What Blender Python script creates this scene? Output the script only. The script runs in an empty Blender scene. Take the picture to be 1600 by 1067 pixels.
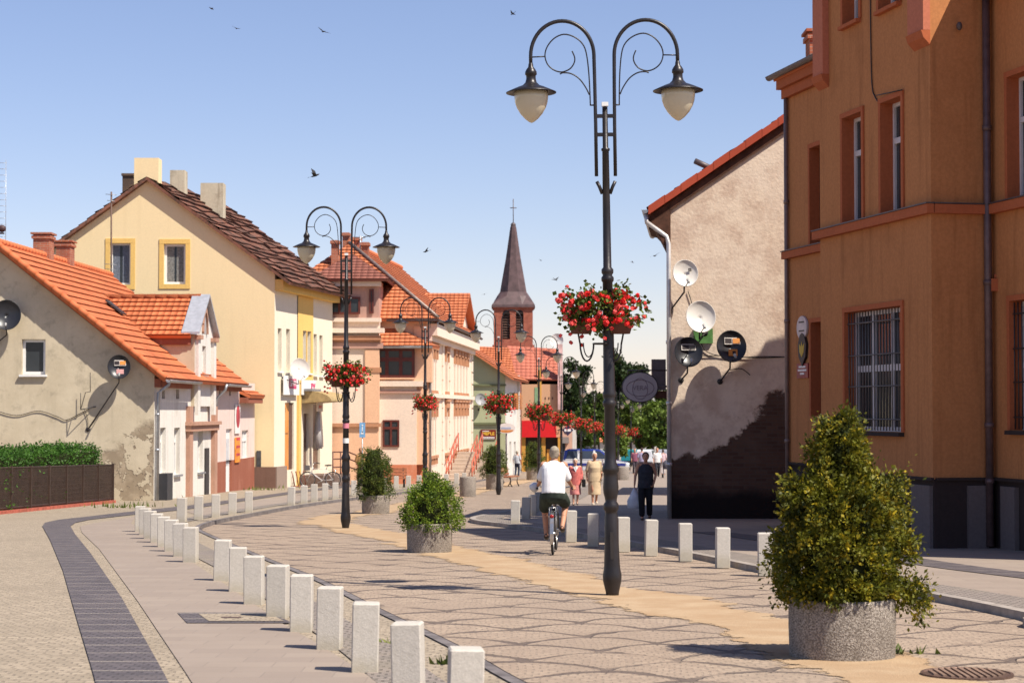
import bpy, bmesh, math, random
from mathutils import Vector, Matrix, noise
from mathutils.geometry import tessellate_polygon
V = Vector
C = bpy.context.scene.collection
R = math.radians
PI = math.pi

# ------------------------------------------------------------------ camera geometry of the place
F, CH, SLOPE = 3111.0, 1.65, 0.02          # focal length in photo pixels, eye height, fall of the street
PITCH = math.atan(106.5 / F)
CP, SP = math.cos(PITCH), math.sin(PITCH)

def gz(y):
    return -SLOPE * min(y, 300.0)

def ray(px, py):
    a, b = (px - 800.0) / F, (533.5 - py) / F
    return V((a, CP - b * SP, SP + b * CP))

def G(px, py, lift=0.0):                    # where a pixel meets the ground
    d = ray(px, py)
    t = (CH - lift) / (-SLOPE * d.y - d.z)
    return V((0, 0, CH)) + d * t

def AT(px, py, y):                          # where a pixel meets the plane Y = y
    d = ray(px, py)
    return V((0, 0, CH)) + d * (y / d.y)

# ------------------------------------------------------------------ mesh builder
class MB:
    def __init__(s):
        s.v, s.f, s.m, s.uv, s.sm = [], [], [], [], []
    def face(s, pts, m=0, uv=None, smooth=False):
        i = len(s.v)
        s.v += [tuple(p) for p in pts]
        s.f.append(tuple(range(i, i + len(pts))))
        s.m.append(m); s.uv.append(uv); s.sm.append(smooth)
    def mesh_(s, verts, faces, m=0, smooth=False):
        i = len(s.v)
        s.v += [tuple(p) for p in verts]
        for f in faces:
            s.f.append(tuple(i + k for k in f)); s.m.append(m); s.uv.append(None); s.sm.append(smooth)
    def box(s, o, ux, uy, uz, m=0):         # corner + three edge vectors
        o, ux, uy, uz = V(o), V(ux), V(uy), V(uz)
        p = [o, o + ux, o + ux + uy, o + uy]
        q = [a + uz for a in p]
        s.mesh_(p + q, [(0, 3, 2, 1), (4, 5, 6, 7), (0, 1, 5, 4), (1, 2, 6, 5), (2, 3, 7, 6), (3, 0, 4, 7)], m)
    def cbox(s, c, sx, sy, sz, m=0):        # axis box by centre
        s.box((c[0] - sx / 2, c[1] - sy / 2, c[2] - sz / 2), (sx, 0, 0), (0, sy, 0), (0, 0, sz), m)
    def bbox(s, c, sx, sy, sz, b=.01, m=0):  # box with bevelled upright and top edges; c = centre of base
        x, y = sx / 2, sy / 2
        def ring(i, z):
            a, e = x - i, y - i
            k = b * .8
            return [(c[0] + px, c[1] + py, c[2] + z) for px, py in ((a - k, -e), (a, -e + k), (a, e - k), (a - k, e), (-a + k, e), (-a, e - k), (-a, -e + k), (-a + k, -e))]
        rs = ring(0, 0) + ring(0, sz - b) + ring(b, sz)
        fs = [tuple(range(7, -1, -1)), tuple(range(16, 24))]
        for r in (0, 8):
            for i in range(8):
                j = (i + 1) % 8
                fs.append((r + i, r + j, r + 8 + j, r + 8 + i))
        s.mesh_(rs, fs, m)
    def prism(s, pts, ext, m=0):
        pts = [V(p) for p in pts]; ext = V(ext); n = len(pts)
        tris = tessellate_polygon([pts])
        q = [p + ext for p in pts]
        fs = [tuple(t) for t in tris] + [tuple(n + k for k in reversed(t)) for t in tris]
        fs += [(i, (i + 1) % n, n + (i + 1) % n, n + i) for i in range(n)]
        s.mesh_(pts + q, fs, m)
    def flat(s, pts, m=0):
        pts = [V(p) for p in pts]
        s.mesh_(pts, [tuple(t) for t in tessellate_polygon([pts])], m)
    def tube(s, path, r, n=8, m=0, cap=True, closed=False):
        P = [V(p) for p in path]; k = len(P)
        rr = r if isinstance(r, (list, tuple)) else [r] * k
        up = None; rings = []
        for i in range(k):
            if closed: t = P[(i + 1) % k] - P[i - 1]
            else: t = P[min(i + 1, k - 1)] - P[max(i - 1, 0)]
            if t.length < 1e-9: t = V((0, 0, 1))
            t.normalize()
            if up is None:
                up = V((0, 0, 1)) if abs(t.z) < .9 else V((1, 0, 0))
            a = t.cross(up)
            if a.length < 1e-6: a = t.cross(V((1, 0, 0)) if abs(t.x) < .9 else V((0, 1, 0)))
            a.normalize(); b = a.cross(t); up = b
            rings += [P[i] + (a * math.cos(2 * PI * j / n) + b * math.sin(2 * PI * j / n)) * rr[i] for j in range(n)]
        fs = []
        for i in range(k if closed else k - 1):
            i2 = (i + 1) % k
            for j in range(n):
                fs.append((i * n + j, i * n + (j + 1) % n, i2 * n + (j + 1) % n, i2 * n + j))
        if cap and not closed:
            fs.append(tuple(range(n - 1, -1, -1))); fs.append(tuple((k - 1) * n + j for j in range(n)))
        s.mesh_(rings, fs, m, True)
    def lathe(s, prof, c=(0, 0, 0), n=16, m=0, sx=1.0, sy=1.0, smooth=True):
        vs, fs = [], []
        for r, z in prof:
            vs += [(c[0] + r * sx * math.cos(2 * PI * j / n), c[1] + r * sy * math.sin(2 * PI * j / n), c[2] + z) for j in range(n)]
        for i in range(len(prof) - 1):
            for j in range(n):
                fs.append((i * n + j, i * n + (j + 1) % n, (i + 1) * n + (j + 1) % n, (i + 1) * n + j))
        fs.append(tuple(range(n - 1, -1, -1))); fs.append(tuple((len(prof) - 1) * n + j for j in range(n)))
        s.mesh_(vs, fs, m, smooth)
    def loft(s, secs, n=14, m=0, cap=True):  # secs: (centre, half-vector a, half-vector b)
        vs, fs = [], []
        for c, a, b in secs:
            c, a, b = V(c), V(a), V(b)
            vs += [c + a * math.cos(2 * PI * j / n) + b * math.sin(2 * PI * j / n) for j in range(n)]
        for i in range(len(secs) - 1):
            for j in range(n):
                fs.append((i * n + j, i * n + (j + 1) % n, (i + 1) * n + (j + 1) % n, (i + 1) * n + j))
        if cap:
            fs.append(tuple(range(n - 1, -1, -1))); fs.append(tuple((len(secs) - 1) * n + j for j in range(n)))
        s.mesh_(vs, fs, m, True)
    def ell(s, c, rx, ry, rz, m=0, n=10, k=7):
        s.lathe([(math.sin(PI * i / k) if 0 < i < k else .02, -math.cos(PI * i / k) * rz) for i in range(k + 1)], c, n, m, rx, ry)
    def capsule(s, a, b, ra, rb, n=10, m=0):
        a, b = V(a), V(b); d = (b - a).normalized()
        s.tube([a - d * ra, a - d * ra * .75, a - d * ra * .35, a, b, b + d * rb * .35, b + d * rb * .75, b + d * rb],
               [ra * .15, ra * .66, ra * .94, ra, rb, rb * .94, rb * .66, rb * .15], n, m)
    def build(s, name, mats, parent=None, fix=True):
        me = bpy.data.meshes.new(name)
        me.from_pydata(s.v, [], s.f)
        mats = mats if isinstance(mats, (list, tuple)) else [mats]
        for x in mats: me.materials.append(x)
        me.polygons.foreach_set('material_index', s.m)
        me.polygons.foreach_set('use_smooth', s.sm)
        if any(u is not None for u in s.uv):
            lay = me.uv_layers.new(name='UVMap').data
            i = 0
            for f, u in zip(s.f, s.uv):
                for k in range(len(f)):
                    if u: lay[i].uv = u[k]
                    i += 1
        if fix:
            bm = bmesh.new(); bm.from_mesh(me)
            bmesh.ops.recalc_face_normals(bm, faces=bm.faces)
            bm.to_mesh(me); bm.free()
        me.update()
        o = bpy.data.objects.new(name, me); C.objects.link(o)
        if parent is not None:
            o.parent = parent
            if parent.type == 'EMPTY' and parent.parent is None:
                o.location = -V(parent.location) if parent.get('_world') else (0, 0, 0)
        return o

def tag(o, label=None, cat=None, group=None, kind=None):
    for k, v in (('label', label), ('category', cat), ('group', group), ('kind', kind)):
        if v: o[k] = v
    return o

def thing(name, label, cat, loc=(0, 0, 0), group=None, world=True):
    o = bpy.data.objects.new(name, None); C.objects.link(o)
    o.location = loc; o.empty_display_size = .3
    if world: o['_world'] = 1
    return tag(o, label, cat, group)

def copy_tree(o, parent=None):
    c = o.copy(); C.objects.link(c)
    if parent is not None: c.parent = parent
    for ch in list(o.children): copy_tree(ch, c)
    return c

# ------------------------------------------------------------------ material helpers
class NT:
    def __init__(s, name):
        s.m = bpy.data.materials.new(name); s.m.use_nodes = True
        s.t = s.m.node_tree
        s.b = s.t.nodes['Principled BSDF']; s.out = s.t.nodes['Material Output']
        s._c = None
    def n(s, typ, **kw):
        x = s.t.nodes.new(typ)
        for k, v in kw.items(): setattr(x, k, v)
        return x
    def set(s, sock, val):
        if hasattr(val, 'is_output'): s.t.links.new(val, sock)
        else: sock.default_value = val
    def M(s, op, a, b=0.0, c=0.0):
        x = s.n('ShaderNodeMath', operation=op)
        s.set(x.inputs[0], a); s.set(x.inputs[1], b)
        if len(x.inputs) > 2: s.set(x.inputs[2], c)
        return x.outputs[0]
    def co(s, which='Object'):
        if s._c is None: s._c = s.n('ShaderNodeTexCoord')
        return s._c.outputs[which]
    def map(s, vec, sc=(1, 1, 1), rot=(0, 0, 0), loc=(0, 0, 0)):
        x = s.n('ShaderNodeMapping'); s.set(x.inputs[0], vec)
        x.inputs['Scale'].default_value = sc; x.inputs['Rotation'].default_value = rot; x.inputs['Location'].default_value = loc
        return x.outputs[0]
    def noise(s, scale, detail=4, vec=None, rough=.6):
        x = s.n('ShaderNodeTexNoise'); s.set(x.inputs['Vector'], vec if vec is not None else s.co())
        x.inputs['Scale'].default_value = scale; x.inputs['Detail'].default_value = detail; x.inputs['Roughness'].default_value = rough
        return x.outputs['Fac']
    def ramp(s, fac, lo, hi):
        x = s.n('ShaderNodeMapRange'); s.set(x.inputs[0], fac); x.interpolation_type = 'SMOOTHSTEP'
        s.set(x.inputs[1], lo); s.set(x.inputs[2], hi)
        return x.outputs[0]
    def mix(s, fac, a, b, blend='MIX'):
        x = s.n('ShaderNodeMix', data_type='RGBA', blend_type=blend)
        s.set(x.inputs[0], fac)
        for sock, v in ((x.inputs[6], a), (x.inputs[7], b)):
            s.set(sock, v if hasattr(v, 'is_output') else (*v, 1) if len(v) == 3 else v)
        return x.outputs[2]
    def sep(s, vec):
        x = s.n('ShaderNodeSeparateXYZ'); s.set(x.inputs[0], vec); return x.outputs
    def comb(s, a, b, c=0.0):
        x = s.n('ShaderNodeCombineXYZ')
        for i, v in enumerate((a, b, c)): s.set(x.inputs[i], v)
        return x.outputs[0]
    def bump(s, h, strength=.3, dist=.02):
        x = s.n('ShaderNodeBump'); s.set(x.inputs['Height'], h)
        x.inputs['Strength'].default_value = strength; x.inputs['Distance'].default_value = dist
        s.t.links.new(x.outputs[0], s.b.inputs['Normal'])
    def col(s, c): s.set(s.b.inputs['Base Color'], c if hasattr(c, 'is_output') else (*c, 1))
    def fin(s, rough=.8, metal=0.0, spec=.3, coat=0.0):
        s.b.inputs['Roughness'].default_value = rough; s.b.inputs['Metallic'].default_value = metal
        s.b.inputs['Specular IOR Level'].default_value = spec
        s.b.inputs['Coat Weight'].default_value = coat
        return s.m

def mul(c, k): return tuple(min(1, x * k) for x in c)

def plain(name, c, rough=.6, metal=0.0, spec=.4, var=.12, scale=6.0, bump=.1, coat=0.0):
    t = NT(name); n = t.noise(scale, 5)
    t.col(t.mix(t.ramp(n, .3, .7), mul(c, 1 - var), mul(c, 1 + var)))
    if bump: t.bump(t.noise(scale * 8, 3), bump, .01)
    return t.fin(rough, metal, spec, coat)

def plaster(name, c, dirt=None, amount=.5, streak=.3, fine=.06, big=.6, bump=.25):
    t = NT(name)
    dirt = dirt or mul(c, .72)
    a = t.mix(t.ramp(t.noise(18, 6), .35, .65), mul(c, 1 - fine), mul(c, 1 + fine))
    b = t.mix(t.M('MULTIPLY', t.ramp(t.noise(big, 7, rough=.7), .48, .72), amount), a, dirt)
    st = t.noise(1.0, 5, t.map(t.co(), (5, 5, .35)))
    b = t.mix(t.M('MULTIPLY', t.ramp(st, .5, .75), streak), b, mul(dirt, .9))
    t.col(b); t.bump(t.noise(60, 4), bump, .01)
    return t.fin(.9, spec=.15)

def tiles(name, c, pitch=.24, course=.33, var=.22, old=0.0):
    t = NT(name)
    uv = t.co('UV'); x = t.sep(uv)
    cell = t.comb(t.M('FLOOR', t.M('DIVIDE', x[0], pitch)), t.M('FLOOR', t.M('DIVIDE', x[1], course)))
    w = t.n('ShaderNodeTexWhiteNoise', noise_dimensions='2D'); t.set(w.inputs['Vector'], cell)
    a = t.mix(w.outputs[0], mul(c, 1 - var), mul(c, 1 + var))
    a = t.mix(t.M('MULTIPLY', t.ramp(t.noise(.5, 6), .45, .7), .35), a, mul(c, .62))
    if old:
        a = t.mix(t.M('MULTIPLY', t.ramp(t.noise(2.2, 7, rough=.75), .42, .62), old), a, (.06, .04, .03))
    t.col(a)
    wave = t.M('ABSOLUTE', t.M('SINE', t.M('MULTIPLY', x[0], PI / pitch)))
    t.bump(wave, .8, .05)
    return t.fin(.75, spec=.25)

def foliage(name, dark, light, tip=None, clump=3.0, tipamt=.5, transl=.25):
    t = NT(name)
    a = t.mix(t.ramp(t.noise(clump, 3), .35, .65), dark, light)
    a = t.mix(t.M('MULTIPLY', t.ramp(t.noise(clump * 14, 2), .4, .7), .5), a, mul(light, 1.25))
    if tip: a = t.mix(t.M('MULTIPLY', t.ramp(t.noise(clump * 1.9, 4, t.map(t.co(), loc=(3, 7, 1))), .5, .68), tipamt), a, tip)
    t.col(a); t.fin(.55, spec=.25)
    tr = t.n('ShaderNodeBsdfTranslucent'); t.set(tr.inputs[0], a)
    mx = t.n('ShaderNodeMixShader'); mx.inputs[0].default_value = transl
    t.t.links.new(t.b.outputs[0], mx.inputs[1]); t.t.links.new(tr.outputs[0], mx.inputs[2])
    t.t.links.new(mx.outputs[0], t.out.inputs[0])
    return t.m

def setts(t, bw, rh, mort, c1, c2, cm, offset=.5, vec=None, jitter=0.0):
    vec = vec if vec is not None else t.co()
    if jitter:
        nz = t.n('ShaderNodeTexNoise'); t.set(nz.inputs['Vector'], t.co()); nz.inputs['Scale'].default_value = 2.5
        ad = t.n('ShaderNodeVectorMath', operation='MULTIPLY_ADD')
        t.set(ad.inputs[0], nz.outputs['Color']); ad.inputs[1].default_value = (jitter, jitter, 0); t.set(ad.inputs[2], vec)
        vec = ad.outputs[0]
    b = t.n('ShaderNodeTexBrick', offset=offset); t.set(b.inputs['Vector'], vec)
    b.inputs['Scale'].default_value = 1; b.inputs['Brick Width'].default_value = bw; b.inputs['Row Height'].default_value = rh
    b.inputs['Mortar Size'].default_value = mort; b.inputs['Mortar Smooth'].default_value = .3
    b.inputs['Color1'].default_value = (*c1, 1); b.inputs['Color2'].default_value = (*c2, 1); b.inputs['Mortar'].default_value = (*cm, 1)
    return b.outputs['Color'], b.outputs['Fac']

# ------------------------------------------------------------------ world, sun, camera
def setup():
    sc = bpy.context.scene
    w = bpy.data.worlds.new('World'); sc.world = w; w.use_nodes = True
    nt = w.node_tree; bg = nt.nodes['Background']
    sky = nt.nodes.new('ShaderNodeTexSky'); sky.sky_type = 'NISHITA'; sky.sun_disc = False
    L = V(SUN).normalized()
    sky.sun_elevation = math.asin(L.z); sky.sun_rotation = math.atan2(L.x, L.y)
    sky.altitude = 100; sky.air_density = SKY_AIR; sky.dust_density = SKY_DUST; sky.ozone_density = SKY_OZONE
    tint = nt.nodes.new('ShaderNodeMix'); tint.data_type = 'RGBA'; tint.blend_type = 'MULTIPLY'; tint.inputs[0].default_value = 1
    tint.inputs[7].default_value = (1.17, .93, .92, 1)
    nt.links.new(sky.outputs[0], tint.inputs[6]); nt.links.new(tint.outputs[2], bg.inputs[0]); bg.inputs[1].default_value = SKY_STR
    s = bpy.data.lights.new('sun', 'SUN'); s.energy = SUN_E; s.angle = R(.53); s.color = (1, .93, .82)
    so = bpy.data.objects.new('sun', s); C.objects.link(so)
    so.rotation_euler = L.to_track_quat('Z', 'Y').to_euler(); so.location = (30, -20, 60)
    cd = bpy.data.cameras.new('camera'); co = bpy.data.objects.new('camera', cd); C.objects.link(co)
    cd.sensor_width = 36; cd.lens = F * 36 / 1600; cd.clip_end = 5000; cd.clip_start = .3
    co.location = (0, 0, CH); co.rotation_euler = (PI / 2 + PITCH, 0, 0)
    cd.dof.use_dof = True; cd.dof.focus_distance = 28; cd.dof.aperture_fstop = 4.5
    sc.camera = co
    sc.view_settings.view_transform = 'Standard'; sc.view_settings.look = 'None'
    sc.view_settings.exposure = EXPO; sc.view_settings.gamma = 1
    sc.cycles.max_bounces = 6; sc.cycles.diffuse_bounces = 3

SUN = (.60, -.42, 1.0)
SUN_E, SKY_STR, EXPO = 5.0, .097, .62
SKY_AIR, SKY_DUST, SKY_OZONE = 1.0, .2, 6.0
setup()
# ================================================================== ground, road, pavements
def gpoly(pts, lift):                        # photo pixels or world (x, y) pairs -> ground points
    out = []
    for p in pts:
        if len(p) == 3: out.append(V((p[0], p[1], gz(p[1]) + lift)))
        else:
            g = G(p[0], p[1]); out.append(V((g.x, g.y, gz(g.y) + lift)))
    return out

def smooth_line(P, n=6):
    P = [V(p) for p in P]; out = []
    for i in range(len(P) - 1):
        a, b, c, d = P[max(i - 1, 0)], P[i], P[i + 1], P[min(i + 2, len(P) - 1)]
        for k in range(n):
            t = k / n
            out.append(.5 * ((2 * b) + (c - a) * t + (2 * a - 5 * b + 4 * c - d) * t * t + (3 * b - a - 3 * c + d) * t ** 3))
    out.append(P[-1]); return out

def ribbon(mb, line, w0, w1, lift, m=0):     # strip between two offsets to the right of a line
    rows = []
    for i, p in enumerate(line):
        t = line[min(i + 1, len(line) - 1)] - line[max(i - 1, 0)]
        nrm = V((t.y, -t.x, 0)).normalized()
        a = w0(i / (len(line) - 1)) if callable(w0) else w0
        b = w1(i / (len(line) - 1)) if callable(w1) else w1
        rows.append((p + nrm * a, p + nrm * b))
    for i in range(len(rows) - 1):
        q = [rows[i][0], rows[i][1], rows[i + 1][1], rows[i + 1][0]]
        mb.face([V((a.x, a.y, gz(a.y) + lift)) for a in q], m)
    return rows

# --- road of granite setts laid in fish-scale arcs
t = NT('road_setts')
xyz = t.sep(t.co())
wob = t.M('MULTIPLY', t.M('SUBTRACT', t.noise(.35, 3), .5), .8)
X = t.M('ADD', xyz[0], wob); Y = t.M('ADD', xyz[1], t.M('MULTIPLY', t.M('SUBTRACT', t.noise(.8, 3, t.map(t.co(), loc=(9, 4, 0))), .5), .32))
WID, DEP = 1.3, .68
masks = []; arcs = []
for k in (0, 1):
    u = t.M('MULTIPLY', t.M('ADD', X, k * WID / 2), PI / WID)
    arc = t.M('MULTIPLY', t.M('POWER', t.M('ABSOLUTE', t.M('COSINE', u)), .8), DEP * .95)
    arcs.append(arc)
    f = t.M('FRACT', t.M('DIVIDE', t.M('SUBTRACT', t.M('SUBTRACT', Y, arc), k * DEP), 2 * DEP))
    d = t.M('MULTIPLY', t.M('ABSOLUTE', t.M('SUBTRACT', f, .5)), 2 * DEP)      # max DEP at the joint
    wd = t.M('ADD', .02, t.M('MULTIPLY', t.ramp(t.noise(2.2, 3), .4, .8), .08))
    cusp = t.M('MULTIPLY', t.M('POWER', t.M('SUBTRACT', 1.0, t.M('ABSOLUTE', t.M('COSINE', u))), 6.0), .10)
    masks.append(t.ramp(t.M('SUBTRACT', DEP, d), t.M('ADD', t.M('ADD', wd, cusp), .03), t.M('ADD', wd, cusp)))
line = t.M('MULTIPLY', t.M('MAXIMUM', masks[0], masks[1]), t.ramp(t.noise(1.1, 4), .28, .5))
sc_, sf = setts(t, .115, .095, .010, (0.312, 0.233, 0.172), (0.390, 0.296, 0.217), (0.256, 0.199, 0.150), jitter=.07, vec=t.comb(X, t.M('SUBTRACT', Y, t.M('MULTIPLY', arcs[0], .5))))
base = t.mix(t.M('MULTIPLY', t.ramp(t.noise(.45, 6), .38, .66), .5), sc_, (0.281, 0.211, 0.157))
base = t.mix(t.M('MULTIPLY', t.ramp(t.noise(9, 3), .5, .8), .2), base, (0.428, 0.331, 0.241))
t.col(t.mix(t.M('MULTIPLY', line, .74), base, (0.077, 0.057, 0.051)))
h = t.M('SUBTRACT', t.M('MULTIPLY', sf, -.35), line)
t.bump(t.M('ADD', h, t.M('MULTIPLY', t.noise(16, 4), .5)), .8, .035)
ROADM = t.fin(.8, spec=.25)

t = NT('small_setts'); c_, f_ = setts(t, .11, .10, .010, (0.287, 0.232, 0.168), (0.383, 0.309, 0.226), (0.224, 0.181, 0.134), jitter=.16)
c_ = t.mix(t.M('MULTIPLY', t.ramp(t.noise(.5, 6), .45, .7), .4), c_, (0.247, 0.200, 0.145))
t.col(c_); t.bump(t.M('MULTIPLY', f_, -1.0), .7, .02); SETT = t.fin(.85, spec=.2)

t = NT('light_slabs'); c_, f_ = setts(t, .50, .33, .005, (0.263, 0.209, 0.169), (0.297, 0.238, 0.190), (0.231, 0.187, 0.153))
c_ = t.mix(t.M('MULTIPLY', t.ramp(t.noise(.7, 6), .45, .7), .35), c_, (0.230, 0.181, 0.143))
c_ = t.mix(t.M('MULTIPLY', t.ramp(t.noise(25, 3), .5, .75), .2), c_, (0.325, 0.258, 0.209))
t.col(c_); t.bump(t.M('MULTIPLY', f_, -1.0), .4, .008); SLAB = t.fin(.8, spec=.25)

t = NT('dark_setts'); c_, f_ = setts(t, .10, .10, .010, (0.087, 0.074, 0.076), (0.124, 0.104, 0.106), (0.062, 0.052, 0.053), jitter=.03)
c2, f2 = setts(t, 30.0, .62, .018, (0, 0, 0), (0, 0, 0), (1, 1, 1), jitter=.03)
c_ = t.mix(t.M('MULTIPLY', f2, t.ramp(t.noise(1.5, 3), .3, .55)), c_, (0.346, 0.296, 0.243))
c_ = t.mix(t.M('MULTIPLY', t.ramp(t.noise(1.2, 5), .5, .7), .3), c_, (0.165, 0.136, 0.125))
t.col(c_); t.bump(t.M('MULTIPLY', f_, -1.0), .5, .012); DARKS = t.fin(.75, spec=.3)

t = NT('grey_setts'); c_, f_ = setts(t, .10, .10, .012, (0.206, 0.176, 0.152), (0.280, 0.232, 0.201), (0.132, 0.112, 0.095), jitter=.06)
c_ = t.mix(t.M('MULTIPLY', t.ramp(t.noise(.9, 6), .45, .7), .5), c_, (0.247, 0.208, 0.152))
t.col(c_); t.bump(t.M('MULTIPLY', f_, -1.0), .6, .015); GREYS = t.fin(.85, spec=.2)

t = NT('sand'); n1 = t.noise(2.0, 7); n2 = t.noise(45, 4)
c_ = t.mix(t.ramp(n1, .35, .68), (0.368, 0.248, 0.147), (0.432, 0.313, 0.198)); c_ = t.mix(t.M('MULTIPLY', t.ramp(n2, .45, .7), .35), c_, (0.294, 0.207, 0.133))
t.col(c_); t.bump(n2, .5, .02)
# the sand thins out over the setts at its ragged edge
SAND = t.fin(.95, spec=.1)
uvx = t.sep(t.co('UV'))
edge = t.M('MULTIPLY', t.M('ABSOLUTE', t.M('SUBTRACT', uvx[0], .5)), 2.0)
keep = t.M('GREATER_THAN', t.M('ADD', t.M('MULTIPLY', t.noise(1.3, 8, rough=.75), 1.15), t.M('MULTIPLY', t.noise(14, 3), .25)), t.M('ADD', t.M('MULTIPLY', edge, .95), .17))
t.set(t.b.inputs['Alpha'], keep)
KERB = plain('kerb_granite', (0.297, 0.256, 0.220), .8, spec=.25, var=.2, scale=5, bump=.3)
EARTH = plain('far_earth', (0.181, 0.152, 0.099), .95, spec=.1, var=.25, scale=.3)

mb = MB()
ys = [-40, -10, 0, 10, 20, 40, 80, 150, 300, 600, 1500, 3500]
for y0, y1 in zip(ys, ys[1:]):
    mb.face([(-2500, y0, gz(y0) - .012), (2500, y0, gz(y0) - .012), (2500, y1, gz(y1) - .012), (-2500, y1, gz(y1) - .012)])
tag(mb.build('ground', EARTH), kind='structure')
mb = MB()
for y0, y1 in zip(ys[:9], ys[1:9]):
    mb.face([(-40, y0, gz(y0)), (60, y0, gz(y0)), (60, y1, gz(y1)), (-40, y1, gz(y1))])
tag(mb.build('road', ROADM), kind='structure')

# --- left pavement, raised one low kerb above the road
PH = .07
LK = [(2.0, -5, 0), (1.1, 8, 0), (790, 1067), (700, 1015), (600, 966), (500, 914), (420, 881), (362, 856), (328, 841), (313, 832), (318, 825), (345, 817), (400, 806),
      (470, 793), (540, 783), (620, 773), (690, 763), (735, 755), (775, 747), (800, 741), (815, 737)]
LKW = smooth_line([V((p.x, p.y, 0)) for p in gpoly(LK, 0)])
mb = MB()
top = [V((p.x, p.y, gz(p.y) + PH)) for p in LKW]
back = [V((x, y, gz(y) + PH)) for x, y in ((3.4, 220), (-30, 220), (-30, -5))]
mb.prism(top + back, (0, 0, -.5))
tag(mb.build('pavement', SETT), kind='structure')
mb = MB(); ribbon(mb, LKW, -.005, -.10, PH + .012)
for i in range(len(LKW) - 1):               # kerb face
    a, b = LKW[i], LKW[i + 1]
    t_ = b - a; nn = V((t_.y, -t_.x, 0)).normalized() * .006
    mb.face([(a + nn) + V((0, 0, gz(a.y) - .02)), (b + nn) + V((0, 0, gz(b.y) - .02)), (b + nn) + V((0, 0, gz(b.y) + PH + .012)), (a + nn) + V((0, 0, gz(a.y) + PH + .012))])
tag(mb.build('kerb', plain('dark_kerb_granite', (.15, .13, .125), .8, spec=.25, var=.35, scale=4, bump=.3), fix=False), kind='structure')
mb = MB()
mb.flat(gpoly([(.35, 9, 0), (575, 1072), (500, 1022), (440, 986), (370, 936), (310, 893), (250, 852), (205, 823), (212, 812), (150, 822), (125, 828), (128, 838), (155, 865), (215, 950), (290, 1067), (-1.1, 9, 0)], PH + .008))
mb.flat(gpoly([(290, 803.5), (400, 785), (470, 774), (545, 764), (545, 775), (470, 786), (400, 797), (318, 812)], PH + .008))
tag(mb.build('slab_path', SLAB, fix=False), kind='structure')
mb = MB()
mb.flat(gpoly([(-1.73, 9, 0), (145, 1067), (120, 980), (98, 900), (78, 850), (66, 828), (70, 822), (92, 817), (140, 811.5), (215, 802.5), (290, 794.5), (400, 779), (470, 768.5), (545, 760.5), (620, 751),
               (620, 753.5), (545, 763.5), (470, 772.5), (400, 783.5), (290, 800.5), (215, 808), (140, 817), (118, 822), (110, 828), (118, 842), (140, 870), (190, 945), (255, 1067), (-1.26, 9, 0)], PH + .012))
tag(mb.build('dark_paving_strip', DARKS, fix=False), kind='structure')
mb = MB(); ribbon(mb, LKW[8:], -.52, -.98, PH + .010)
tag(mb.build('bollard_strip', GREYS, fix=False), kind='structure')

# --- right pavement with its rounded nose
RK = [(9.5, 12, 0), (1700, 993), (1600, 969), (1430, 934), (1210, 899), (1100, 876), (1028, 862), (950, 847), (850, 832), (790, 824), (748, 819), (734, 815), (742, 811),
      (768, 806), (800, 800), (850, 789), (880, 779), (905, 764), (930, 752), (960, 743), (985, 738)]
RKW = smooth_line([V((p.x, p.y, 0)) for p in gpoly(RK, 0)])
mb = MB()
mb.prism([V((p.x, p.y, gz(p.y) + PH)) for p in RKW] + [V((x, y, gz(y) + PH)) for x, y in ((12, 200), (40, 200), (40, 12))], (0, 0, -.5))
tag(mb.build('pavement', SLAB), kind='structure')
mb = MB(); ribbon(mb, RKW, .14, .005, PH + .012)
for i in range(len(RKW) - 1):
    a, b = RKW[i], RKW[i + 1]
    t_ = b - a; nn = V((-t_.y, t_.x, 0)).normalized() * .006
    mb.face([(a + nn) + V((0, 0, gz(a.y) - .02)), (b + nn) + V((0, 0, gz(b.y) - .02)), (b + nn) + V((0, 0, gz(b.y) + PH + .012)), (a + nn) + V((0, 0, gz(a.y) + PH + .012))])
tag(mb.build('kerb', KERB, fix=False), kind='structure')
mb = MB(); ribbon(mb, RKW, .14, .75, PH + .010)
tag(mb.build('bollard_strip', GREYS, fix=False), kind='structure')
mb = MB(); ribbon(mb, RKW[:46], 2.3, 2.95, PH + .008)
tag(mb.build('dark_paving_strip', DARKS, fix=False), kind='structure')

# --- ragged sandy median that runs from planter to planter
mid = [(3.6, 9, 0), (1480, 1085), (1316, 1024), (1130, 962), (955, 925), (830, 893), (700, 862), (610, 838), (530, 821), (500, 815), (560, 803), (600, 797), (650, 786), (700, 778), (731, 770), (772, 761), (835, 748)]
ML = smooth_line([V((p.x, p.y, 0)) for p in gpoly(mid, 0)], 10)
L_, R_ = [], []
for i, p in enumerate(ML):
    t_ = ML[min(i + 1, len(ML) - 1)] - ML[max(i - 1, 0)]; nn = V((t_.y, -t_.x, 0)).normalized()
    a = .95 + .35 * noise.noise(V((i * .17, 0, 3))) + .14 * noise.noise(V((i * .9, 5, 0)))
    b = .95 + .35 * noise.noise(V((i * .15, 8, 1))) + .14 * noise.noise(V((i * .8, 2, 7)))
    L_.append(p - nn * a); R_.append(p + nn * b)
mb = MB()
for i in range(len(ML) - 1):
    mb.face([V((q.x, q.y, gz(q.y) + .006)) for q in (L_[i], R_[i], R_[i + 1], L_[i + 1])], 0, [(0, 0), (1, 0), (1, 1), (0, 1)])
tag(mb.build('sand_strip', SAND, fix=False), kind='structure')

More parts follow.
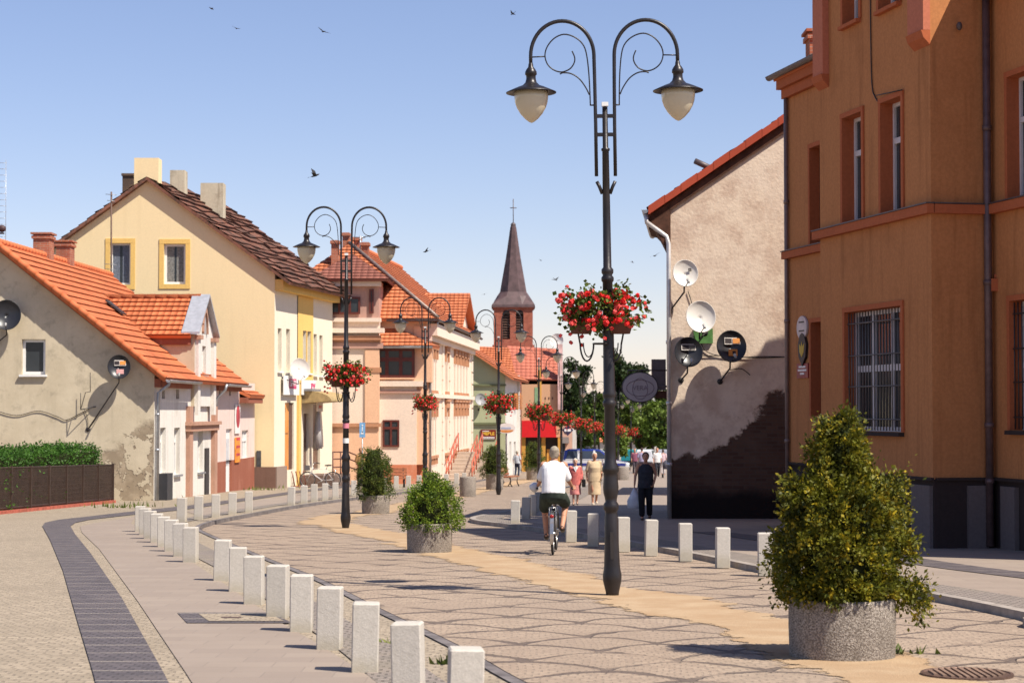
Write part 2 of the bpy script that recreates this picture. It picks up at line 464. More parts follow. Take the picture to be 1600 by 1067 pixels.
# --- covers in the paving
IRON = plain('cover_iron', (.16, .10, .075), .6, .6, var=.3, scale=12)
g = G(1511, 1055)
m = thing('manhole_cover', 'round rusty iron manhole cover in the sand beside the largest planter', 'manhole cover', (g.x, g.y, gz(g.y) + .006))
mb = MB(); mb.lathe([(.335, 0), (.335, .018), (.31, .02), (.305, .014), (.27, .014)], (g.x, g.y, gz(g.y) + .004), 28, smooth=False); mb.build('rim', IRON, m)
mb = MB(); z0 = gz(g.y) + .012
for k in range(-5, 6):
    w_ = math.sqrt(max(.01, .27 ** 2 - (k * .05) ** 2))
    mb.cbox((g.x + k * .05, g.y, z0 + .012), .026, 2 * w_, .012)
mb.build('ribs', plain('cover_ribs', (.26, .17, .12), .6, .3, var=.2), m)
mb = MB()
q = gpoly([(277, 970), (425, 970), (456, 987), (292, 987)], PH + .014)
c = sum(q, V()) / 4
m = thing('inspection_cover', 'rectangular paved inspection cover in the light slabs left of the bollards', 'inspection cover', tuple(c))
mb.flat(q); mb.build('frame', DARKS, m, fix=False)
mb = MB(); q2 = gpoly([(310, 972.5), (421, 972.5), (444, 984.5), (326, 984.5)], PH + .018); mb.flat(q2); mb.build('lid', SETT, m, fix=False)
mb = MB(); q2 = gpoly([(345, 978), (375, 978), (378, 980), (348, 980)], PH + .021); mb.flat(q2); mb.build('handle_slot', IRON, m, fix=False)
# ================================================================== building helpers
def boxes(name, m, parent, *bs):              # one part per box
    for b in bs:
        mb = MB(); mb.box(*b); mb.build(name, m, parent)

class Fr:                                    # a vertical plane: origin, horizontal direction u, outward normal n, heights in world z
    def __init__(s, x, y, dx, dy, nx, ny):
        l = math.hypot(dx, dy); s.o = V((x, y, 0)); s.u = V((dx / l, dy / l, 0))
        n = V((nx, ny, 0)); n -= s.u * n.dot(s.u); s.n = n.normalized()
    def P(s, u, z, d=0.0):
        p = s.o + s.u * u + s.n * d; return V((p.x, p.y, z))
    def px(s, px, py):                       # pixel -> (u, z) on the plane
        d = ray(px, py); c = V((0, 0, CH))
        t = (s.o - c).dot(s.n) / d.dot(s.n)
        p = c + d * t
        return (p - s.o).dot(s.u), p.z
    def rect(s, x0, y0, x1, y1):             # pixel box -> (u0, z0, u1, z1)
        xm = (x0 + x1) / 2
        u0, u1 = s.px(x0, (y0 + y1) / 2)[0], s.px(x1, (y0 + y1) / 2)[0]
        return min(u0, u1), s.px(xm, y1)[1], max(u0, u1), s.px(xm, y0)[1]
    def off(s, d):
        f = Fr(0, 1, s.u.x, s.u.y, s.n.x, s.n.y); f.o = s.o + s.n * d; return f

def clip(poly, a, b):                        # keep the left side of a->b
    out = []
    for i in range(len(poly)):
        p, q = poly[i], poly[(i + 1) % len(poly)]
        sp = (b[0] - a[0]) * (p[1] - a[1]) - (b[1] - a[1]) * (p[0] - a[0])
        sq = (b[0] - a[0]) * (q[1] - a[1]) - (b[1] - a[1]) * (q[0] - a[0])
        if sp >= -1e-9: out.append(p)
        if (sp > 1e-9 and sq < -1e-9) or (sp < -1e-9 and sq > 1e-9):
            k = sp / (sp - sq); out.append((p[0] + (q[0] - p[0]) * k, p[1] + (q[1] - p[1]) * k))
    return out

def wall(mb, fr, outline, holes=(), depth=.18, m=0, d=0.0):
    """convex outline (u, z) counter-clockwise, with real rectangular openings and reveals"""
    us = sorted({min(p[0] for p in outline), max(p[0] for p in outline)} | {h[0] for h in holes} | {h[2] for h in holes})
    zs = sorted({min(p[1] for p in outline), max(p[1] for p in outline)} | {h[1] for h in holes} | {h[3] for h in holes})
    n = len(outline)
    for u0, u1 in zip(us, us[1:]):
        for z0, z1 in zip(zs, zs[1:]):
            cu, cz = (u0 + u1) / 2, (z0 + z1) / 2
            if any(h[0] < cu < h[2] and h[1] < cz < h[3] for h in holes): continue
            p = [(u0, z0), (u1, z0), (u1, z1), (u0, z1)]
            for i in range(n):
                p = clip(p, outline[i], outline[(i + 1) % n])
                if len(p) < 3: break
            if len(p) >= 3: mb.face([fr.P(a, b, d) for a, b in p], m)
    for u0, z0, u1, z1 in holes:
        for (a, b), (c, e) in (((u0, z0), (u1, z0)), ((u1, z0), (u1, z1)), ((u1, z1), (u0, z1)), ((u0, z1), (u0, z0))):
            mb.face([fr.P(a, b, d), fr.P(c, e, d), fr.P(c, e, d - depth), fr.P(a, b, d - depth)], m)

def glass(name, c=(.03, .035, .04), rough=.06):
    t = NT(name); n = t.noise(1.3, 2)
    t.col(t.mix(n, mul(c, .6), mul(c, 1.5))); t.bump(t.noise(.9, 1), .04, .05)
    return t.fin(rough, spec=.3)
GLASS = glass('window_glass')
WHITEP = plain('white_paint', (.74, .73, .70), .45, var=.05)
BROWNP = plain('brown_paint', (.075, .03, .02), .5, var=.2)
CURTAIN = plain('curtain', (.6, .58, .55), .9, spec=.1, var=.1, scale=9)

def window(parent, fr, r, fm, gm=None, depth=.12, mull=1, trans=None, bw=.06, sill=None, d=0.0, name='window', curtain=None, bars=None):
    u0, z0, u1, z1 = r; f = d - depth
    mb = MB()
    def bar(a, b, c, e, dd=0.0): mb.box(fr.P(a, b, f - .03 - dd), fr.u * (c - a), fr.n * .05, V((0, 0, e - b)))
    bar(u0 + .002, z0 + .002, u0 + bw, z1 - .002); bar(u1 - bw, z0 + .002, u1 - .002, z1 - .002)
    bar(u0 + bw, z0 + .002, u1 - bw, z0 + bw); bar(u0 + bw, z1 - bw, u1 - bw, z1 - .002)
    for k in range(1, mull + 1):
        c = u0 + (u1 - u0) * k / (mull + 1); bar(c - bw * .6, z0 + bw, c + bw * .6, z1 - bw, -.003)
    if trans:
        zt = z0 + (z1 - z0) * trans; bar(u0 + bw, zt - bw * .7, u1 - bw, zt + bw * .7, -.006)
    o = mb.build(name, fm, parent)
    mb = MB(); mb.face([fr.P(a, b, f - .02) for a, b in ((u0, z0), (u1, z0), (u1, z1), (u0, z1))])
    mb.build('pane', gm or GLASS, o, fix=False)
    if curtain:
        mb = MB(); w = (u1 - u0) * .34; k = 10
        for s0, sg in ((u0 + bw, 1), (u1 - bw, -1)):
            pts = [fr.P(s0 + sg * w * i / k, 0, f - .012 + .006 * (i % 2)) for i in range(k + 1)]
            for p, q in zip(pts, pts[1:]):
                mb.face([(p.x, p.y, z0 + bw), (q.x, q.y, z0 + bw), (q.x, q.y, z1 - bw), (p.x, p.y, z1 - bw)])
        mb.build('curtain', curtain, o, fix=False)
    if sill:
        mb = MB(); mb.box(fr.P(u0 - .06, z0 - .07, d - depth + .02), fr.u * (u1 - u0 + .12), fr.n * (depth + .08), V((0, 0, .065))); mb.build('sill', sill, o)
    if bars:
        mb = MB(); nb = int((u1 - u0) / .13)
        for k in range(nb + 1):
            u = u0 + .02 + (u1 - u0 - .04) * k / nb
            mb.tube([fr.P(u, z0 + .02, d - .05), fr.P(u, z1 - .02, d - .05)], .011, 6)
        for k in (.1, .37, .63, .9):
            z = z0 + (z1 - z0) * k; mb.tube([fr.P(u0 + .005, z, d - .035), fr.P(u1 - .005, z, d - .035)], .014, 6)
        mb.build('security_bars', bars, o)
    return o

def frame_trim(parent, fr, r, w, m, d=0.0, t=.04, name='window_surround', sillh=None):
    u0, z0, u1, z1 = r; mb = MB()
    mb.box(fr.P(u0 - w, z0, d), fr.u * w, fr.n * t, V((0, 0, z1 - z0)))
    mb.box(fr.P(u1, z0, d), fr.u * w, fr.n * t, V((0, 0, z1 - z0)))
    mb.box(fr.P(u0 - w, z1, d), fr.u * (u1 - u0 + 2 * w), fr.n * (t + .004), V((0, 0, w)))
    sh = w if sillh is None else sillh
    if sh: mb.box(fr.P(u0 - w, z0 - sh, d), fr.u * (u1 - u0 + 2 * w), fr.n * (t + .004), V((0, 0, sh)))
    return mb.build(name, m, parent)

def roof_plane(mb, e0, e1, r1, r0, course=.36, lip=.035, th=.12, m=0, sag=0.0, seed=0):
    """courses of tiles from eave e0-e1 up to ridge r0-r1, each lapping the one below, plus a closed underside"""
    e0, e1, r1, r0 = V(e0), V(e1), V(r1), V(r0)
    n = max(2, int(round(((r0 - e0).length + (r1 - e1).length) / 2 / course)))
    nrm = (e1 - e0).cross(r0 - e0).normalized()
    if nrm.z < 0: nrm = -nrm
    rg = random.Random(seed); ud = (e1 - e0).normalized()
    segs = 1 if not sag else 10
    for i in range(n):
        for k in range(segs):
            def pt(ss, tt, up):
                a = e0 + (e1 - e0) * ss; b = r0 + (r1 - r0) * ss
                p = a + (b - a) * tt + nrm * up
                if sag: p = p + nrm * sag * (noise.noise(V((ss * 9 + seed, tt * 7, 1))))
                return p
            j = rg.uniform(-.4, 1) * sag * .3 if sag else 0
            s0, s1 = k / segs, (k + 1) / segs
            A, B = pt(s0, i / n, lip + j), pt(s1, i / n, lip + j); Cc, D = pt(s1, (i + 1) / n, j * .5), pt(s0, (i + 1) / n, j * .5)
            def uv(p): return ((p - e0).dot(ud), i * course + .01)
            mb.face([A, B, Cc, D], m, [(uv(A)[0], i * course + .01), (uv(B)[0], i * course + .01), (uv(Cc)[0], (i + .96) * course), (uv(D)[0], (i + .96) * course)])
            a0, b0 = pt(s0, i / n, -.01), pt(s1, i / n, -.01)
            mb.face([a0, b0, B, A], m, [(uv(A)[0], i * course)] * 2 + [(uv(B)[0], i * course)] * 2)
    dn = -nrm * th
    q = [e0 + dn, e1 + dn, r1 + dn, r0 + dn]; p = [e0, e1, r1, r0]
    mb.face(list(reversed(q)), m, [(0, 0)] * 4)
    for i in range(4):
        j = (i + 1) % 4
        mb.face([p[i], p[j], q[j], q[i]], m, [(0, 0)] * 4)

def ridge_caps(mb, a, b, r=.13, step=.38, m=0):
    a, b = V(a), V(b); L = (b - a).length; n = max(1, int(L / step)); d = (b - a) / n
    for i in range(n):
        p, q = a + d * i, a + d * (i + 1.06)
        mb.tube([p, q], [r * 1.06, r * .94], 8, m)

def chimney(parent, c, sx, sy, h, m, cap=True, name='chimney', capm=None, pots=0):
    mb = MB(); mb.cbox((c[0], c[1], c[2] + h / 2), sx, sy, h)
    if cap:
        mb.cbox((c[0], c[1], c[2] + h - .10), sx + .1, sy + .1, .10)
        mb.cbox((c[0], c[1], c[2] + h + .03), sx + .16, sy + .16, .06)
    for k in range(pots): mb.tube([(c[0] + (k - (pots - 1) / 2) * .35, c[1], c[2] + h + .05), (c[0] + (k - (pots - 1) / 2) * .35, c[1], c[2] + h + .3)], .09, 8)
    return mb.build(name, m, parent)

def gutter(parent, a, b, m, r=.075, drop=None):
    a, b = V(a), V(b); d = (b - a).normalized(); side = V((d.y, -d.x, 0)).normalized()
    mb = MB(); n = 8
    for s in (1.0, .86):
        for k in range(n):
            t0, t1 = PI + PI * k / n, PI + PI * (k + 1) / n
            o0 = side * math.cos(t0) * r * s + V((0, 0, math.sin(t0) * r * s)); o1 = side * math.cos(t1) * r * s + V((0, 0, math.sin(t1) * r * s))
            mb.face([a + o0, b + o0, b + o1, a + o1])
    for s in (-1, 1): mb.tube([a + side * s * r * .93, b + side * s * r * .93], .012, 6)
    mb.face([a + side * math.cos(PI + PI * k / n) * r + V((0, 0, math.sin(PI + PI * k / n) * r)) for k in range(n + 1)])
    return mb.build('gutter', m, parent, fix=False)

def downpipe(parent, pts, m, r=.05, name='downpipe', clips=()):
    mb = MB(); mb.tube(pts, r, 10)
    for z in clips:
        p = V(pts[-1]); mb.lathe([(r * 1.25, -.04), (r * 1.25, .04)], (p.x, p.y, z), 10)
    return mb.build(name, m, parent)

ZINC = plain('zinc', (.36, .37, .39), .45, .7, var=.2, scale=3)
DARKPIPE = plain('dark_pipe', (.10, .075, .075), .5, .2, var=.2)
def brickm(name, c1=(.33, .10, .06), c2=(.42, .15, .08), cm=(.35, .28, .22)):
    t = NT(name); n = t.sep(t.co())
    v = t.comb(t.M('ADD', n[0], n[1]), n[2])
    c_, f_ = setts(t, .25, .077, .008, c1, c2, cm, vec=v)
    c_ = t.mix(t.M('MULTIPLY', t.ramp(t.noise(1.5, 6), .45, .7), .5), c_, mul(c1, .5))
    t.col(c_); t.bump(t.M('MULTIPLY', f_, -1.0), .4, .01); return t.fin(.9, spec=.15)
BRICK = brickm('red_brick')
REDTILE = tiles('orange_roof_tile', (.50, .14, .055), pitch=.22, course=.36, var=.2)
TILE2 = tiles('orange_roof_tile_weathered', (.48, .15, .065), pitch=.24, course=.40, var=.16)
OLDTILE = tiles('old_brown_roof_tile', (.20, .085, .055), pitch=.2, course=.38, var=.38, old=.85)
DARKWOOD = plain('dark_soffit_wood', (.09, .04, .025), .8, spec=.2, var=.3)

def text_mesh(parent, body, fr, u, z, size, m, d=.03, align='CENTER', name='lettering', sx=1.0, bold=.0):
    cu = bpy.data.curves.new(name, 'FONT'); cu.body = body; cu.size = size; cu.align_x = align; cu.align_y = 'CENTER'
    cu.extrude = .004; cu.offset = bold
    tmp = bpy.data.objects.new('tmp', cu); C.objects.link(tmp)
    dg = bpy.context.evaluated_depsgraph_get()
    me = bpy.data.meshes.new_from_object(tmp.evaluated_get(dg)); bpy.data.objects.remove(tmp)
    right = V((0, 0, 1)).cross(fr.n).normalized()
    for v in me.vertices:
        p = fr.P(u, z, d) + right * v.co.x * sx + V((0, 0, v.co.y)) + fr.n * v.co.z
        v.co = p
    me.materials.clear(); me.materials.append(m)
    o = bpy.data.objects.new(name, me); C.objects.link(o); o.parent = parent
    if parent.type == 'EMPTY' and parent.get('_world') and parent.parent is None: o.location = -V(parent.location)
    return o
# ================================================================== left: grey house with the orange roof
HX, HY = -11.1, 61.8
FS = Fr(HX, HY, .03, 1, 1, 0)                # street side, u runs away from us
FG = Fr(HX, HY, -1, 0, 0, -1)                # gable towards us, u runs left
def zr(px, py, y): return AT(px, py, y).z
t = NT('old_grey_plaster')
z = t.sep(t.co())
a = t.mix(t.ramp(t.noise(.55, 7, rough=.7), .35, .68), (.50, .42, .295), (.61, .52, .375))
a = t.mix(t.M('MULTIPLY', t.ramp(t.noise(2.6, 7, rough=.7), .52, .7), .4), a, (.25, .21, .155))
low = t.ramp(t.M('ADD', t.M('SUBTRACT', z[2], t.M('MULTIPLY', t.M('SUBTRACT', z[0], -13.0), .62)), t.M('MULTIPLY', t.noise(1.0, 5), 1.3)), .9, .6)
pt_ = t.ramp(t.noise(.95, 5, rough=.7), .47, .49)
patch = t.M('MULTIPLY', low, pt_)
a = t.mix(patch, a, t.mix(t.ramp(t.noise(1.4, 4), .4, .6), (.42, .335, .235), (.30, .235, .16)))
edge = t.M('MULTIPLY', low, t.M('SUBTRACT', 1.0, t.M('MINIMUM', t.M('MULTIPLY', t.M('ABSOLUTE', t.M('SUBTRACT', t.noise(.95, 5, rough=.7), .48)), 90.0), 1.0)))
a = t.mix(edge, a, (.13, .10, .075))
st = t.noise(1.0, 5, t.map(t.co(), (4, 4, .3)))
a = t.mix(t.M('MULTIPLY', t.ramp(st, .52, .8), .25), a, (.24, .20, .15))
t.col(a); t.bump(t.M('ADD', t.noise(30, 5), t.M('MULTIPLY', patch, -3.0)), .3, .02)
OLDPL = t.fin(.95, spec=.1)
WHITEPL = plaster('white_plaster_weathered', (.66, .62, .56), (.42, .37, .31), .5, .55)
PINKPL = plaster('pale_pink_plaster', (.66, .53, .47), (.5, .38, .32), .3, .35)
RBROWN = plaster('red_brown_plaster', (.27, .095, .06), (.42, .2, .14), .5, .4)
PILAS = plaster('salmon_pilaster', (.42, .24, .17), (.25, .15, .10), .6, .6)

house = thing('grey_house', 'small old house with bright orange tile roof and stained grey gable behind the hedge', 'house', (HX, HY, gz(HY)))
EZ = AT(300, 589, 62.2).z                    # eave height
AX = AT(-6, 378, HY).x; AZ = AT(-6, 378, HY).z
slope = (AZ - EZ) / (HX + .35 - AX)
half = HX - AX
YE = 77.0                                    # far end of the tall roof
gb = gz(HY) - .4
win_g = FG.rect(34, 530, 71, 585)
win_g2 = FG.rect(-30, 450, 2, 468)
wz = AZ - .22
mb = MB()
wall(mb, FG, [(0, gb), (2 * half, gb), (2 * half, wz - half * slope), (half, wz), (0, wz - half * slope)], [win_g], .2, 0)
# street side: white bay, dormer bay, pink bay
U = lambda y: (y - HY) / FS.u.y
uD0, uD1, uE = U(67.0), U(72.0), U(YE)
def zg(u): return gz(HY + u * .9996) - .3
holesW = [FS.rect(250, 668, 259, 741), FS.rect(272, 668, 281, 741), FS.rect(253, 608, 258, 623), FS.rect(275, 608, 280, 623)]
holesD = [FS.rect(309, 672, 317, 737)]
wall(mb, FS, [(0, zg(0)), (uD0, zg(uD0)), (uD0, EZ + .05), (0, EZ + .05)], holesW, .2, 1)
wall(mb, FS, [(uD0, zg(uD0)), (uD1, zg(uD1)), (uD1, EZ + .05), (uD0, EZ + .05)], holesD, .2, 1)
holesP = [FS.rect(353, 670, 362, 768), FS.rect(378, 672, 388, 725), FS.rect(342, 607, 345, 618), FS.rect(358, 607, 361, 618)]
pz = FS.px(366, 718)[1]
wall(mb, FS, [(uD1, pz), (U(81.4), pz), (U(81.4), EZ + .05), (uD1, EZ + .05)], [tuple([h[0], max(h[1], pz), h[2], h[3]]) for h in holesP], .2, 2)
wall(mb, FS, [(uD1, zg(uD1)), (U(81.4), zg(U(81.4))), (U(81.4), pz), (uD1, pz)], [(holesP[0][0], zg(U(75)) + .35, holesP[0][2], pz)], .2, 3)
back = FG.P(2 * half, 0)
far = YE
mb.face([FG.P(2 * half, gb), FG.P(2 * half, wz - half * slope), V((back.x + .4, far, wz - half * slope)), V((back.x + .4, far, gb))], 0)
xr = HX + .03 * (far - HY)
mb.face([(xr, far, gb), (xr, far, EZ), (xr - half, far, AZ - .2), (xr - 2 * half, far, EZ), (xr - 2 * half, far, gb)], 0)
mb.build('wall', [OLDPL, WHITEPL, PINKPL, RBROWN], house)
mb = MB()
y0, y1 = HY - .35, YE + .25
def RX(y): return AX + .03 * (y - HY)
def EX(y): return HX + .42 + .03 * (y - HY)
ez2 = AZ - slope * (EX(HY) - AX)
roof_plane(mb, (EX(y0), y0, ez2), (EX(y1), y1, ez2), (RX(y1), y1, AZ), (RX(y0), y0, AZ), .38, .045)
roof_plane(mb, (2 * RX(y0) - EX(y0), y0, ez2), (2 * RX(y1) - EX(y1), y1, ez2), (RX(y1), y1, AZ), (RX(y0), y0, AZ), .38, .045)
roof = mb.build('roof', REDTILE, house, fix=False)
mb = MB(); ridge_caps(mb, (RX(y0), y0, AZ + .02), (RX(y1), y1, AZ + .02), .12)
ridge_caps(mb, (EX(y0), y0 - .0, ez2 + .02), (RX(y0), y0, AZ + .02), .10, .34)
mb.build('ridge_tiles', REDTILE, roof, fix=False)
for (px, py, sx, h) in ((68, 403, .55, .78), (102, 411, .5, .72)):
    y = HY + (px + 6) / 171 * (YE - HY) * .9
    p = AT(px, py, y); o = chimney(roof, (p.x, y, p.z - .5), sx, .7, h + .5, BRICK); o.name = 'chimney'
p = AT(145, 440, 68); mb = MB()                # roof hatch propped open
sd = V((slope, 0, 1)).normalized(); dn = V((1, 0, -slope)).normalized()
q = V((AX + 2.0 + .03 * 6, 67.5, AZ - slope * 2.0)) + sd * .08
mb.box(q, dn * .75, V((0, .7, 0)), sd * .05); mb.build('roof_hatch', plain('hatch_metal', (.06, .06, .06), .4, .5), roof)
gutter(house, (EX(y0) + .06, y0 + .1, ez2 - .05), (EX(67.0) + .06, 66.9, ez2 - .05), ZINC)
gutter(house, (EX(72) + .06, 72.2, ez2 - .05), (EX(YE) + .06, YE + .3, ez2 - .05), ZINC)
boxes('eave_cornice', RBROWN, house, (FS.P(0, EZ - .32, 0), FS.u * uD0, FS.n * .2, V((0, 0, .26))), (FS.P(uD1, EZ - .32, 0), FS.u * (U(YE) - uD1), FS.n * .2, V((0, 0, .26))))
downpipe(house, [FS.P(.12, EZ - .1, .45), FS.P(.12, EZ - .25, .42), FS.P(.12, EZ - .5, .1), FS.P(.12, gz(HY) + .02, .08)], ZINC, .055, clips=(1.5, .4))
downpipe(house, [FS.P(uD1 + .2, EZ - .1, .45), FS.P(uD1 + .2, EZ - .3, .4), FS.P(uD1 + .2, EZ - .6, .1), FS.P(uD1 + .2, EZ - 1.2, .06)], ZINC, .05)
window(house, FG, win_g, WHITEP, depth=.14, mull=0, bw=.09, sill=WHITEP)
for h in holesW[:2] + holesD: window(house, FS, h, WHITEP, depth=.16, mull=1, trans=.7, sill=ZINC)
for h in holesW[2:] + holesP[2:]: window(house, FS, h, BROWNP, depth=.16, mull=0, name='attic_vent')
window(house, FS, holesP[1], WHITEP, depth=.1, mull=1, trans=.7, curtain=CURTAIN)
h = holesP[0]; mb = MB(); mb.box(FS.P(h[0], zg(U(75)) + .35, -.14), FS.u * (h[2] - h[0]), FS.n * .05, V((0, 0, h[3] - zg(U(75)) - .35)))
dr = mb.build('door', WHITEP, house)
mb = MB()
for k in range(4):
    u = h[0] + (h[2] - h[0]) * (.15 + .2 * k); mb.box(FS.P(u, h[1] + 1.0, -.088), FS.u * .1, FS.n * .02, V((0, 0, 1.0)))
mb.build('panel', plain('door_panel_grey', (.5, .5, .52), .5), dr)
# wall dormer with its peaked front
dz = AT(320, 466, 69.5).z; fd = .12; de = AT(300, 519, 69.5).z
uM = (uD0 + uD1) / 2; dw = 1.75
dorm = MB()
dh = [(uM - .35, AT(313, 592, 69).z + .15, uM + .35, AT(313, 540, 69).z)]
wall(dorm, FS, [(uM - dw, EZ - .9), (uM + dw, EZ - .9), (uM + dw, de), (uM, dz - .1), (uM - dw, de)], dh, .2, 0, fd)
for s in (-1, 1):
    dorm.face([FS.P(uM + s * dw, EZ - .9, fd), FS.P(uM + s * dw, de, fd), FS.P(uM + s * dw, de, -3.2), FS.P(uM + s * dw, EZ - .9, -3.2)], 1)
    dorm.box(FS.P(uM + s * (dw - .25) - .2, EZ - 1.2, fd + .003), FS.u * .4, FS.n * .12, V((0, 0, de - EZ + .9)), 0)
    dorm.box(FS.P(uM + s * (dw - .25) - .28, de - .3, fd + .006), FS.u * .56, FS.n * .2, V((0, 0, .14)), 2)
dorm.build('dormer', [WHITEPL, OLDPL, PILAS], house)
window(house, FS, dh[0], WHITEP, depth=.14, d=fd, mull=1, sill=PILAS)
mb = MB()                                     # arched niche in the peak
arc = [(uM + .38 * math.cos(a), dz - 1.25 + .75 * math.sin(a)) for a in [PI * k / 10 for k in range(11)]]
for (a, b), (c, e) in zip(arc, arc[1:]): mb.box(FS.P(a, b, fd + .003), FS.P(c, e, 0) - FS.P(a, b, 0), FS.n * .07, (FS.P(uM, dz - 1.3, 0) - FS.P(a, b, 0)) * -.25)
mb.build('niche_arch', PILAS, house)
mb = MB(); mb.flat([FS.P(a, b, fd + .006) for a, b in arc]); mb.build('niche', plain('niche_shade', (.33, .31, .3), .9, var=.1), house, fix=False)
mb = MB()
for s in (-1, 1):
    roof_plane(mb, FS.P(uM + s * (dw + .25), de - .18, .02), FS.P(uM + s * (dw + .25), de - .18, -4.5), FS.P(uM, dz + .02, -4.5), FS.P(uM, dz + .02, .02), .3, .05)
ridge_caps(mb, FS.P(uM, dz + .05, .0), FS.P(uM, dz + .05, -4.4), .10)
mb.build('dormer_roof', REDTILE, house, fix=False)
mb = MB()
for s in (-1, 1):
    p, q = FS.P(uM, dz + .06, -.3), FS.P(uM + s * (dw + .22), de - .14, -.3)
    mb.box(p, q - p, FS.n * .62, V((0, 0, .08)))
mb.build('lead_coping', plain('lead_grey', (.38, .39, .42), .5, .3, var=.12), house)
mb = MB(); mb.box(FS.P(uM - dw - .1, de - .5, -3.2), FS.u * .1, FS.n * 3.2, V((0, 0, .32))); mb.build('dormer_eave', RBROWN, house)
boxes('pilaster', PILAS, house, *[(FS.P(u, zg(u), .003), FS.u * .55, FS.n * .14, V((0, 0, EZ - .9 - zg(u)))) for u in (uD0 - .1, uD1 - .45)])
mb = MB(); mb.box(FS.P(uD0 - .25, EZ - 1.55, .006), FS.u * (uD1 - uD0 + .4), FS.n * .28, V((0, 0, .12))); mb.box(FS.P(uD0 - .2, EZ - 1.75, .006), FS.u * (uD1 - uD0 + .3), FS.n * .2, V((0, 0, .2)))
mb.build('string_course', PILAS, house)
b = FS.rect(246, 752, 258, 772); mb = MB(); mb.box(FS.P(b[0], zg(b[0]) + .35, .01), FS.u * .85, FS.n * .3, V((0, 0, .85))); mb.build('meter_box', plain('dark_box', (.03, .03, .035), .5), house)
b = FS.rect(319, 730, 326, 768); mb = MB(); mb.box(FS.P(b[0], zg(b[0]) + .3, .01), FS.u * .6, FS.n * .06, V((0, 0, 1.7))); mb.build('cellar_door', plain('dark_door', (.035, .03, .03), .6), house)
# low tiled porch at the far end
mb = MB(); u0, u1 = U(77.6), U(81.2); lz = AT(395, 618, 79).z
roof_plane(mb, FS.P(u0, lz, .45), FS.P(u1, lz, .45), FS.P(u1, lz + .62, -.9), FS.P(u0, lz + .62, -.9), .3, .04)
mb.build('porch_roof', REDTILE, house, fix=False)
mb = MB(); mb.box(FS.P(u0, lz - .3, .003), FS.u * (u1 - u0), FS.n * .36, V((0, 0, .22))); mb.build('porch_eave', RBROWN, house)

# posters of the shop in the pink bay
def board(name, label, cat, fr, r, m, d=.02, t=.04, group=None):
    c = fr.P((r[0] + r[2]) / 2, r[1], d)
    o = thing(name, label, cat, tuple(c), group)
    mb = MB(); mb.box(fr.P(r[0], r[1], d), fr.u * (r[2] - r[0]), fr.n * t, V((0, 0, r[3] - r[1]))); mb.build('board', m, o)
    return o
POSTR = plain('poster_red', (.45, .03, .05), .5, var=.5, scale=2.0); POSTO = plain('poster_orange', (.75, .25, .03), .5, var=.3, scale=3)
r = FS.rect(366, 632, 373, 677); o = board('shop_banner', 'tall red banner on the pale pink wall right of the white door', 'banner', FS, r, WHITEP)
mb = MB(); cu, cz = (r[0] + r[2]) / 2, (r[1] + r[3]) / 2
mb.flat([FS.P(cu + (r[2] - r[0]) * .42 * math.cos(a), cz + .1 + (r[3] - r[1]) * .40 * math.sin(a), .065) for a in [2 * PI * k / 20 for k in range(20)]]); mb.build('emblem', POSTR, o, fix=False)
r = FS.rect(366, 683, 373, 722); o = board('shop_banner', 'orange poster below the red banner on the pink wall', 'banner', FS, r, POSTO)
mb = MB()
for k in range(3): mb.box(FS.P(r[0] + .1, r[1] + .25 + k * .3, .062), FS.u * (r[2] - r[0] - .2), FS.n * .004, V((0, 0, .1)))
mb.build('lettering', POSTR, o)

# ================================================================== yellow house behind it
YX, YY = -9.74, 81.6
YS = Fr(YX, YY, .155, 1, 1, 0); YG = Fr(YX, YY, -1, 0, 0, -1)
YEL = plaster('yellow_plaster', (.76, .61, .36), (.66, .51, .28), .25, .18, fine=.03, big=.35)
YEL2 = plaster('deep_yellow_plaster', (.72, .47, .15), (.6, .38, .11), .25, .2)
CREAM = plaster('cream_plaster', (.72, .64, .50), (.6, .5, .38), .25, .2)
PLIN = plaster('brown_plinth', (.17, .10, .075), (.1, .06, .045), .4, .3)
yh = thing('yellow_house', 'tall pale yellow house with sagging dark brown tile roof and several chimneys', 'house', (YX, YY, gz(YY)))
rz = zr(232, 281, YY); rx = AT(232, 281, YY).x; ezY = zr(428, 425, YY); L_Y = 9.8
sl = (rz - ezY) / (YX - rx); lx = AT(85, 383, YY).x
g0 = gz(YY) - .5
wy1 = YG.rect(172, 380, 204, 445); wy2 = YG.rect(256, 381, 290, 444)
mb = MB()
lw = YX - lx
wall(mb, YG, [(0, g0), (lw, g0), (lw, rz - (lw - (YX - rx)) * sl), (YX - rx, rz), (0, ezY)], [wy1, wy2], .22, 0)
eZ = ezY + .0
upp = [YS.rect(a, b, c, d_) for a, b, c, d_ in ((434, 513, 440, 580), (447, 514, 453, 582), (472, 517, 478, 582), (479, 518, 485, 583), (490, 522, 495, 586), (499, 524, 504, 587))]
doorr = YS.rect(445, 629, 459, 734); shopd = YS.rect(474, 646, 482, 738); shopw = YS.rect(489, 632, 500, 734)
zgY = lambda u: gz(YY + u) - .2
wall(mb, YS, [(0, zgY(0)), (L_Y, zgY(L_Y)), (L_Y, eZ - .1), (0, eZ - .1)], upp + [doorr, shopd, shopw], .25, 1)
xe = YS.P(L_Y, 0).x; ye = YS.P(L_Y, 0).y
mb.face([(xe, ye, g0), (xe, ye, eZ), (xe - (YX - rx), ye, rz), (xe - lw, ye, ezY - 1), (xe - lw, ye, g0)], 0)
mb.face([YG.P(lw, g0), YG.P(lw, rz - (lw - (YX - rx)) * sl), (xe - lw, ye, ezY - 1), (xe - lw, ye, g0)], 0)
mb.build('wall', [YEL, CREAM], yh)
mb = MB(); d_ = YS.u * 1.0
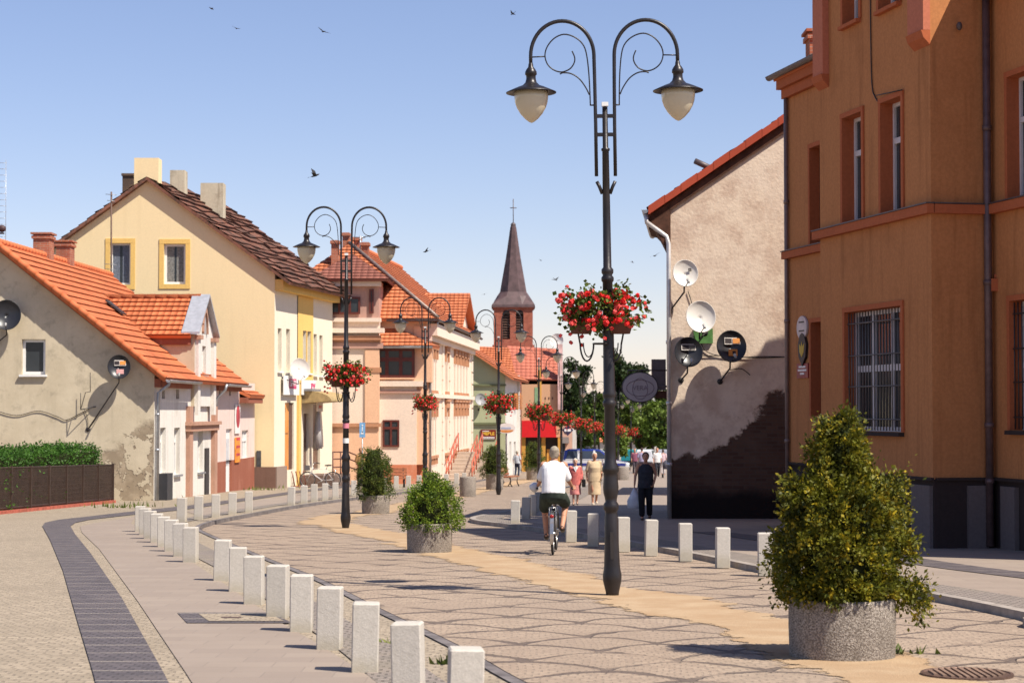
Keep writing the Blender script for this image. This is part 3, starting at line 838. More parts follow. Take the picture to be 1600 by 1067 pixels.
def yr(x, y_, z): return V((x + .155 * (y_ - YY), y_, z))
a0, a1 = YY - .25, YY + L_Y + .4
ex, ezz = YX + .75, ezY - .75 * sl
roof_plane(mb, yr(ex, a0, ezz + .1), yr(ex, a1, ezz + .1), yr(rx, a1, rz + .1), yr(rx, a0, rz + .1), .42, .07, sag=.14, seed=4)
roof_plane(mb, yr(lx - .3, a0, rz - (rx - lx + .3) * sl + .1), yr(lx - .3, a1, rz - (rx - lx + .3) * sl + .1), yr(rx, a1, rz + .1), yr(rx, a0, rz + .1), .42, .05, sag=.06, seed=9)
yroof = mb.build('roof', OLDTILE, yh, fix=False)
CHIM = plaster('chimney_plaster', (.50, .44, .33), (.2, .15, .1), .7, .6, big=1.2)
c0 = AT(231, 290, YY + .35); mb = MB(); w_ = 1.0
mb.box((c0.x - .5, YY - .02, rz - .45), (1.0, 0, 0), (0, .8, 0), (0, 0, zr(231, 247, YY) - rz + .45)); mb.build('chimney', YEL, yroof)
for px, pt, pb, sx, y in ((277, 266, 303, .62, YY + 2.6), (331, 286, 325, .98, YY + 4.2)):
    p = AT(px, pt, y); mb = MB(); mb.box((p.x - sx / 2, y, p.z - 2.0), (sx, 0, 0), (0, .8, 0), (0, 0, 2.0)); mb.build('chimney', CHIM, yroof)
p = AT(203, 273, YY + 3.0); mb = MB(); mb.box((p.x - .32, YY + 3, p.z - 1.6), (.6, 0, 0), (0, .7, 0), (0, 0, 1.6)); mb.cbox((p.x, YY + 3.35, p.z), .72, .8, .1)
mb.build('chimney', brickm('sooty_brick', (.10, .07, .055), (.14, .09, .06), (.08, .06, .05)), yroof)
window(yh, YG, wy1, WHITEP, depth=.18, mull=0, bw=.08, curtain=plain('net_curtain', (.13, .15, .19), .9, var=.3, scale=14)); frame_trim(yh, YG, wy1, .19, YEL2, t=.03)
window(yh, YG, wy2, WHITEP, depth=.18, mull=0, bw=.1, curtain=plain('lace_curtain', (.18, .18, .17), .9, var=.4, scale=14)); frame_trim(yh, YG, wy2, .19, YEL2, t=.03)
for r in upp: window(yh, YS, r, WHITEP, depth=.2, mull=1, trans=.68, sill=WHITEP)
b0, b1 = YS.px(464, 560)[0], YS.px(488, 560)[0]
mb = MB(); rr_ = [(max(r[0] - .005, b0 + .01), r[1] - .01, min(r[2] + .005, b1 - .01), r[3] + .01) for r in upp[2:4]]
wall(mb, YS, [(b0, YS.px(475, 600)[1]), (b1, YS.px(475, 600)[1]), (b1, eZ - .76), (b0, eZ - .76)], rr_, .04, 0, .04); mb.build('yellow_panel', YEL2, yh)
boxes('pilaster', YEL2, yh, (YS.P(b0 - .02, zgY(b0), .003), YS.u * .4, YS.n * .1, V((0, 0, YS.px(475, 600)[1] - zgY(b0) - .01))))
boxes('eave_cornice', YEL2, yh, (YS.P(0.02, eZ - .75, .003), YS.u * (L_Y - .04), YS.n * .35, V((0, 0, .45))))
mb = MB(); pt = YS.px(440, 728)[1]
mb.box(YG.P(-.08, g0, .003), YG.u * 3.2, YG.n * .09, V((0, 0, pt - g0)), 0)
mb.box(YS.P(.0, zgY(0) - .2, .003), YS.u * doorr[0] * .96, YS.n * .12, V((0, 0, pt - zgY(0) + .2)), 1)
mb.build('plinth', [PLIN, plaster('grey_brown_plinth', (.28, .21, .17))], yh)
t = NT('orange_door_wood'); v = t.noise(1.0, 5, t.map(t.co(), (3, 9, .8))); t.col(t.mix(t.ramp(v, .35, .65), (.62, .17, .02), (.70, .36, .10))); t.fin(.4, coat=.2); ODOOR = t.m
mb = MB(); u0, z0, u1, z1 = doorr; mb.box(YS.P(u0, z0, -.1), YS.u * (u1 - u0) * .55, YS.n * .05, V((0, 0, z1 - z0))); mb.box(YS.P(u0 + .1, z0 + (z1 - z0) * .55, -.047), YS.u * (u1 - u0) * .4, YS.n * .03, V((0, 0, .1)))
dd = mb.build('door', ODOOR, yh)
mb = MB(); mb.box(YS.P(u0 + (u1 - u0) * .55 + .01, z0, -.12), YS.u * (u1 - u0) * .44, YS.n * .05, V((0, 0, z1 - z0))); mb.build('open_leaf', plain('dark_brown_door', (.10, .045, .03), .5), dd)
for r in (shopd, shopw):
    mb = MB(); mb.box(YS.P(r[0], r[1], -.15), YS.u * (r[2] - r[0]), YS.n * .05, V((0, 0, r[3] - r[1]))); mb.build('shop_door', plain('shop_door_brown', (.13, .07, .05), .4, var=.4), yh)
mb = MB(); u0 = YS.px(470, 625)[0]; u1 = YS.px(500, 625)[0]; z0 = YS.px(480, 630)[1]
pr = [YS.P(u0, z0, .05)] + [YS.P(u0, z0 + .1 + .45 * math.sin(a), .05 + 1.25 * (1 - math.cos(a)) if False else 1.35 * math.cos(a)) for a in [PI / 2 * k / 8 for k in range(9)]]
mb.prism(pr, YS.u * (u1 - u0)); mb.build('canopy', plain('canopy_ochre', (.36, .26, .12), .6, var=.2), yh)
mb = MB(); u0 = YS.px(484, 650)[0]; mb.loft([(YS.P(u0, zgY(u0) + 1.9, .35), YS.u * .22, YS.n * .22), (YS.P(u0, zgY(u0) + 2.8, .35), YS.u * .14, YS.n * .14), (YS.P(u0, zgY(u0) + 3.9, .35), YS.u * .04, YS.n * .04)], 10)
par = mb.build('folded_parasol', plain('parasol_grey', (.45, .42, .40), .9), None); par.name = 'folded_parasol'; tag(par, 'folded grey parasol standing in front of the brown shop door', 'parasol')
# shop signs
SPR = plain('sign_pink', (.55, .04, .14), .5, var=.1)
r = YS.rect(438, 587, 462, 617); o = board('shop_sign', 'white sign board with a pink panel over the orange door', 'sign', YS, r, WHITEP, .12)
b = YS.rect(446, 592, 457, 607); mb = MB(); mb.box(YS.P(b[0], b[1], .164), YS.u * (b[2] - b[0]), YS.n * .01, V((0, 0, b[3] - b[1]))); mb.build('panel', SPR, o)
text_mesh(o, 'SPW', YS, (b[0] + b[2]) / 2, (b[1] + b[3]) / 2, .36, WHITEP, .178, sx=1.25, bold=.008)
r = YS.rect(466, 594, 488, 617); o = board('shop_sign', 'white sign board with pink lettering over the ochre canopy', 'sign', YS, r, WHITEP, .12)
b = YS.rect(480, 596, 487, 611); text_mesh(o, 'SPW', YS, (b[0] + b[2]) / 2, (b[1] + b[3]) / 2, .32, SPR, .168, sx=1.2, bold=.008)
mb = MB(); u0 = YS.px(469, 609)[0]; mb.box(YS.P(u0, YS.px(475, 611)[1], .17), YS.u * 1.6, YS.n * .35, V((0, 0, .1))); mb.build('sign_lamp', ZINC, o)
r = YG.rect(401, 704, 408, 730); o = board('notice_board', 'small dark poster board on the yellow gable above the plinth', 'notice board', YG, r, plain('dark_poster', (.05, .05, .05), .6, var=.5, scale=3), .01, .03)
r = YS.rect(473, 628, 482, 643); o = board('hanging_sign', 'little red and white sign under the ochre canopy', 'sign', YS, r, plain('beige_sign', (.55, .45, .35), .5), .6, .05)
b = r; mb = MB(); mb.box(YS.P(b[0] + .25, b[1] + .15, .655), YS.u * (b[2] - b[0] - .5), YS.n * .01, V((0, 0, b[3] - b[1] - .3))); mb.build('panel', plain('sign_red', (.5, .06, .03), .5), o)
# ramp railing in front of the shop
RAIL = plain('brown_rail', (.10, .035, .025), .5, .2, var=.2)
o = thing('ramp_railing', 'brown tubular railing of the ramp behind the white bicycle', 'railing', tuple(YS.P(6, gz(86), 1.2)))
mb = MB(); zz = [0.45, .8, 1.1]
A_, B_, C_ = YS.P(3.9, 0, 1.5), YS.P(6.3, 0, 1.6), YS.P(8.2, 0, 1.7)
def gh(p, h): return V((p.x, p.y, gz(p.y) + h))
base = .55
for h in (.35, .7, 1.0):
    mb.tube([gh(A_, base + h), gh(B_, base + h), gh(C_ + V((1.4, -1.0, 0)), h * .8)], .03, 6)
for p, b_ in ((A_, base), (A_.lerp(B_, .5), base), (B_, base)): mb.tube([gh(p, 0), gh(p, b_ + 1.0)], .03, 6)
q = C_ + V((1.4, -1.0, 0))
for k in (.35, .7, 1): p = B_.lerp(q, k); mb.tube([gh(p, 0), gh(p, base * (1 - k) + 1.0 - .2 * k)], .03, 6)
mb.build('rails', RAIL, o)
mb = MB(); mb.box(gh(YS.P(3.6, 0, .15), -.1), YS.u * 2.9, YS.n * 1.5, V((0, 0, base + .1))); mb.build('landing', plaster('landing_concrete', (.17, .115, .09)), o)
# ================================================================== pink corner house in the middle
MX, MY = -3.95, 93.0
MS = Fr(MX, MY, .067, 1, 1, 0)                # ornate street side
MF = Fr(MX, MY, -1, 0, 0, -1)                 # front towards us, u runs left
PEACH = plaster('peach_plaster', (.72, .44, .28), (.6, .34, .21), .2, .15)
PALEP = plaster('pale_plaster', (.74, .60, .48), (.62, .47, .37), .2, .15)
CREAM2 = plaster('cream_ornate_plaster', (.76, .60, .47), (.62, .44, .32), .3, .3)
ROSE = plaster('rose_plaster', (.46, .27, .21), (.36, .2, .15), .2, .15)
SALM = plaster('salmon_plinth', (.55, .19, .10), (.66, .48, .38), .45, .2, big=1.0)
TERRA = plaster('terracotta_trim', (.46, .23, .13), (.3, .14, .08), .4, .3)
REDBRN = plain('red_brown_window', (.11, .022, .014), .5, var=.2)
mh = thing('pink_corner_house', 'large pink and cream corner house with orange hip roof and ornate street front', 'house', (MX, MY, gz(MY)))
g0 = gz(MY) - .6
EM = zr(668, 499, MY)
ML_ = 24.0                                    # street length
TW = Fr(-7.0, 91.6, -1, 0, 0, -1)             # tower front plane
BW = Fr(0, 92.2, -1, 0, 0, -1)                # bay front plane
tx0, tx1 = AT(497, 450, 91.6).x, AT(592, 450, 91.6).x
bx0, bx1 = AT(578, 600, 92.2).x, AT(651, 600, 92.2).x
bay_top = zr(620, 541, 92.2)
w_small = MF.rect(598, 656, 623, 698)
plz = zr(640, 725, MY)
mb = MB()
wL = MX - tx1
wall(mb, MF, [(0, plz), (wL + .3, plz), (wL + .3, EM), (0, EM)], [], .2, 0)
wall(mb, MF, [(0, g0), (wL + 3, g0), (wL + 3, plz), (0, plz)], [], .2, 2)
# street side, two storeys of narrow windows
wins = []
for row in ((548, 612), (640, 712)):
    for g_ in ((.9, 2.1, 3.3), (13.0, 14.8, 16.6, 18.4, 20.2)):
        for u in g_:
            zt = zr(671, row[0], 94); zb = zr(671, row[1], 94)
            wins.append((u * 1.0, zb, u + .62, zt))
for k in (0, 1): wins.append((8.3, (wins[0][1], wins[8][1])[k] - (.0, 0)[k], 9.5, (wins[0][3], wins[8][3])[k]))
wall(mb, MS, [(0, g0 - .4), (ML_, g0 - .4), (ML_, EM), (0, EM)], wins, .25, 1)
xe, ye = MS.P(ML_, 0).x, MS.P(ML_, 0).y
mb.face([(xe, ye, g0 - 1), (xe, ye, EM), (xe - 9, ye, EM), (xe - 9, ye, g0 - 1)], 1)
# tower body
def tbox(x0, x1, z0, z1, y, m, d=3.0): mb.box((x0, y, z0), (x1 - x0, 0, 0), (0, d, 0), (0, 0, z1 - z0), m)
tz = [zr(540, p, 91.6) for p in (437, 491, 500, 517, 528, 535, 578, 664, 760)]
tbox(tx0 - 3, tx1, tz[7], tz[2], 91.6, 3)
tbox(tx0 - 3, tx1 - .02, g0, tz[7], 91.6 + .02, 0)
mb.box((tx0 + .1, 91.62, tz[2]), (tx1 - tx0 - .1, 0, 0), (0, 3, 0), (0, 0, tz[0] - tz[2]), 4)
# bay body below the big window
blz = zr(620, 597, 92.2)
tbox(bx0, bx1, g0 + .02, plz, 92.18, 2, 1.5); tbox(bx0, bx1, plz, blz, 92.2, 3, 1.5); tbox(bx0, bx1 + .7, blz, bay_top, 92.24, 0, 1.5)
tbox(bx1, MX - .05, plz, blz, 92.35, 0, 1.4)
mb.build('wall', [PEACH, CREAM2, SALM, PALEP, ROSE], mh)
mb = MB()                                     # bands of the tower
def band(x0, x1, z0, z1, y, m, d=.25): mb.box((x0, y - d, z0), (x1 - x0, 0, 0), (0, d + .3, 0), (0, 0, z1 - z0), m)
for a, b, m, d in ((0, .22, 0, .25), (1, .18, 0, .2), (3, .2, 1, .24), (5, .22, 1, .12), (7, .16, 1, .1)):
    z = tz[(0, 2, 2, 4, 5, 6, 7, 7)[a]] if a else tz[0] - .2
    band(tx0 - 2.5, tx1 + .1, z - b / 2, z + b / 2, 91.6, m, d)
band(tx0 - 2.5, tx1 + .25, tz[3] - .1, tz[3] + .12, 91.6, 0, .34); band(tx0 - 2.5, tx1 + .12, tz[4] - .2, tz[4] + .02, 91.6, 1, .16)
band(tx0 - 2.5, tx1 + .2, tz[5] - .28, tz[5] - .02, 91.6, 2, .12)
band(tx1 - .62, tx1 + .03, tz[7] + .1, tz[5] - .32, 91.6, 3, .08)
band(bx0 - .1, bx1 + .3, blz - .2, blz + .05, 92.2, 0, .22); band(bx0 - .08, bx1 + .2, zr(620, 612, 92) - .06, zr(620, 612, 92) + .06, 92.2, 2, .12)
mb.build('cornice_band', [PALEP, TERRA, ROSE, PEACH], mh)
# windows of tower and bay
r = TW.rect(514, 464, 563, 491); fr = TW
window(mh, fr, r, REDBRN, depth=-.06, mull=2, bw=.09, d=0)
r = TW.rect(577, 452, 584, 490); window(mh, fr, r, REDBRN, depth=-.05, mull=0, bw=.08)
r = BW.rect(583, 544, 648, 590); window(mh, BW, r, REDBRN, depth=-.06, mull=2, trans=.62, bw=.13, sill=PEACH)
r = BW.rect(598, 656, 624, 698); window(mh, BW, r, REDBRN, depth=-.04, mull=1, trans=.7, bw=.08)
# roofs
mb = MB()
rzM, ryM = zr(546, 381, 99.5), 99.5; rxM = AT(546, 381, 99.5).x
eF = MY - .5; exS = MX + .5
def ms(x, y, z): return V((x + .067 * (y - MY), y, z))
roof_plane(mb, (2 * rxM - MX - .5, eF, EM), (exS, eF, EM), (rxM, ryM, rzM), (rxM - .01, ryM, rzM), .42, .05)
roof_plane(mb, ms(exS, eF, EM), ms(exS, MY + ML_ + .4, EM), ms(rxM, MY + ML_ + .4, rzM), V((rxM, ryM, rzM)), .42, .05)
roof_plane(mb, V((2 * rxM - MX - .5, eF, EM)), ms(2 * rxM - MX - .5, MY + ML_, EM), ms(rxM, MY + ML_, rzM), V((rxM, ryM, rzM)), .42, .05)
mroof = mb.build('roof', TILE2, mh, fix=False)
mb = MB(); mb.tube([(exS, eF, EM + .08), (rxM, ryM, rzM + .08)], .085, 8); mb.build('hip_flashing', plain('hip_flashing', (.24, .18, .15), .5, .3, var=.25), mroof)
mb = MB(); ridge_caps(mb, (rxM, ryM, rzM + .05), ms(rxM, MY + ML_, rzM + .05), .14); mb.build('ridge_tiles', TILE2, mroof, fix=False)
# cross gable over the street front
cz = zr(690, 458, 110.5); cy = 110.5
mb = MB()
for s in (-1, 1):
    roof_plane(mb, ms(MX + .45, cy + s * 5.0, EM + .0), ms(MX - 5, cy + s * 5.0, EM), ms(MX - 5, cy, cz), ms(MX + .45, cy, cz), .42, .05)
mb.build('cross_gable_roof', TILE2, mroof, fix=False)
mb = MB(); mb.prism([ms(MX + .02, cy - 4.4, EM - .05), ms(MX + .02, cy + 4.4, EM - .05), ms(MX + .02, cy, cz - .35)], (-.3, 0, 0)); mb.build('gable', PALEP, mh)
# tower hip roof and the small roof of the bay
mb = MB()
tcx, tcy, tzp = (tx0 + tx1) / 2, 93.6, zr(546, 395, 93)
E = [V((tx0 - .45, 91.1, tz[0])), V((tx1 + .5, 91.1, tz[0])), V((tx1 + .5, 96.5, tz[0])), V((tx0 - .45, 96.5, tz[0]))]
ap = V((tcx, tcy, tzp))
for i in range(4): roof_plane(mb, E[i], E[(i + 1) % 4], ap, ap + V((.001, 0, 0)), .4, .03)
mb.build('tower_roof', tiles('brown_metal_tile', (.23, .085, .06), pitch=.3, var=.08), mh, fix=False)
mb = MB()
z1 = zr(610, 513, 93); xa, xb, xc, xd = bx0 - .1, bx1 + .75, AT(592, 513, 93).x, AT(621, 513, 93).x
roof_plane(mb, (xa, 91.7, bay_top), (xb, 91.7, bay_top), (xd, 93.0, z1), (xc, 93.0, z1), .36, .05)
roof_plane(mb, (xb, 91.7, bay_top), (xb + .3, 93.2, bay_top), (xd + .01, 93.05, z1), (xd, 93.0, z1), .36, .04)
mb.build('bay_roof', TILE2, mh, fix=False)
gutter(mh, (xa, 91.66, bay_top - .03), (xb, 91.66, bay_top - .03), ZINC, .09)
gutter(mh, (tx1 + .3, eF - .05, EM - .04), (exS + .05, eF - .05, EM - .04), DARKPIPE, .09)
gutter(mh, ms(exS + .05, eF, EM - .04), ms(exS + .05, MY + ML_, EM - .04), DARKPIPE, .09)
downpipe(mh, [MS.P(.15, EM - .1, .5), MS.P(.15, EM - .5, .12), MS.P(.15, gz(MY), .12)], ZINC, .06)
mb = MB()
for px, pt, y, sx in ((541, 364, 101, .34), (524, 376, 97.5, .36), (556, 371, 100.5, .50), (571, 379, 99.2, .36)):
    p = AT(px, pt, y); mb2 = MB(); mb2.cbox((p.x, y, p.z - 1.0), sx, .5, 2.0); mb2.cbox((p.x, y, p.z - .1), sx + .1, .7, .14); mb2.build('chimney', BRICK, mroof)
p = AT(563, 368, 99); mb = MB(); mb.tube([(p.x, 99, p.z - 1.2), (p.x, 99, p.z)], .04, 6); mb.tube([(p.x - .25, 99, p.z - .1), (p.x + .25, 99, p.z - .1)], .03, 6); mb.build('roof_vent', ZINC, mroof)
# street-front dressing
mb = MB(); mb.box(MS.P(.05, EM - .75, .003), MS.u * (ML_ - .1), MS.n * .45, V((0, 0, .55))); mb.box(MS.P(.05, EM - 1.0, .003), MS.u * (ML_ - .1), MS.n * .2, V((0, 0, .24)))
mb.build('eave_cornice', PALEP, mh)
mb = MB()
zm = (wins[0][1] + wins[8][3]) / 2
mb.box(MS.P(.05, zm + .15, .003), MS.u * (ML_ - .1), MS.n * .16, V((0, 0, .2))); mb.build('string_course', PALEP, mh)
for r in wins:
    w = window(mh, MS, r, WHITEP, depth=.22, mull=1, trans=.68)
    mb = MB(); u0, z0, u1, z1 = r
    mb.box(MS.P(u0 - .2, z1 + .1, .003), MS.u * (u1 - u0 + .4), MS.n * .12, V((0, 0, .3)))
    mb.box(MS.P(u0 - .26, z1 + .4, .003), MS.u * (u1 - u0 + .52), MS.n * .17, V((0, 0, .12)))
    mb.box(MS.P(u0 - .12, z1 + .52, .003), MS.u * (u1 - u0 + .24), MS.n * .10, V((0, 0, .4)))
    for s in (u0 - .24, u1 + .06):
        mb.box(MS.P(s, z1 - .35, .003), MS.u * .18, MS.n * .09, V((0, 0, .44)))
    mb.build('hood_mould', TERRA, w)
    mb = MB(); mb.box(MS.P(u0 - .15, z0 - .16, .003), MS.u * (u1 - u0 + .3), MS.n * .12, V((0, 0, .14)))
    for s in (u0 - .1, u1 - .06): mb.box(MS.P(s, z0 - .45, .003), MS.u * .16, MS.n * .08, V((0, 0, .28)))
    mb.build('sill', TERRA, w)
for u in (.03, 6.6, 10.2, ML_ - .5):
    mb = MB(); z = g0
    while z < EM - 1.1:
        mb.box(MS.P(u, z + .02, .003), MS.u * .7, MS.n * .05, V((0, 0, .62))); z += .7
    mb.build('quoins', PALEP if u > 5 else PEACH, mh)
q1 = None
mb = MB()
z = plz
while z < EM - .3:
    mb.box((MX - .62, MY - .1, z + .02), (.62, 0, 0), (0, .2, 0), (0, 0, .66)); z += .72
mb.build('quoins', PEACH, mh)

# steps with red railings in front
RRAIL = plain('orange_red_rail', (.42, .10, .05), .5, .1, var=.2)
STEPM = plaster('step_concrete', (.46, .36, .28), (.3, .25, .2), .4, .4)
for i, (yb, ya) in enumerate(((101.0, 107.5), (113.0, 119.5))):
    lab = ('flight of steps with red railing against the ornate front, nearer the salmon plinth', 'flight of steps with red railing against the ornate front, nearer the green house')[i]
    o = thing('entrance_steps', lab, 'steps', tuple(V((MS.P(yb - MY, 0, .8).x, yb, gz(yb)))), 'entrance steps of the ornate house')
    mb = MB(); n = 8
    for k in range(n):
        y0 = yb + (ya - yb) * k / n
        mb.box((MS.P(y0 - MY, 0, .02).x, y0, gz(y0) - .1), (1.5, 0, 0), (0, (ya - yb) * (n - k) / n, 0), (0, 0, .1 + .19 * (k + 1)))
    mb.build('treads', STEPM, o)
    for off in (.12, 1.42):
        mb = MB(); pts = []
        for k in range(6):
            y = yb - .3 + (ya - yb) * k / 5; p = MS.P(y - MY, 0, off); zz = gz(y) + .19 * 8 * k / 5
            pts.append(V((p.x, y, zz)))
            mb.tube([(p.x, y, zz), (p.x, y, zz + 1.0)], .035, 6)
        for h in (.5, 1.0): mb.tube([q + V((0, 0, h)) for q in pts], .04, 6)
        mb.build('railing', RRAIL, o)

# ================================================================== green house
GX, GY = -.42, 125.0
GS = Fr(GX, GY, .067, 1, 1, 0); GF = Fr(GX, GY, -1, 0, 0, -1)
GREEN = plaster('green_plaster', (.42, .43, .26), (.32, .31, .18), .4, .3)
gh_ = thing('green_house', 'green gabled house with white street front and open orange shutters', 'house', (GX, GY, gz(GY)))
eg = zr(797, 583, GY); sg = .66; hw = 6.0; g0 = gz(GY) - .8; LG = 15.0
mb = MB()
wall(mb, GF, [(0, g0), (2 * hw, g0), (2 * hw, eg), (hw, eg + hw * sg), (0, eg)], [], .2, 0)
gw = [GS.rect(800, 614, 803, 640), GS.rect(806, 614, 809, 640), GS.rect(796, 690, 799, 725), GS.rect(803, 690, 806, 725), GS.rect(808, 690, 811, 725)]
wall(mb, GS, [(0, g0 - .3), (LG, g0 - .3), (LG, eg), (0, eg)], gw, .25, 1)
xe, ye = GS.P(LG, 0).x, GS.P(LG, 0).y
mb.face([(xe, ye, g0), (xe, ye, eg), (xe - hw, ye, eg + hw * sg), (xe - 2 * hw, ye, eg), (xe - 2 * hw, ye, g0)], 1)
mb.build('wall', [GREEN, WHITEPL], gh_)
mb = MB()
def gsx(x, y, z): return V((x + .067 * (y - GY), y, z))
roof_plane(mb, gsx(GX + .6, GY - .5, eg - .35), gsx(GX + .6, GY + LG + .3, eg - .35), gsx(GX - hw, GY + LG + .3, eg + hw * sg + .05), gsx(GX - hw, GY - .5, eg + hw * sg + .05), .42, .05)
roof_plane(mb, gsx(GX - 2 * hw - .6, GY - .5, eg - .35), gsx(GX - 2 * hw - .6, GY + LG, eg - .35), gsx(GX - hw, GY + LG, eg + hw * sg + .05), gsx(GX - hw, GY - .5, eg + hw * sg + .05), .42, .05)
a, b = AT(766, 584, 136), AT(806, 588, 136); c, d = AT(795, 543, 140.5), AT(744, 541, 140.5)
roof_plane(mb, a, b, c, d, .42, .05)
mb.build('roof', TILE2, gh_, fix=False)
mb = MB(); mb.box(V((AT(762, 590, 136.3).x, 136.3, g0)), (2.2, 0, 0), (0, 4, 0), (0, 0, zr(790, 584, 136) - g0 - .1)); mb.build('rear_wing', WHITEPL, gh_)
mb = MB()
for z in (zr(770, 663, GY), zr(770, 603, GY)): mb.box(GF.P(-.05, z, .003), GF.u * 3.4, GF.n * .12, V((0, 0, .12)))
mb.build('string_course', plaster('dark_green_trim', (.16, .17, .09)), gh_)
for r in gw: window(gh_, GS, r, WHITEP, depth=.2, mull=1, trans=.7)
SHUT = plain('orange_shutter', (.42, .15, .04), .6, var=.2)
for r in gw[:2]:
    for u, dx in ((r[0], -.8), (r[2], .8)):
        mb = MB(); mb.box(GS.P(u, r[1], .02), GS.u * dx * .7 + GS.n * .18, GS.u * .06, V((0, 0, r[3] - r[1])))
        for k in range(6):
            z = r[1] + .1 + k * (r[3] - r[1] - .2) / 6
            mb.box(GS.P(u, z, .02) + GS.n * .1 - GS.u * .04 * 1, GS.u * dx * .55 + GS.n * .14, GS.n * .06, V((0, 0, .06)))
        mb.build('shutter', SHUT, gh_)
p = AT(746, 624, GY - .5)
# name board on the green wall
SIGNR = plain('sign_dark_red', (.17, .012, .01), .5, var=.15)
r = GF.rect(751, 671, 775, 686); o = board('name_board', 'dark red board with yellow lettering on the green wall', 'sign', GF, r, SIGNR, .02, .05)
YTXT = plain('sign_yellow', (.75, .42, .05), .5, var=.03); WTXT = plain('sign_white', (.75, .7, .68), .5, var=.03)
uc = (r[0] + r[2]) / 2; zc = (r[1] + r[3]) / 2
text_mesh(o, 'MEBLE', GF, uc, zc + .04, .27, YTXT, .08, bold=.012); 
mb = MB()
mb.box(GF.P(uc - .05, zc + .18, .072), GF.u * .42, GF.n * .008, V((0, 0, .045)))
for k, w in ((.16, .78), (.24, .8)): mb.box(GF.P(uc - w / 2, zc - k - .04, .072), GF.u * w, GF.n * .008, V((0, 0, .05)))
mb.build('small_print', WTXT, o)
# oval sign on a post in front of it
g = G(791, 744); o = thing('oval_sign', 'pale oval shop sign on a thin dark post by the green house', 'sign', tuple(g))
f = Fr(g.x, g.y, 1, 0, 0, -1); z = zr(791, 669, g.y)
mb = MB(); mb.tube([tuple(g), (g.x, g.y, z - .2)], .05, 8); mb.build('post', DARKPIPE, o)
def oval(fr, u, z, a, b, d, n=28): return [fr.P(u + a * math.cos(2 * PI * k / n), z + b * math.sin(2 * PI * k / n), d) for k in range(n)]
mb = MB(); mb.prism(oval(f, 0, z, .56, .32, .1), (0, .2, 0)); mb.build('panel', plain('oval_white', (.7, .6, .55), .4, var=.05), o)
mb = MB(); mb.flat([f.P(.45 * math.cos(a), z - .1 + .17 * math.sin(a), .106) for a in [PI + PI * k / 12 for k in range(13)]]); mb.build('emblem', plain('oval_orange', (.6, .22, .06), .5), o, fix=False)
mb = MB(); mb.box(f.P(-.3, z - .03, .104), (.6, 0, 0), (0, -.01, 0), (0, 0, .1)); mb.build('lettering', plain('oval_blue', (.35, .38, .5), .5), o)

# ================================================================== salmon shop building
SX, SY = AT(815, 700, 150).x, 150.0
SFr = Fr(SX, SY, 1, 0, 0, -1); g0 = gz(SY) - .8
sh = thing('salmon_shop_building', 'salmon flat fronted shop building with sloping red roof and long red fascia', 'shop building', (SX, SY, gz(SY)))
W_ = AT(879, 700, 150).x - SX; zt = zr(846, 592, SY)
STUC = plaster('salmon_stucco', (.58, .33, .19), (.5, .27, .15), .15, .2)
mb = MB(); ft = zr(840, 657, SY); fb = zr(840, 683, SY)
mb.box((SX, SY, fb), (W_, 0, 0), (0, 9, 0), (0, 0, zt - fb), 0)
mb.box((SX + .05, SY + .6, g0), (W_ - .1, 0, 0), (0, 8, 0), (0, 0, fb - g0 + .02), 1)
for a in (0, 1.5, W_ - .35): mb.box((SX + a, SY + .02, g0), (.3, 0, 0), (0, .6, 0), (0, 0, fb - g0), 2)
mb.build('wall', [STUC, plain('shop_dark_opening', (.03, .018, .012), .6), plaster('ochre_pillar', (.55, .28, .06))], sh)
for a, w in ((.4, 1.0), (1.9, .9)):
    mb = MB(); mb.box((SX + a, SY + .5, g0), (w, 0, 0), (0, .08, 0), (0, 0, fb - g0 - .9)); mb.build('shop_front', plain('ochre_shutter', (.6, .3, .06), .6, var=.15), sh)
mb = MB(); mb.box((SX + .02, SY - .25, fb), (W_ - .5, 0, 0), (0, .24, 0), (0, 0, ft - fb)); mb.build('fascia', plain('bright_red_fascia', (.62, .012, .015), .4, var=.06), sh)
zk = zr(846, 543, SY + 3)
mb = MB(); roof_plane(mb, (SX - .8, SY - .1, zt), (SX + W_ - .2, SY - .1, zt - .05), (SX + W_ - .4, SY + 3, zk - .1), (SX - 1.1, SY + 3, zk + .15), .4, .03)
mb.box((SX - .8, SY + .0, zt - .4), (W_ + .5, 0, 0), (0, 3, 0), (0, 0, .38))
mb.build('roof', tiles('red_metal_roof', (.44, .135, .085), pitch=.35, var=.06), sh, fix=False)
mb = MB(); mb.box((SX + W_ - .36, SY - .4, zr(876, 640, SY)), (.36, 0, 0), (0, .5, 0), (0, 0, zr(876, 538, SY) - zr(876, 640, SY)), 0); mb.build('advert_column', plain('pink_advert', (.66, .42, .38), .5, var=.25, scale=1.2), sh)
mb = MB(); mb.box((SX + 1.22, SY - .03, zr(845, 640, SY)), (.28, 0, 0), (0, .03, 0), (0, 0, 3.2)); mb.build('pilaster', plaster('yellow_stripe', (.62, .33, .08)), sh)
mb = MB(); mb.box((SX + .98, SY - .03, zr(842, 632, SY)), (.24, 0, 0), (0, .03, 0), (0, 0, 1.3)); mb.build('green_panel', plain('green_glass_panel', (.22, .33, .18), .3), sh)
for k in range(3):
    r = (1.75 + .27 * k, zr(850, 624, SY), 1.83 + .27 * k, zr(850, 620, SY)); mb = MB(); mb.box(SFr.P(r[0], r[1], 0), (.08, 0, 0), (0, -.02, 0), (0, 0, .18)); mb.build('vent', BROWNP, sh)
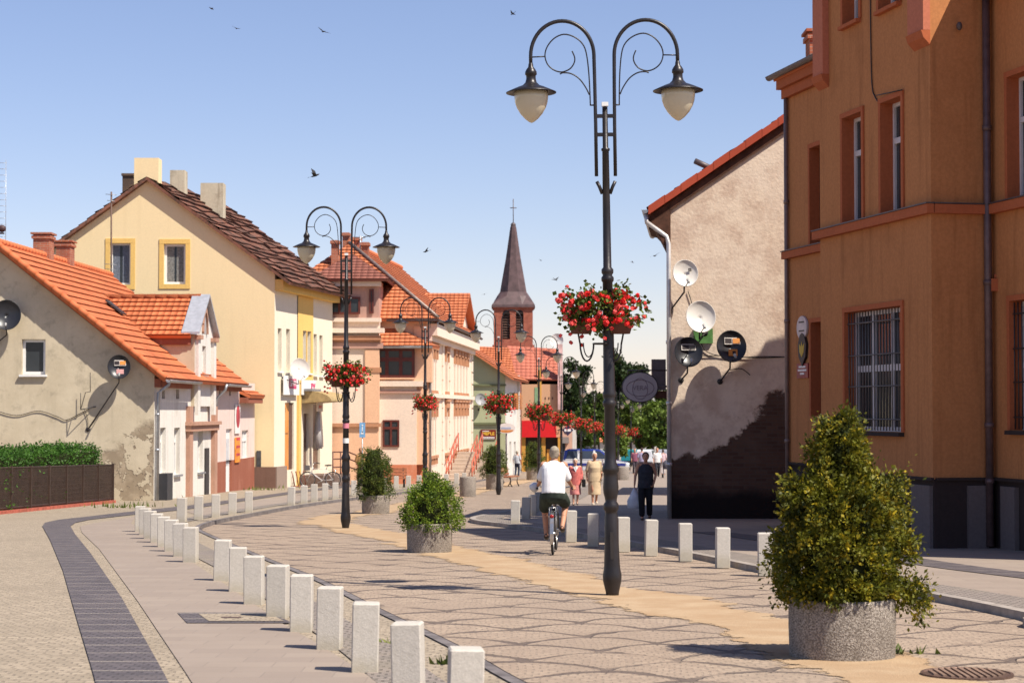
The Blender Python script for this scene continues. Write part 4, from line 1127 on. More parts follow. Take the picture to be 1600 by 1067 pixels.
# low peach annex and diamond sign
y = 166.0; a, b = AT(880, 700, y), AT(900, 700, y)
an = thing('peach_annex', 'low peach shop annex with white corner and dark awning behind the salmon building', 'shop building', (a.x, y, gz(y)))
mb = MB(); zt = zr(890, 655, y); mb.box((a.x - 1, y, gz(y) - 1), (b.x - a.x + .8, 0, 0), (0, 6, 0), (0, 0, zt - gz(y) + 1), 0); mb.box((b.x - .3, y - .01, gz(y) - 1), (.35, 0, 0), (0, 6, 0), (0, 0, zt - gz(y) + 1), 1)
mb.build('wall', [plaster('peach_annex_wall', (.60, .36, .26)), WHITEPL], an)
z = zr(885, 692, y); mb = MB(); mb.prism([(a.x - 1, y, z + .5), (a.x - 1, y - 1.1, z), (a.x - 1, y, z)], (b.x - a.x + .4, 0, 0)); mb.build('awning', plain('dark_awning', (.11, .09, .08), .8), an)
mb = MB(); mb.box((a.x - .9, y - .03, gz(y)), (b.x - a.x, 0, 0), (0, .03, 0), (0, 0, z - gz(y))); mb.build('shop_window', GLASS, an)
p = AT(887, 672, 148); o = thing('diamond_sign', 'dark diamond shaped sign with white centre beside the red fascia', 'sign', tuple(p))
f = Fr(p.x, p.y, 1, 0, 0, -1)
mb = MB(); mb.prism([f.P(a, p.z + b, 0) for a, b in ((0, -.42), (.42, 0), (0, .42), (-.42, 0))], (0, .06, 0)); mb.tube([f.P(-.42, p.z, -.03), f.P(-.8, p.z, -.03)], .03, 6); mb.build('panel', plain('diamond_dark', (.03, .02, .06), .5), o)
mb = MB(); mb.box(f.P(-.24, p.z - .09, .004), (.48, 0, 0), (0, -.006, 0), (0, 0, .18)); mb.build('lettering', WTXT, o)

# ================================================================== church tower
CY_ = 210.0; cx = AT(802, 500, CY_).x
ch = thing('church', 'red brick church tower with dark pointed spire behind the roofs', 'church', (cx, CY_, gz(CY_)))
hw = (AT(832, 500, CY_).x - AT(771, 500, CY_).x) / 2
cz = lambda p: zr(802, p, CY_)
CB = brickm('church_brick', (.32, .085, .055), (.40, .13, .08), (.24, .12, .09))
f = Fr(cx - hw, CY_, 1, 0, 0, -1)
lou = [f.rect(785, 490, 797, 530), f.rect(806, 490, 818, 530)]
mb = MB(); tt = cz(479)
wall(mb, f, [(0, gz(CY_) - 1), (2 * hw, gz(CY_) - 1), (2 * hw, tt), (0, tt)], lou, .4)
mb.box((cx - hw, CY_ + .5, gz(CY_) - 1), (.1, 0, 0), (0, 2 * hw - .5, 0), (0, 0, tt - gz(CY_) + 1)); mb.box((cx - hw, CY_ + .001, gz(CY_) - 1), (.005, 0, 0), (0, .5, 0), (0, 0, tt - gz(CY_) + 1)); mb.box((cx + hw - .1, CY_ + .01, gz(CY_) - 1), (.095, 0, 0), (0, 2 * hw, 0), (0, 0, tt - gz(CY_) + 1))
mb.build('tower', CB, ch)
mb = MB()
for r in lou:
    for k in range(10):
        z = r[1] + (r[3] - r[1]) * k / 10; mb.box(f.P(r[0], z, -.35), f.u * (r[2] - r[0]), V((0, -.16, -.12)), V((0, 0, .05)))
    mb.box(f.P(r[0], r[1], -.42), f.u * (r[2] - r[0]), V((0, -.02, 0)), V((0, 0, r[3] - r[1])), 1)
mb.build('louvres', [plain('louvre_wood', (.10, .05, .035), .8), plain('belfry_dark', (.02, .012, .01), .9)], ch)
mb = MB()
for r in lou:                                 # round heads over the louvres
    uc = (r[0] + r[2]) / 2; w = (r[2] - r[0]) / 2
    arc = [(uc + w * math.cos(a), r[3] - .02 + w * math.sin(a)) for a in [PI * k / 10 for k in range(11)]]
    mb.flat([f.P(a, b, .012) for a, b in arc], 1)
    for (a, b), (c, d) in zip(arc, arc[1:]):
        mb.mesh_([f.P(a, b, .02), f.P(c, d, .02), f.P(uc + (c - uc) * 1.35, r[3] + (d - r[3]) * 1.35, .02), f.P(uc + (a - uc) * 1.35, r[3] + (b - r[3]) * 1.35, .02)], [(0, 1, 2, 3)], 0)
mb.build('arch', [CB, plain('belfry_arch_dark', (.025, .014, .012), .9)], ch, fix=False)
mb = MB()
for z in (cz(541), cz(480)): mb.cbox((cx, CY_ + hw, z), 2 * hw + .3, 2 * hw + .3, .3)
mb.build('string_course', CB, ch)
mb = MB(); ew = hw + .12
prof = [(hw * 1.12, cz(480) - .0), (hw * 1.10, cz(476)), (hw * .82, cz(462)), (hw * .66, cz(455)), (hw * .36, cz(400)), (.30, cz(352)), (.02, cz(346))]
ocx, ocy = cx, CY_ + hw
rings = []
for r_, z in prof:
    pts = []
    bl = min(1, max(0, (z - prof[1][1]) / (prof[3][1] - prof[1][1])))
    for k in range(16):
        a = 2 * PI * k / 16 + PI / 16 * 0
        sq = r_ / max(abs(math.cos(a)), abs(math.sin(a))); oc = r_ * 1.04 / math.cos(((a + PI / 8) % (PI / 4)) - PI / 8)
        q = sq * (1 - bl) + oc * bl
        pts.append(V((ocx + q * math.cos(a), ocy + q * math.sin(a), z)))
    rings.append(pts)
for A, B in zip(rings, rings[1:]):
    for k in range(16): mb.face([A[k], A[(k + 1) % 16], B[(k + 1) % 16], B[k]])
mb.face(rings[0])
mb.build('spire', plain('spire_slate', (.085, .05, .05), .6, var=.3, scale=1.5, bump=.3), ch)
mb = MB(); mb.tube([(ocx, ocy, cz(352)), (ocx, ocy, cz(308))], .05, 6); mb.ell((ocx, ocy, cz(349)), .28, .28, .28); mb.tube([(ocx - .35, ocy, cz(322)), (ocx + .35, ocy, cz(322))], .05, 6); mb.build('cross', DARKPIPE, ch)
mb = MB(); a, b = AT(725, 548, CY_ + 2), AT(775, 546, CY_ + 2)
mb.prism([(a.x - 6, CY_ + 6, gz(CY_)), (a.x - 6, CY_ + 18, gz(CY_)), (a.x - 6, CY_ + 18, a.z - 1), (a.x - 6, CY_ + 12, a.z), (a.x - 6, CY_ + 6, a.z - 1)], (b.x - a.x + 6, 0, 0)); mb.build('nave', plain('nave_roof_dark', (.05, .035, .035), .7), ch)
# ================================================================== right: bare gable house with the dishes
RX_, RY = AT(1048, 600, 45.8).x, 45.8
RG = Fr(RX_, RY, 1, 0, 0, -1)                  # gable towards us, u runs right
RS = Fr(RX_, RY, .098, 1, -1, 0)
t = NT('peeling_gable_plaster')
q = t.sep(t.co())
a = t.mix(t.ramp(t.noise(1.6, 7, rough=.72), .40, .62), (.72, .58, .45), (.56, .415, .315))
a = t.mix(t.M('MULTIPLY', t.ramp(t.noise(.55, 5, rough=.6), .44, .56), .5), a, (.73, .60, .48))
a = t.mix(t.M('MULTIPLY', t.ramp(t.noise(3.8, 7, rough=.78), .53, .68), .45), a, (.40, .28, .21))
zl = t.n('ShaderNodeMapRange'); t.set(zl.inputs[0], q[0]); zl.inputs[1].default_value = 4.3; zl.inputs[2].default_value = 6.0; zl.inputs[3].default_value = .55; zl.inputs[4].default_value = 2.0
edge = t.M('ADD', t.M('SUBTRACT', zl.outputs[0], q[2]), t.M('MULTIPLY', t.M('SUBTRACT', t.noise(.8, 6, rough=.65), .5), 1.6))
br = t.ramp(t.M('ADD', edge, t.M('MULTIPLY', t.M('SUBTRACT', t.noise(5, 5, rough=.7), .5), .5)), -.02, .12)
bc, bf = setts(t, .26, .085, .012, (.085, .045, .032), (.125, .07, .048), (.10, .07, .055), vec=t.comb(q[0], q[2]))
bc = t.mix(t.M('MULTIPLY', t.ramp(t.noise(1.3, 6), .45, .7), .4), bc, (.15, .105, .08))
bc = t.mix(t.ramp(t.M('ADD', q[2], t.M('MULTIPLY', t.noise(1.6, 5), .5)), .25, -.15), bc, (.022, .016, .015))  # brick and wall foot near black: soot plus shade painted into the colour
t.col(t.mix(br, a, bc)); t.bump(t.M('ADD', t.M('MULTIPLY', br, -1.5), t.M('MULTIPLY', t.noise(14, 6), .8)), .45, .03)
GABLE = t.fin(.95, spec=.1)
DKPL = plaster('dark_street_plaster', (.16, .12, .10), (.09, .07, .06), .4, .4)
dh_ = thing('bare_gable_house', 'old house with bare peeling gable, red tile verge and four satellite dishes', 'house', (RX_, RY, gz(RY)))
g0 = gz(RY) - .5
sR = .68; zc_ = zr(1048, 319, RY); hwR = 6.2; LR = 6.6
mb = MB()
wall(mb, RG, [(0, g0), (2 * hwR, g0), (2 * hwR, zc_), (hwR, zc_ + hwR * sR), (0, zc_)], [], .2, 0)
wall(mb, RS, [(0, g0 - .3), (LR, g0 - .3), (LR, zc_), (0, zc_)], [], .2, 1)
xe, ye = RS.P(LR, 0).x, RS.P(LR, 0).y
mb.face([(xe, ye, g0 - .3), (xe, ye, zc_), (xe + hwR, ye, zc_ + hwR * sR), (xe + 2 * hwR, ye, zc_), (xe + 2 * hwR, ye, g0)], 1)
mb.face([RG.P(2 * hwR, g0), RG.P(2 * hwR, zc_), (xe + 2 * hwR, ye, zc_), (xe + 2 * hwR, ye, g0)], 1)
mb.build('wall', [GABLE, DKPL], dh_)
mb = MB()
oh = .52; ve = .20
def rsx(x, y, z): return V((x + .098 * (y - RY), y, z))
ezR = zc_ - oh * sR + .22
for s in (0, 1):
    xx = RX_ - oh if s == 0 else RX_ + 2 * hwR + oh
    roof_plane(mb, rsx(xx, RY - ve, ezR), rsx(xx, RY + LR, ezR), rsx(RX_ + hwR, RY + LR, zc_ + hwR * sR + .22), rsx(RX_ + hwR, RY - ve, zc_ + hwR * sR + .22), .38, .05)
rr = mb.build('roof', tiles('red_verge_tile', (.40, .07, .03), pitch=.24, var=.15), dh_, fix=False)
mb = MB(); n = 18                              # stepped verge tiles
for k in range(n):
    a = V((RX_ - oh, RY - ve - .02, ezR)); b = V((RX_ + hwR, RY - ve - .02, zc_ + hwR * sR + .22)); d = (b - a) / n
    p = a + d * k; mb.box(p + V((0, 0, -.16 + .03)), d * 1.02, (0, .16, 0), (0, 0, .2 - .02 * (k % 2)))
mb.build('verge_tiles', tiles('verge_red', (.36, .06, .028), pitch=.3, var=.2), rr)
mb = MB()
a = V((RX_ - oh + .03, RY - .08, ezR - .34)); b = V((RX_ + hwR, RY - .08, zc_ + hwR * sR - .12)); mb.box(a, b - a, (0, .07, 0), (0, 0, .2))
mb.build('bargeboard', DARKWOOD, dh_)
mb = MB()                                      # boxed eave with curved bracket
pr = [(-oh + .02, ezR - .18), (.0, zc_ - .02), (.0, zc_ - 1.15), (-.06, zc_ - .95), (-.14, zc_ - .98), (-.27, zc_ - .72), (-.36, zc_ - .62), (-oh + .02, ezR - .45)]
mb.prism([RG.P(u, z, ve - .12) for u, z in pr], RS.u * 2.0)
mb.build('boxed_eave', DARKWOOD, dh_)
gutter(dh_, V((RX_ - oh - .07, RY - ve, ezR - .02)), rsx(RX_ - oh - .07, RY + LR, ezR - .02), ZINC, .08)
PIPE = plain('pale_downpipe', (.55, .52, .50), .4, .5, var=.12)
downpipe(dh_, [V((RX_ - oh - .05, RY - ve + .1, ezR - .1)), V((RX_ - oh - .03, RY - ve + .1, ezR - .3)), V((RX_ - .09, RY - ve + .15, ezR - .62)), V((RX_ - .05, RY - .15, ezR - .8)), V((RX_ - .05, RY - .12, gz(RY) + .05))], PIPE, .055, clips=(3.2, 1.8, .4))
p = AT(1090, 262, RY + 1.0); mb = MB(); mb.tube([(p.x - .12, RY + .4, p.z + .08), (p.x + .35, RY + .5, p.z - .12)], .07, 8); mb.tube([(p.x + .2, RY + .45, p.z - .06), (p.x + .25, RY + .45, p.z - .5)], .03, 6); mb.build('vent_pipe', DARKPIPE, dh_)
t_ = AT(1102, 525, RY - .02); mb = MB(); mb.cbox((t_.x - .05, RY - .04, t_.z), .44, .06, .34); mb.build('junction_panel', plain('green_panel', (.09, .22, .06), .5, var=.2), dh_)
mb = MB()
def wire(pts, r=.010):
    P = [AT(x, y, RY - .03) for x, y in pts]; mb.tube(smooth_line(P, 5), r, 5)
wire([(1075, 455), (1082, 478), (1088, 510), (1100, 545), (1125, 556), (1160, 558), (1200, 557), (1242, 558)]); wire([(1090, 556), (1130, 556), (1180, 559), (1240, 557)]); wire([(1140, 578), (1158, 576), (1172, 586)])
mb.build('cable', plain('black_cable', (.02, .018, .018), .6), dh_)

# ================================================================== satellite dishes
DWHITE = plain('dish_white', (.66, .62, .57), .5, var=.05); DBLACK = plain('dish_black', (.022, .022, .026), .35, var=.1)
DARM = plain('dish_arm', (.05, .045, .045), .5, .3)
def dish(label, c, r, m, wallp, look=(.25, -1, .22), stickers=(), group=None, arm=True, sq=1.08):
    c = V(c); ax = V(look).normalized()
    o = thing('satellite_dish', label, 'satellite dish', tuple(c), group)
    rt = ax.cross(V((0, 0, 1))).normalized(); rt = -rt if rt.x < 0 else rt; up = rt.cross(ax); up = up if up.z > 0 else -up
    def pt(a, k, d=0): return c + rt * (r * k * math.cos(a)) + up * (r * sq * k * math.sin(a)) + ax * (.16 * r * 2 * (k * k - 1) + d)
    mb = MB(); n = 32; ks = (0.02, .25, .5, .75, .93, 1.0, 1.03)
    for fb, dd in ((1, 0), (0, -.018)):
        vs = [pt(2 * PI * j / n, k, dd + (.012 if k > .99 and fb else 0)) for k in ks for j in range(n)]
        fs = [(i * n + j, i * n + (j + 1) % n, (i + 1) * n + (j + 1) % n, (i + 1) * n + j) for i in range(len(ks) - 1) for j in range(n)] + [tuple(range(n))]
        mb.mesh_(vs, fs, 0, True)
    b0 = len(mb.v)
    rim = [pt(2 * PI * j / n, 1.03, -.003) for j in range(n)]; mb.tube(rim, .010, 6, 0, closed=True)
    mb.build('reflector', m, o, fix=False)
    foot = pt(-PI / 2, .98); lnb = c + ax * r * 1.0 - up * r * .95
    if arm:
        mb = MB(); mb.tube([foot, lnb], .013, 6); mb.build('feed_arm', DARM, o)
        mb = MB(); d = (c - up * r * .1 - lnb).normalized(); mb.tube([lnb - d * .05, lnb + d * .03, lnb + d * .05, lnb + d * .09], [.028, .028, .036, .036], 10); mb.build('feed_horn', plain('feed_grey', (.35, .34, .33), .5), o)
    bk = c - ax * .2 - up * r * .55; mb = MB(); mb.cbox(tuple(pt(-PI / 2, .6, -.09)), .09, .12, .12)
    mb.tube([pt(-PI / 2, .6, -.1), pt(-PI / 2, .6, -.14) - V((0, 0, r * .75)), wallp], .020, 8); mb.lathe([(.07, -.01), (.07, .01)], (0, 0, 0), 8)
    n0 = len(mb.v) - 16
    for i in range(n0, len(mb.v)):
        x, y, z = mb.v[i]; mb.v[i] = (wallp[0] + x, wallp[1] + z, wallp[2] + y)
    mb.build('bracket', DARM, o)
    for (u, v, w, h, mm) in stickers:
        mb = MB(); q = [c + rt * r * (u + a * w) + up * r * sq * (v + b * h) + ax * (.32 * r * (min(1, u * u + v * v + .1) - 1) + .03) for a, b in ((-1, -1), (1, -1), (1, 1), (-1, 1))]
        mb.flat(q); mb.build('sticker', mm, o, fix=False)
    return o
STW = plain('sticker_white', (.6, .55, .5), .5, var=.05); STO = plain('sticker_orange', (.62, .24, .05), .5, var=.15); STB = plain('sticker_dark', (.03, .02, .02), .5)
yd = RY - .42
c = AT(1071, 427, yd); dish('smaller white satellite dish, topmost on the bare gable', c, .28, DWHITE, tuple(AT(1046, 487, RY - .01)), (.12, -1, .2), [(.4, .3, .13, .12, STB), (.4, .3, .05, .045, STW)])
c = AT(1095, 495, yd); dish('larger white satellite dish over the small green panel', c, .33, DWHITE, tuple(AT(1102, 520, RY - .07)), (.12, -1, .2))
c = AT(1076, 550, yd); dish('black satellite dish next to the downpipe, half shaded, with grey sticker', c, .31, DBLACK, tuple(AT(1064, 594, RY - .01)), (.12, -1, .24), [(.05, .38, .54, .22, STW), (-.18, .38, .25, .17, STB), (.3, .38, .24, .17, plain('sticker_grey', (.12, .11, .1), .5))])
c = AT(1143, 541, yd); dish('black satellite dish right of the others with orange stickers', c, .33, DBLACK, tuple(AT(1125, 596, RY - .01)), (.12, -1, .2), [(.12, .38, .56, .22, STW), (-.17, .38, .24, .17, STB), (.38, .38, .25, .17, STO), (.12, -.38, .32, .22, STO), (.2, -.38, .12, .1, STB)])
# dishes of the left houses
hy = HY - .42
c = AT(186, 573, hy); dish('black satellite dish with orange stickers under the orange roof edge', c, .33, DBLACK, tuple(AT(137, 671, HY - .01)), (.2, -1, .15), [(.1, .36, .54, .24, STW), (-.2, .36, .22, .17, STB), (.34, .36, .26, .17, STO), (.1, -.4, .34, .2, plain('sticker_pink', (.6, .3, .28), .5))])
c = AT(10, 492, hy); dish('black satellite dish high on the grey gable, cut by the left edge', c, .42, DBLACK, (AT(-10, 540, HY).x, HY - .01, AT(-10, 540, HY).z), (.2, -1, .15))
c = YS.P(YS.px(447, 577)[0], YS.px(447, 577)[1], .6); dish('white satellite dish above the white shop sign on the yellow house', c, .42, DWHITE, tuple(YS.P(YS.px(440, 590)[0], YS.px(440, 590)[1], .01)), (.5, -.9, .2))
c = AT(751, 624, GY - .4); dish('small grey satellite dish on the green gable wall', c, .34, plain('dish_grey', (.3, .3, .3), .5), tuple(AT(748, 640, GY - .01)), (.3, -1, .2))
c = AT(870, 532, 152); dish('white satellite dish on top of the salmon shop building', c, .5, DWHITE, (c.x, 152.4, c.z - .7), (-.2, -1, .25), arm=False)

# ================================================================== signs at the bare gable house
p = AT(1000, 605, 49.5); f = Fr(p.x, 49.5, 1, 0, 0, -1)
o = thing('oval_sign', 'grey oval hanging sign on a bracket beside the bare gable house', 'sign', tuple(p))
mb = MB(); mb.prism(oval(f, 0, p.z, .43, .36, .05, 36), (0, .1, 0)); mb.build('panel', plain('oval_sign_grey', (.40, .34, .36), .5, var=.05), o)  # even grey of the sign's back side
OVD = plain('oval_dark_line', (.22, .16, .19), .6)
mb = MB(); mb.tube(oval(f, 0, p.z, .44, .37, .0, 36), .018, 6, closed=True); mb.build('rim', plain('oval_rim', (.06, .05, .055), .5), o)
mb = MB(); mb.tube(oval(f, 0, p.z - .02, .34, .2, .054, 36), .008, 4, closed=True); mb.tube(oval(f, 0, p.z - .04, .19, .26, .054, 30), .007, 4, closed=True); mb.build('emblem', OVD, o)
text_mesh(o, 'VERA', f, .0, p.z - .02, .16, OVD, .056)
mb = MB(); q = RS.P(3.9, p.z); mb.tube([(p.x + .43, 49.5, p.z + .02), (q.x, 49.5, p.z + .02)], .03, 6); mb.tube([(p.x - .3, 49.5, p.z + .33), (p.x - .3, 49.5, p.z + .42), (q.x, 49.5, p.z + .42)], .02, 6); mb.build('bracket', DARKPIPE, o)
p = AT(1029, 588, 51.2); o = thing('box_sign', 'dark rectangular projecting sign box behind the grey oval sign', 'sign', tuple(p))
mb = MB(); mb.box((p.x - .17, 51.2, p.z - .36), (.36, 0, 0), (0, .22, 0), (0, 0, .8)); mb.build('box', plain('sign_box_dark', (.13, .10, .105), .5, var=.2, scale=3), o)
mb = MB(); mb.box((p.x - .08, 51.25, p.z - .56), (.6, 0, 0), (0, .12, 0), (0, 0, .19)); mb.build('bracket', DARKWOOD, o)

# house beyond the gap, whose shadow crosses the pavement
FH = Fr(6.9, 68.0, .098, 1, -1, 0); lh = 13.0
o = thing('far_plaster_house', 'plain plastered house beyond the bare gable house', 'house', (6.9, 68, gz(68)))
mb = MB(); e0 = gz(70) + 5.2; gf = gz(84) - .5
fw_ = [(k, e0 - 1.9, k + .9, e0 - .6) for k in (1.2, 4.0, 6.8, 9.6)]
wall(mb, FH, [(0, gf), (lh, gf), (lh, e0), (0, e0)], fw_, .2)
a, b, c, d = FH.P(0, e0), FH.P(lh, e0), FH.P(lh, e0, -9), FH.P(0, e0, -9)
for p, q in ((a, d), (b, c)):
    m_ = (p + q) / 2 + V((0, 0, 3)); mb.face([V((p.x, p.y, gf)), p, m_, q, V((q.x, q.y, gf))])
mb.face([V((d.x, d.y, gf)), d, c, V((c.x, c.y, gf))]); mb.build('wall', WHITEPL, o)
mb = MB(); r0, r1 = (a + d) / 2 + V((0, 0, 3.1)), (b + c) / 2 + V((0, 0, 3.1))
roof_plane(mb, FH.P(-.3, e0 - .2, .4), FH.P(lh + .3, e0 - .2, .4), r1, r0, .4, .05); roof_plane(mb, FH.P(-.3, e0 - .2, -9.4), FH.P(lh + .3, e0 - .2, -9.4), r1, r0, .4, .05); mb.build('roof', TILE2, o, fix=False)
for r in fw_: window(o, FH, r, WHITEP, depth=.15)

# ================================================================== big ochre building at the right edge
BL = Fr(7.78, 32.2, -.208, 1, -1, 0)
OCH = plaster('ochre_plaster', (.47, .195, .076), (.31, .12, .045), .5, .55, fine=.07, big=.7)
ORED = plaster('orange_red_trim', (.42, .12, .05), (.3, .08, .035), .25, .2)
DBASE = plaster('dark_stone_base', (.045, .032, .030), (.03, .02, .018), .4, .3); GBASE = plaster('grey_stone_base', (.15, .12, .115), (.09, .07, .065), .4, .3)
ob = thing('ochre_building', 'tall ochre building with projecting bay and barred ground floor window', 'building', (7.0, 35, gz(35)))
BB = BL.off(1.05); U0, U1, UN, UF = 0.0, 5.03, -4.6, 9.72
gB = gz(30) - .6; pz = zr(1455, 749, 32.0); hE = zr(1232, 118, 41.6); hB = 10.4
wA = [BB.rect(1318, 180, 1348, 346), BB.rect(1378, 156, 1410, 333)]
wTop = [BB.rect(1318, -160, 1343, 36), BB.rect(1374, -200, 1406, 11)]
wG = [BB.rect(1322, 483, 1410, 674)]
wL1 = [BL.rect(1267, 228, 1290, 386)]; wLg = [BL.rect(1269, 503, 1290, 650)]
def rfix(r): return r
rR1 = (-1.95, BL.px(1585, 316)[1], BL.px(1576, 200)[0], BL.px(1580, 120)[1]); rRg = (-2.15, BL.px(1585, 672)[1], BL.px(1580, 560)[0], BL.px(1585, 470)[1])
mb = MB()
wall(mb, BL, [(U1, pz), (UF, pz), (UF, hE), (U1, hE)], [tuple(wL1[0]), tuple(wLg[0])], .28, 0)
wall(mb, BL, [(UN, pz), (U0, pz), (U0, hE), (UN, hE)], [rR1, rRg], .28, 0)
wall(mb, BB, [(U0, pz), (U1, pz), (U1, hB), (U0, hB)], wA + wTop + wG, .28, 0)
for u in (U0, U1): mb.face([BL.P(u, pz, 1.05), BL.P(u, pz, 0), BL.P(u, hB, 0), BL.P(u, hB, 1.05)], 0)
dp = 8.6
zrg = hE + 1.3
mb.face([BL.P(UF, gB), BL.P(UF, hE), BL.P(UF, zrg, -dp / 2), BL.P(UF, hE, -dp), BL.P(UF, gB, -dp)], 0)
mb.face([BL.P(UN, gB), BL.P(UN, hE), BL.P(UN, zrg, -dp / 2), BL.P(UN, hE, -dp), BL.P(UN, gB, -dp)], 0)
mb.face([BL.P(UN, gB, -dp), BL.P(UF, gB, -dp), BL.P(UF, hE, -dp), BL.P(UN, hE, -dp)], 0)
mb.face([BL.P(U0, hE - 1, -.02), BL.P(U1, hE - 1, -.02), BL.P(U1, hB, -.02), BL.P(U0, hB, -.02)], 0)
mb.build('wall', [OCH], ob)
mb = MB()
wall(mb, BB, [(U0, gB), (U1, gB), (U1, pz - .003), (U0, pz - .003)], [], .2, 0, -.02)
for u in (U0, U1): mb.face([BL.P(u, gB, 1.03), BL.P(u, gB, 0), BL.P(u, pz, 0), BL.P(u, pz, 1.03)], 0)
wall(mb, BL, [(U1, gB), (UF, gB), (UF, pz - .003), (U1, pz - .003)], [], .2, 0, -.02); wall(mb, BL, [(UN, gB), (U0, gB), (U0, pz - .003), (UN, pz - .003)], [], .2, 0, -.02)
mb.box(BB.P(.05, gB, -.019), BB.u * .75, BB.n * .06, V((0, 0, pz - gB - .1)), 1)
mb.box(BL.P(-.85, gB, -.019), BL.u * .5, BL.n * .08, V((0, 0, pz - gB - .1)), 1)
mb.box(BL.P(.001, gB, .12) - BL.u * .06, BL.u * .06, BL.n * .35, V((0, 0, pz - gB - .1)), 1)
mb.build('plinth', [DBASE, GBASE], ob)
mb = MB()
def course(fr, u0, u1, z, h, d): mb.box(fr.P(u0, z, .003), fr.u * (u1 - u0), fr.n * d, V((0, 0, h)))
course(BB, U0 - .05, U1 + .05, pz - .02, .05, .05); course(BL, UN, U0 - .06, pz - .02, .05, .05); course(BL, U1, UF, pz - .02, .05, .05)
mb.box(BL.P(U0, pz - .018, .06) - BL.u * .055, BL.u * .05, BL.n * .95, V((0, 0, .046)))
mb.build('plinth_moulding', DBASE, ob)
mb = MB(); zs = BB.px(1455, 332)[1]
course(BB, U0 - .12, U1 + .12, zs - .02, .15, .12); course(BL, UN, U0 - .13, zs - .02, .15, .12); course(BL, U1 + .13, UF + .1, zs - .02, .15, .12)
mb.box(BL.P(U0, zs - .018, .13) - BL.u * .12, BL.u * .118, BL.n * .91, V((0, 0, .146)))
mb.build('string_course', ORED, ob)
mb = MB()
course(BB, U0 - .13, U1 + .13, zs + .135, .02, .14); course(BL, UN, U0 - .14, zs + .135, .02, .14); course(BL, U1 + .14, UF + .11, zs + .135, .02, .14); mb.box(BL.P(U0, zs + .136, .145) - BL.u * .13, BL.u * .126, BL.n * .9, V((0, 0, .018)))
mb.build('string_course_flashing', DARKPIPE, ob)
WINF = plain('white_window_frame', (.62, .58, .60), .4, var=.05)
def reveal(r, fr, dep=.28):                    # painted lining of the opening
    u0, z0, u1, z1 = r; mb = MB(); e = .004
    for a, b, c, d in ((u0 + e, z0, u0 + e, z1), (u1 - e, z0, u1 - e, z1), (u0, z1 - e, u1, z1 - e)):
        mb.face([fr.P(a, b, .004), fr.P(c, d, .004), fr.P(c, d, -dep), fr.P(a, b, -dep)])
    w_ = .09
    mb.box(fr.P(u0 - w_, z0, .003), fr.u * w_, fr.n * .03, V((0, 0, z1 - z0))); mb.box(fr.P(u1, z0, .003), fr.u * w_, fr.n * .03, V((0, 0, z1 - z0))); mb.box(fr.P(u0 - w_, z1, .003), fr.u * (u1 - u0 + 2 * w_), fr.n * .034, V((0, 0, w_)))
    return mb.build('window_surround', ORED, ob, fix=False)
for r in wA: reveal(r, BB); window(ob, BB, r, WINF, depth=.22, mull=1, trans=.66, bw=.07)
for r in wTop: reveal(r, BB); window(ob, BB, r, WINF, depth=.22, mull=1, trans=.66, bw=.07, sill=ORED)
BARS = plain('window_bars', (.13, .115, .11), .5, .4)
for r in wG: reveal(r, BB); w = window(ob, BB, r, WINF, depth=.2, mull=2, trans=.52, bw=.08, sill=DBASE, bars=BARS)
for r in wL1: reveal(r, BL); window(ob, BL, r, plain('brown_window', (.11, .03, .012), .5), depth=.2, mull=1, trans=.7)
for r in wLg: reveal(r, BL); window(ob, BL, r, plain('brown_door', (.085, .02, .01), .5), plain('door_panel', (.07, .016, .008), .5), depth=.2, mull=1, name='side_door')
reveal(rR1, BL); window(ob, BL, rR1, WINF, depth=.2, mull=1, trans=.66); reveal(rRg, BL); window(ob, BL, rRg, WINF, depth=.2, mull=1, trans=.5, sill=DBASE, bars=DARM)
LES = plaster('pink_lesene', (.50, .17, .10), (.4, .13, .08), .2, .15)
for a, b, zb in ((U0 - .02, U0 + .62, BB.px(1443, 52)[1]), (U1 - .5, U1 + .02, BB.px(1286, 120)[1])):
    boxes('corner_lesene', LES, ob, (BB.P(a, zb, .003), BB.u * (b - a), BB.n * .12, V((0, 0, hB - zb - .02))))
for a, b, zb in ((U0 - .02, U0 + .62, BB.px(1443, 52)[1]), (U1 - .5, U1 + .02, BB.px(1286, 120)[1])):
    mb = MB(); mb.prism([BB.P(a, zb - .003, .003), BB.P(a, zb - .003, .16), BB.P(a, zb - .12, .12), BB.P(a, zb - .24, .003)], BB.u * (b - a)); mb.build('corbel', ORED, ob)
mb = MB(); course(BL, U1 + .02, UF + .14, hE - .28, .26, .2); course(BL, U1 + .02, UF + .08, hE - .48, .195, .11); mb.build('eave_cornice', ORED, ob)
mb = MB(); course(BL, UN, U0 - .02, hE - .28, .26, .3); mb.build('eave_cornice', ORED, ob)
mb = MB()
roof_plane(mb, BL.P(UN - .2, hE + .02, .45), BL.P(U0 - .01, hE + .02, .45), BL.P(U0 - .01, zrg + .1, -dp / 2), BL.P(UN - .2, zrg + .1, -dp / 2), .4, .05)
roof_plane(mb, BL.P(U1 + .01, hE + .02, .26), BL.P(UF + .22, hE + .02, .26), BL.P(UF + .22, zrg + .1, -dp / 2), BL.P(U1 + .01, zrg + .1, -dp / 2), .4, .05)
roof_plane(mb, BL.P(U0, hE + .2, 0), BL.P(U1, hE + .2, 0), BL.P(U1, zrg + .1, -dp / 2), BL.P(U0, zrg + .1, -dp / 2), .4, .05)
roof_plane(mb, BL.P(UN - .2, hE + .02, -dp - .3), BL.P(UF + .35, hE + .02, -dp - .3), BL.P(UF + .35, zrg + .1, -dp / 2), BL.P(UN - .2, zrg + .1, -dp / 2), .4, .05)
c = BB.P((U0 + U1) / 2, hB + 1.6, -1.5)
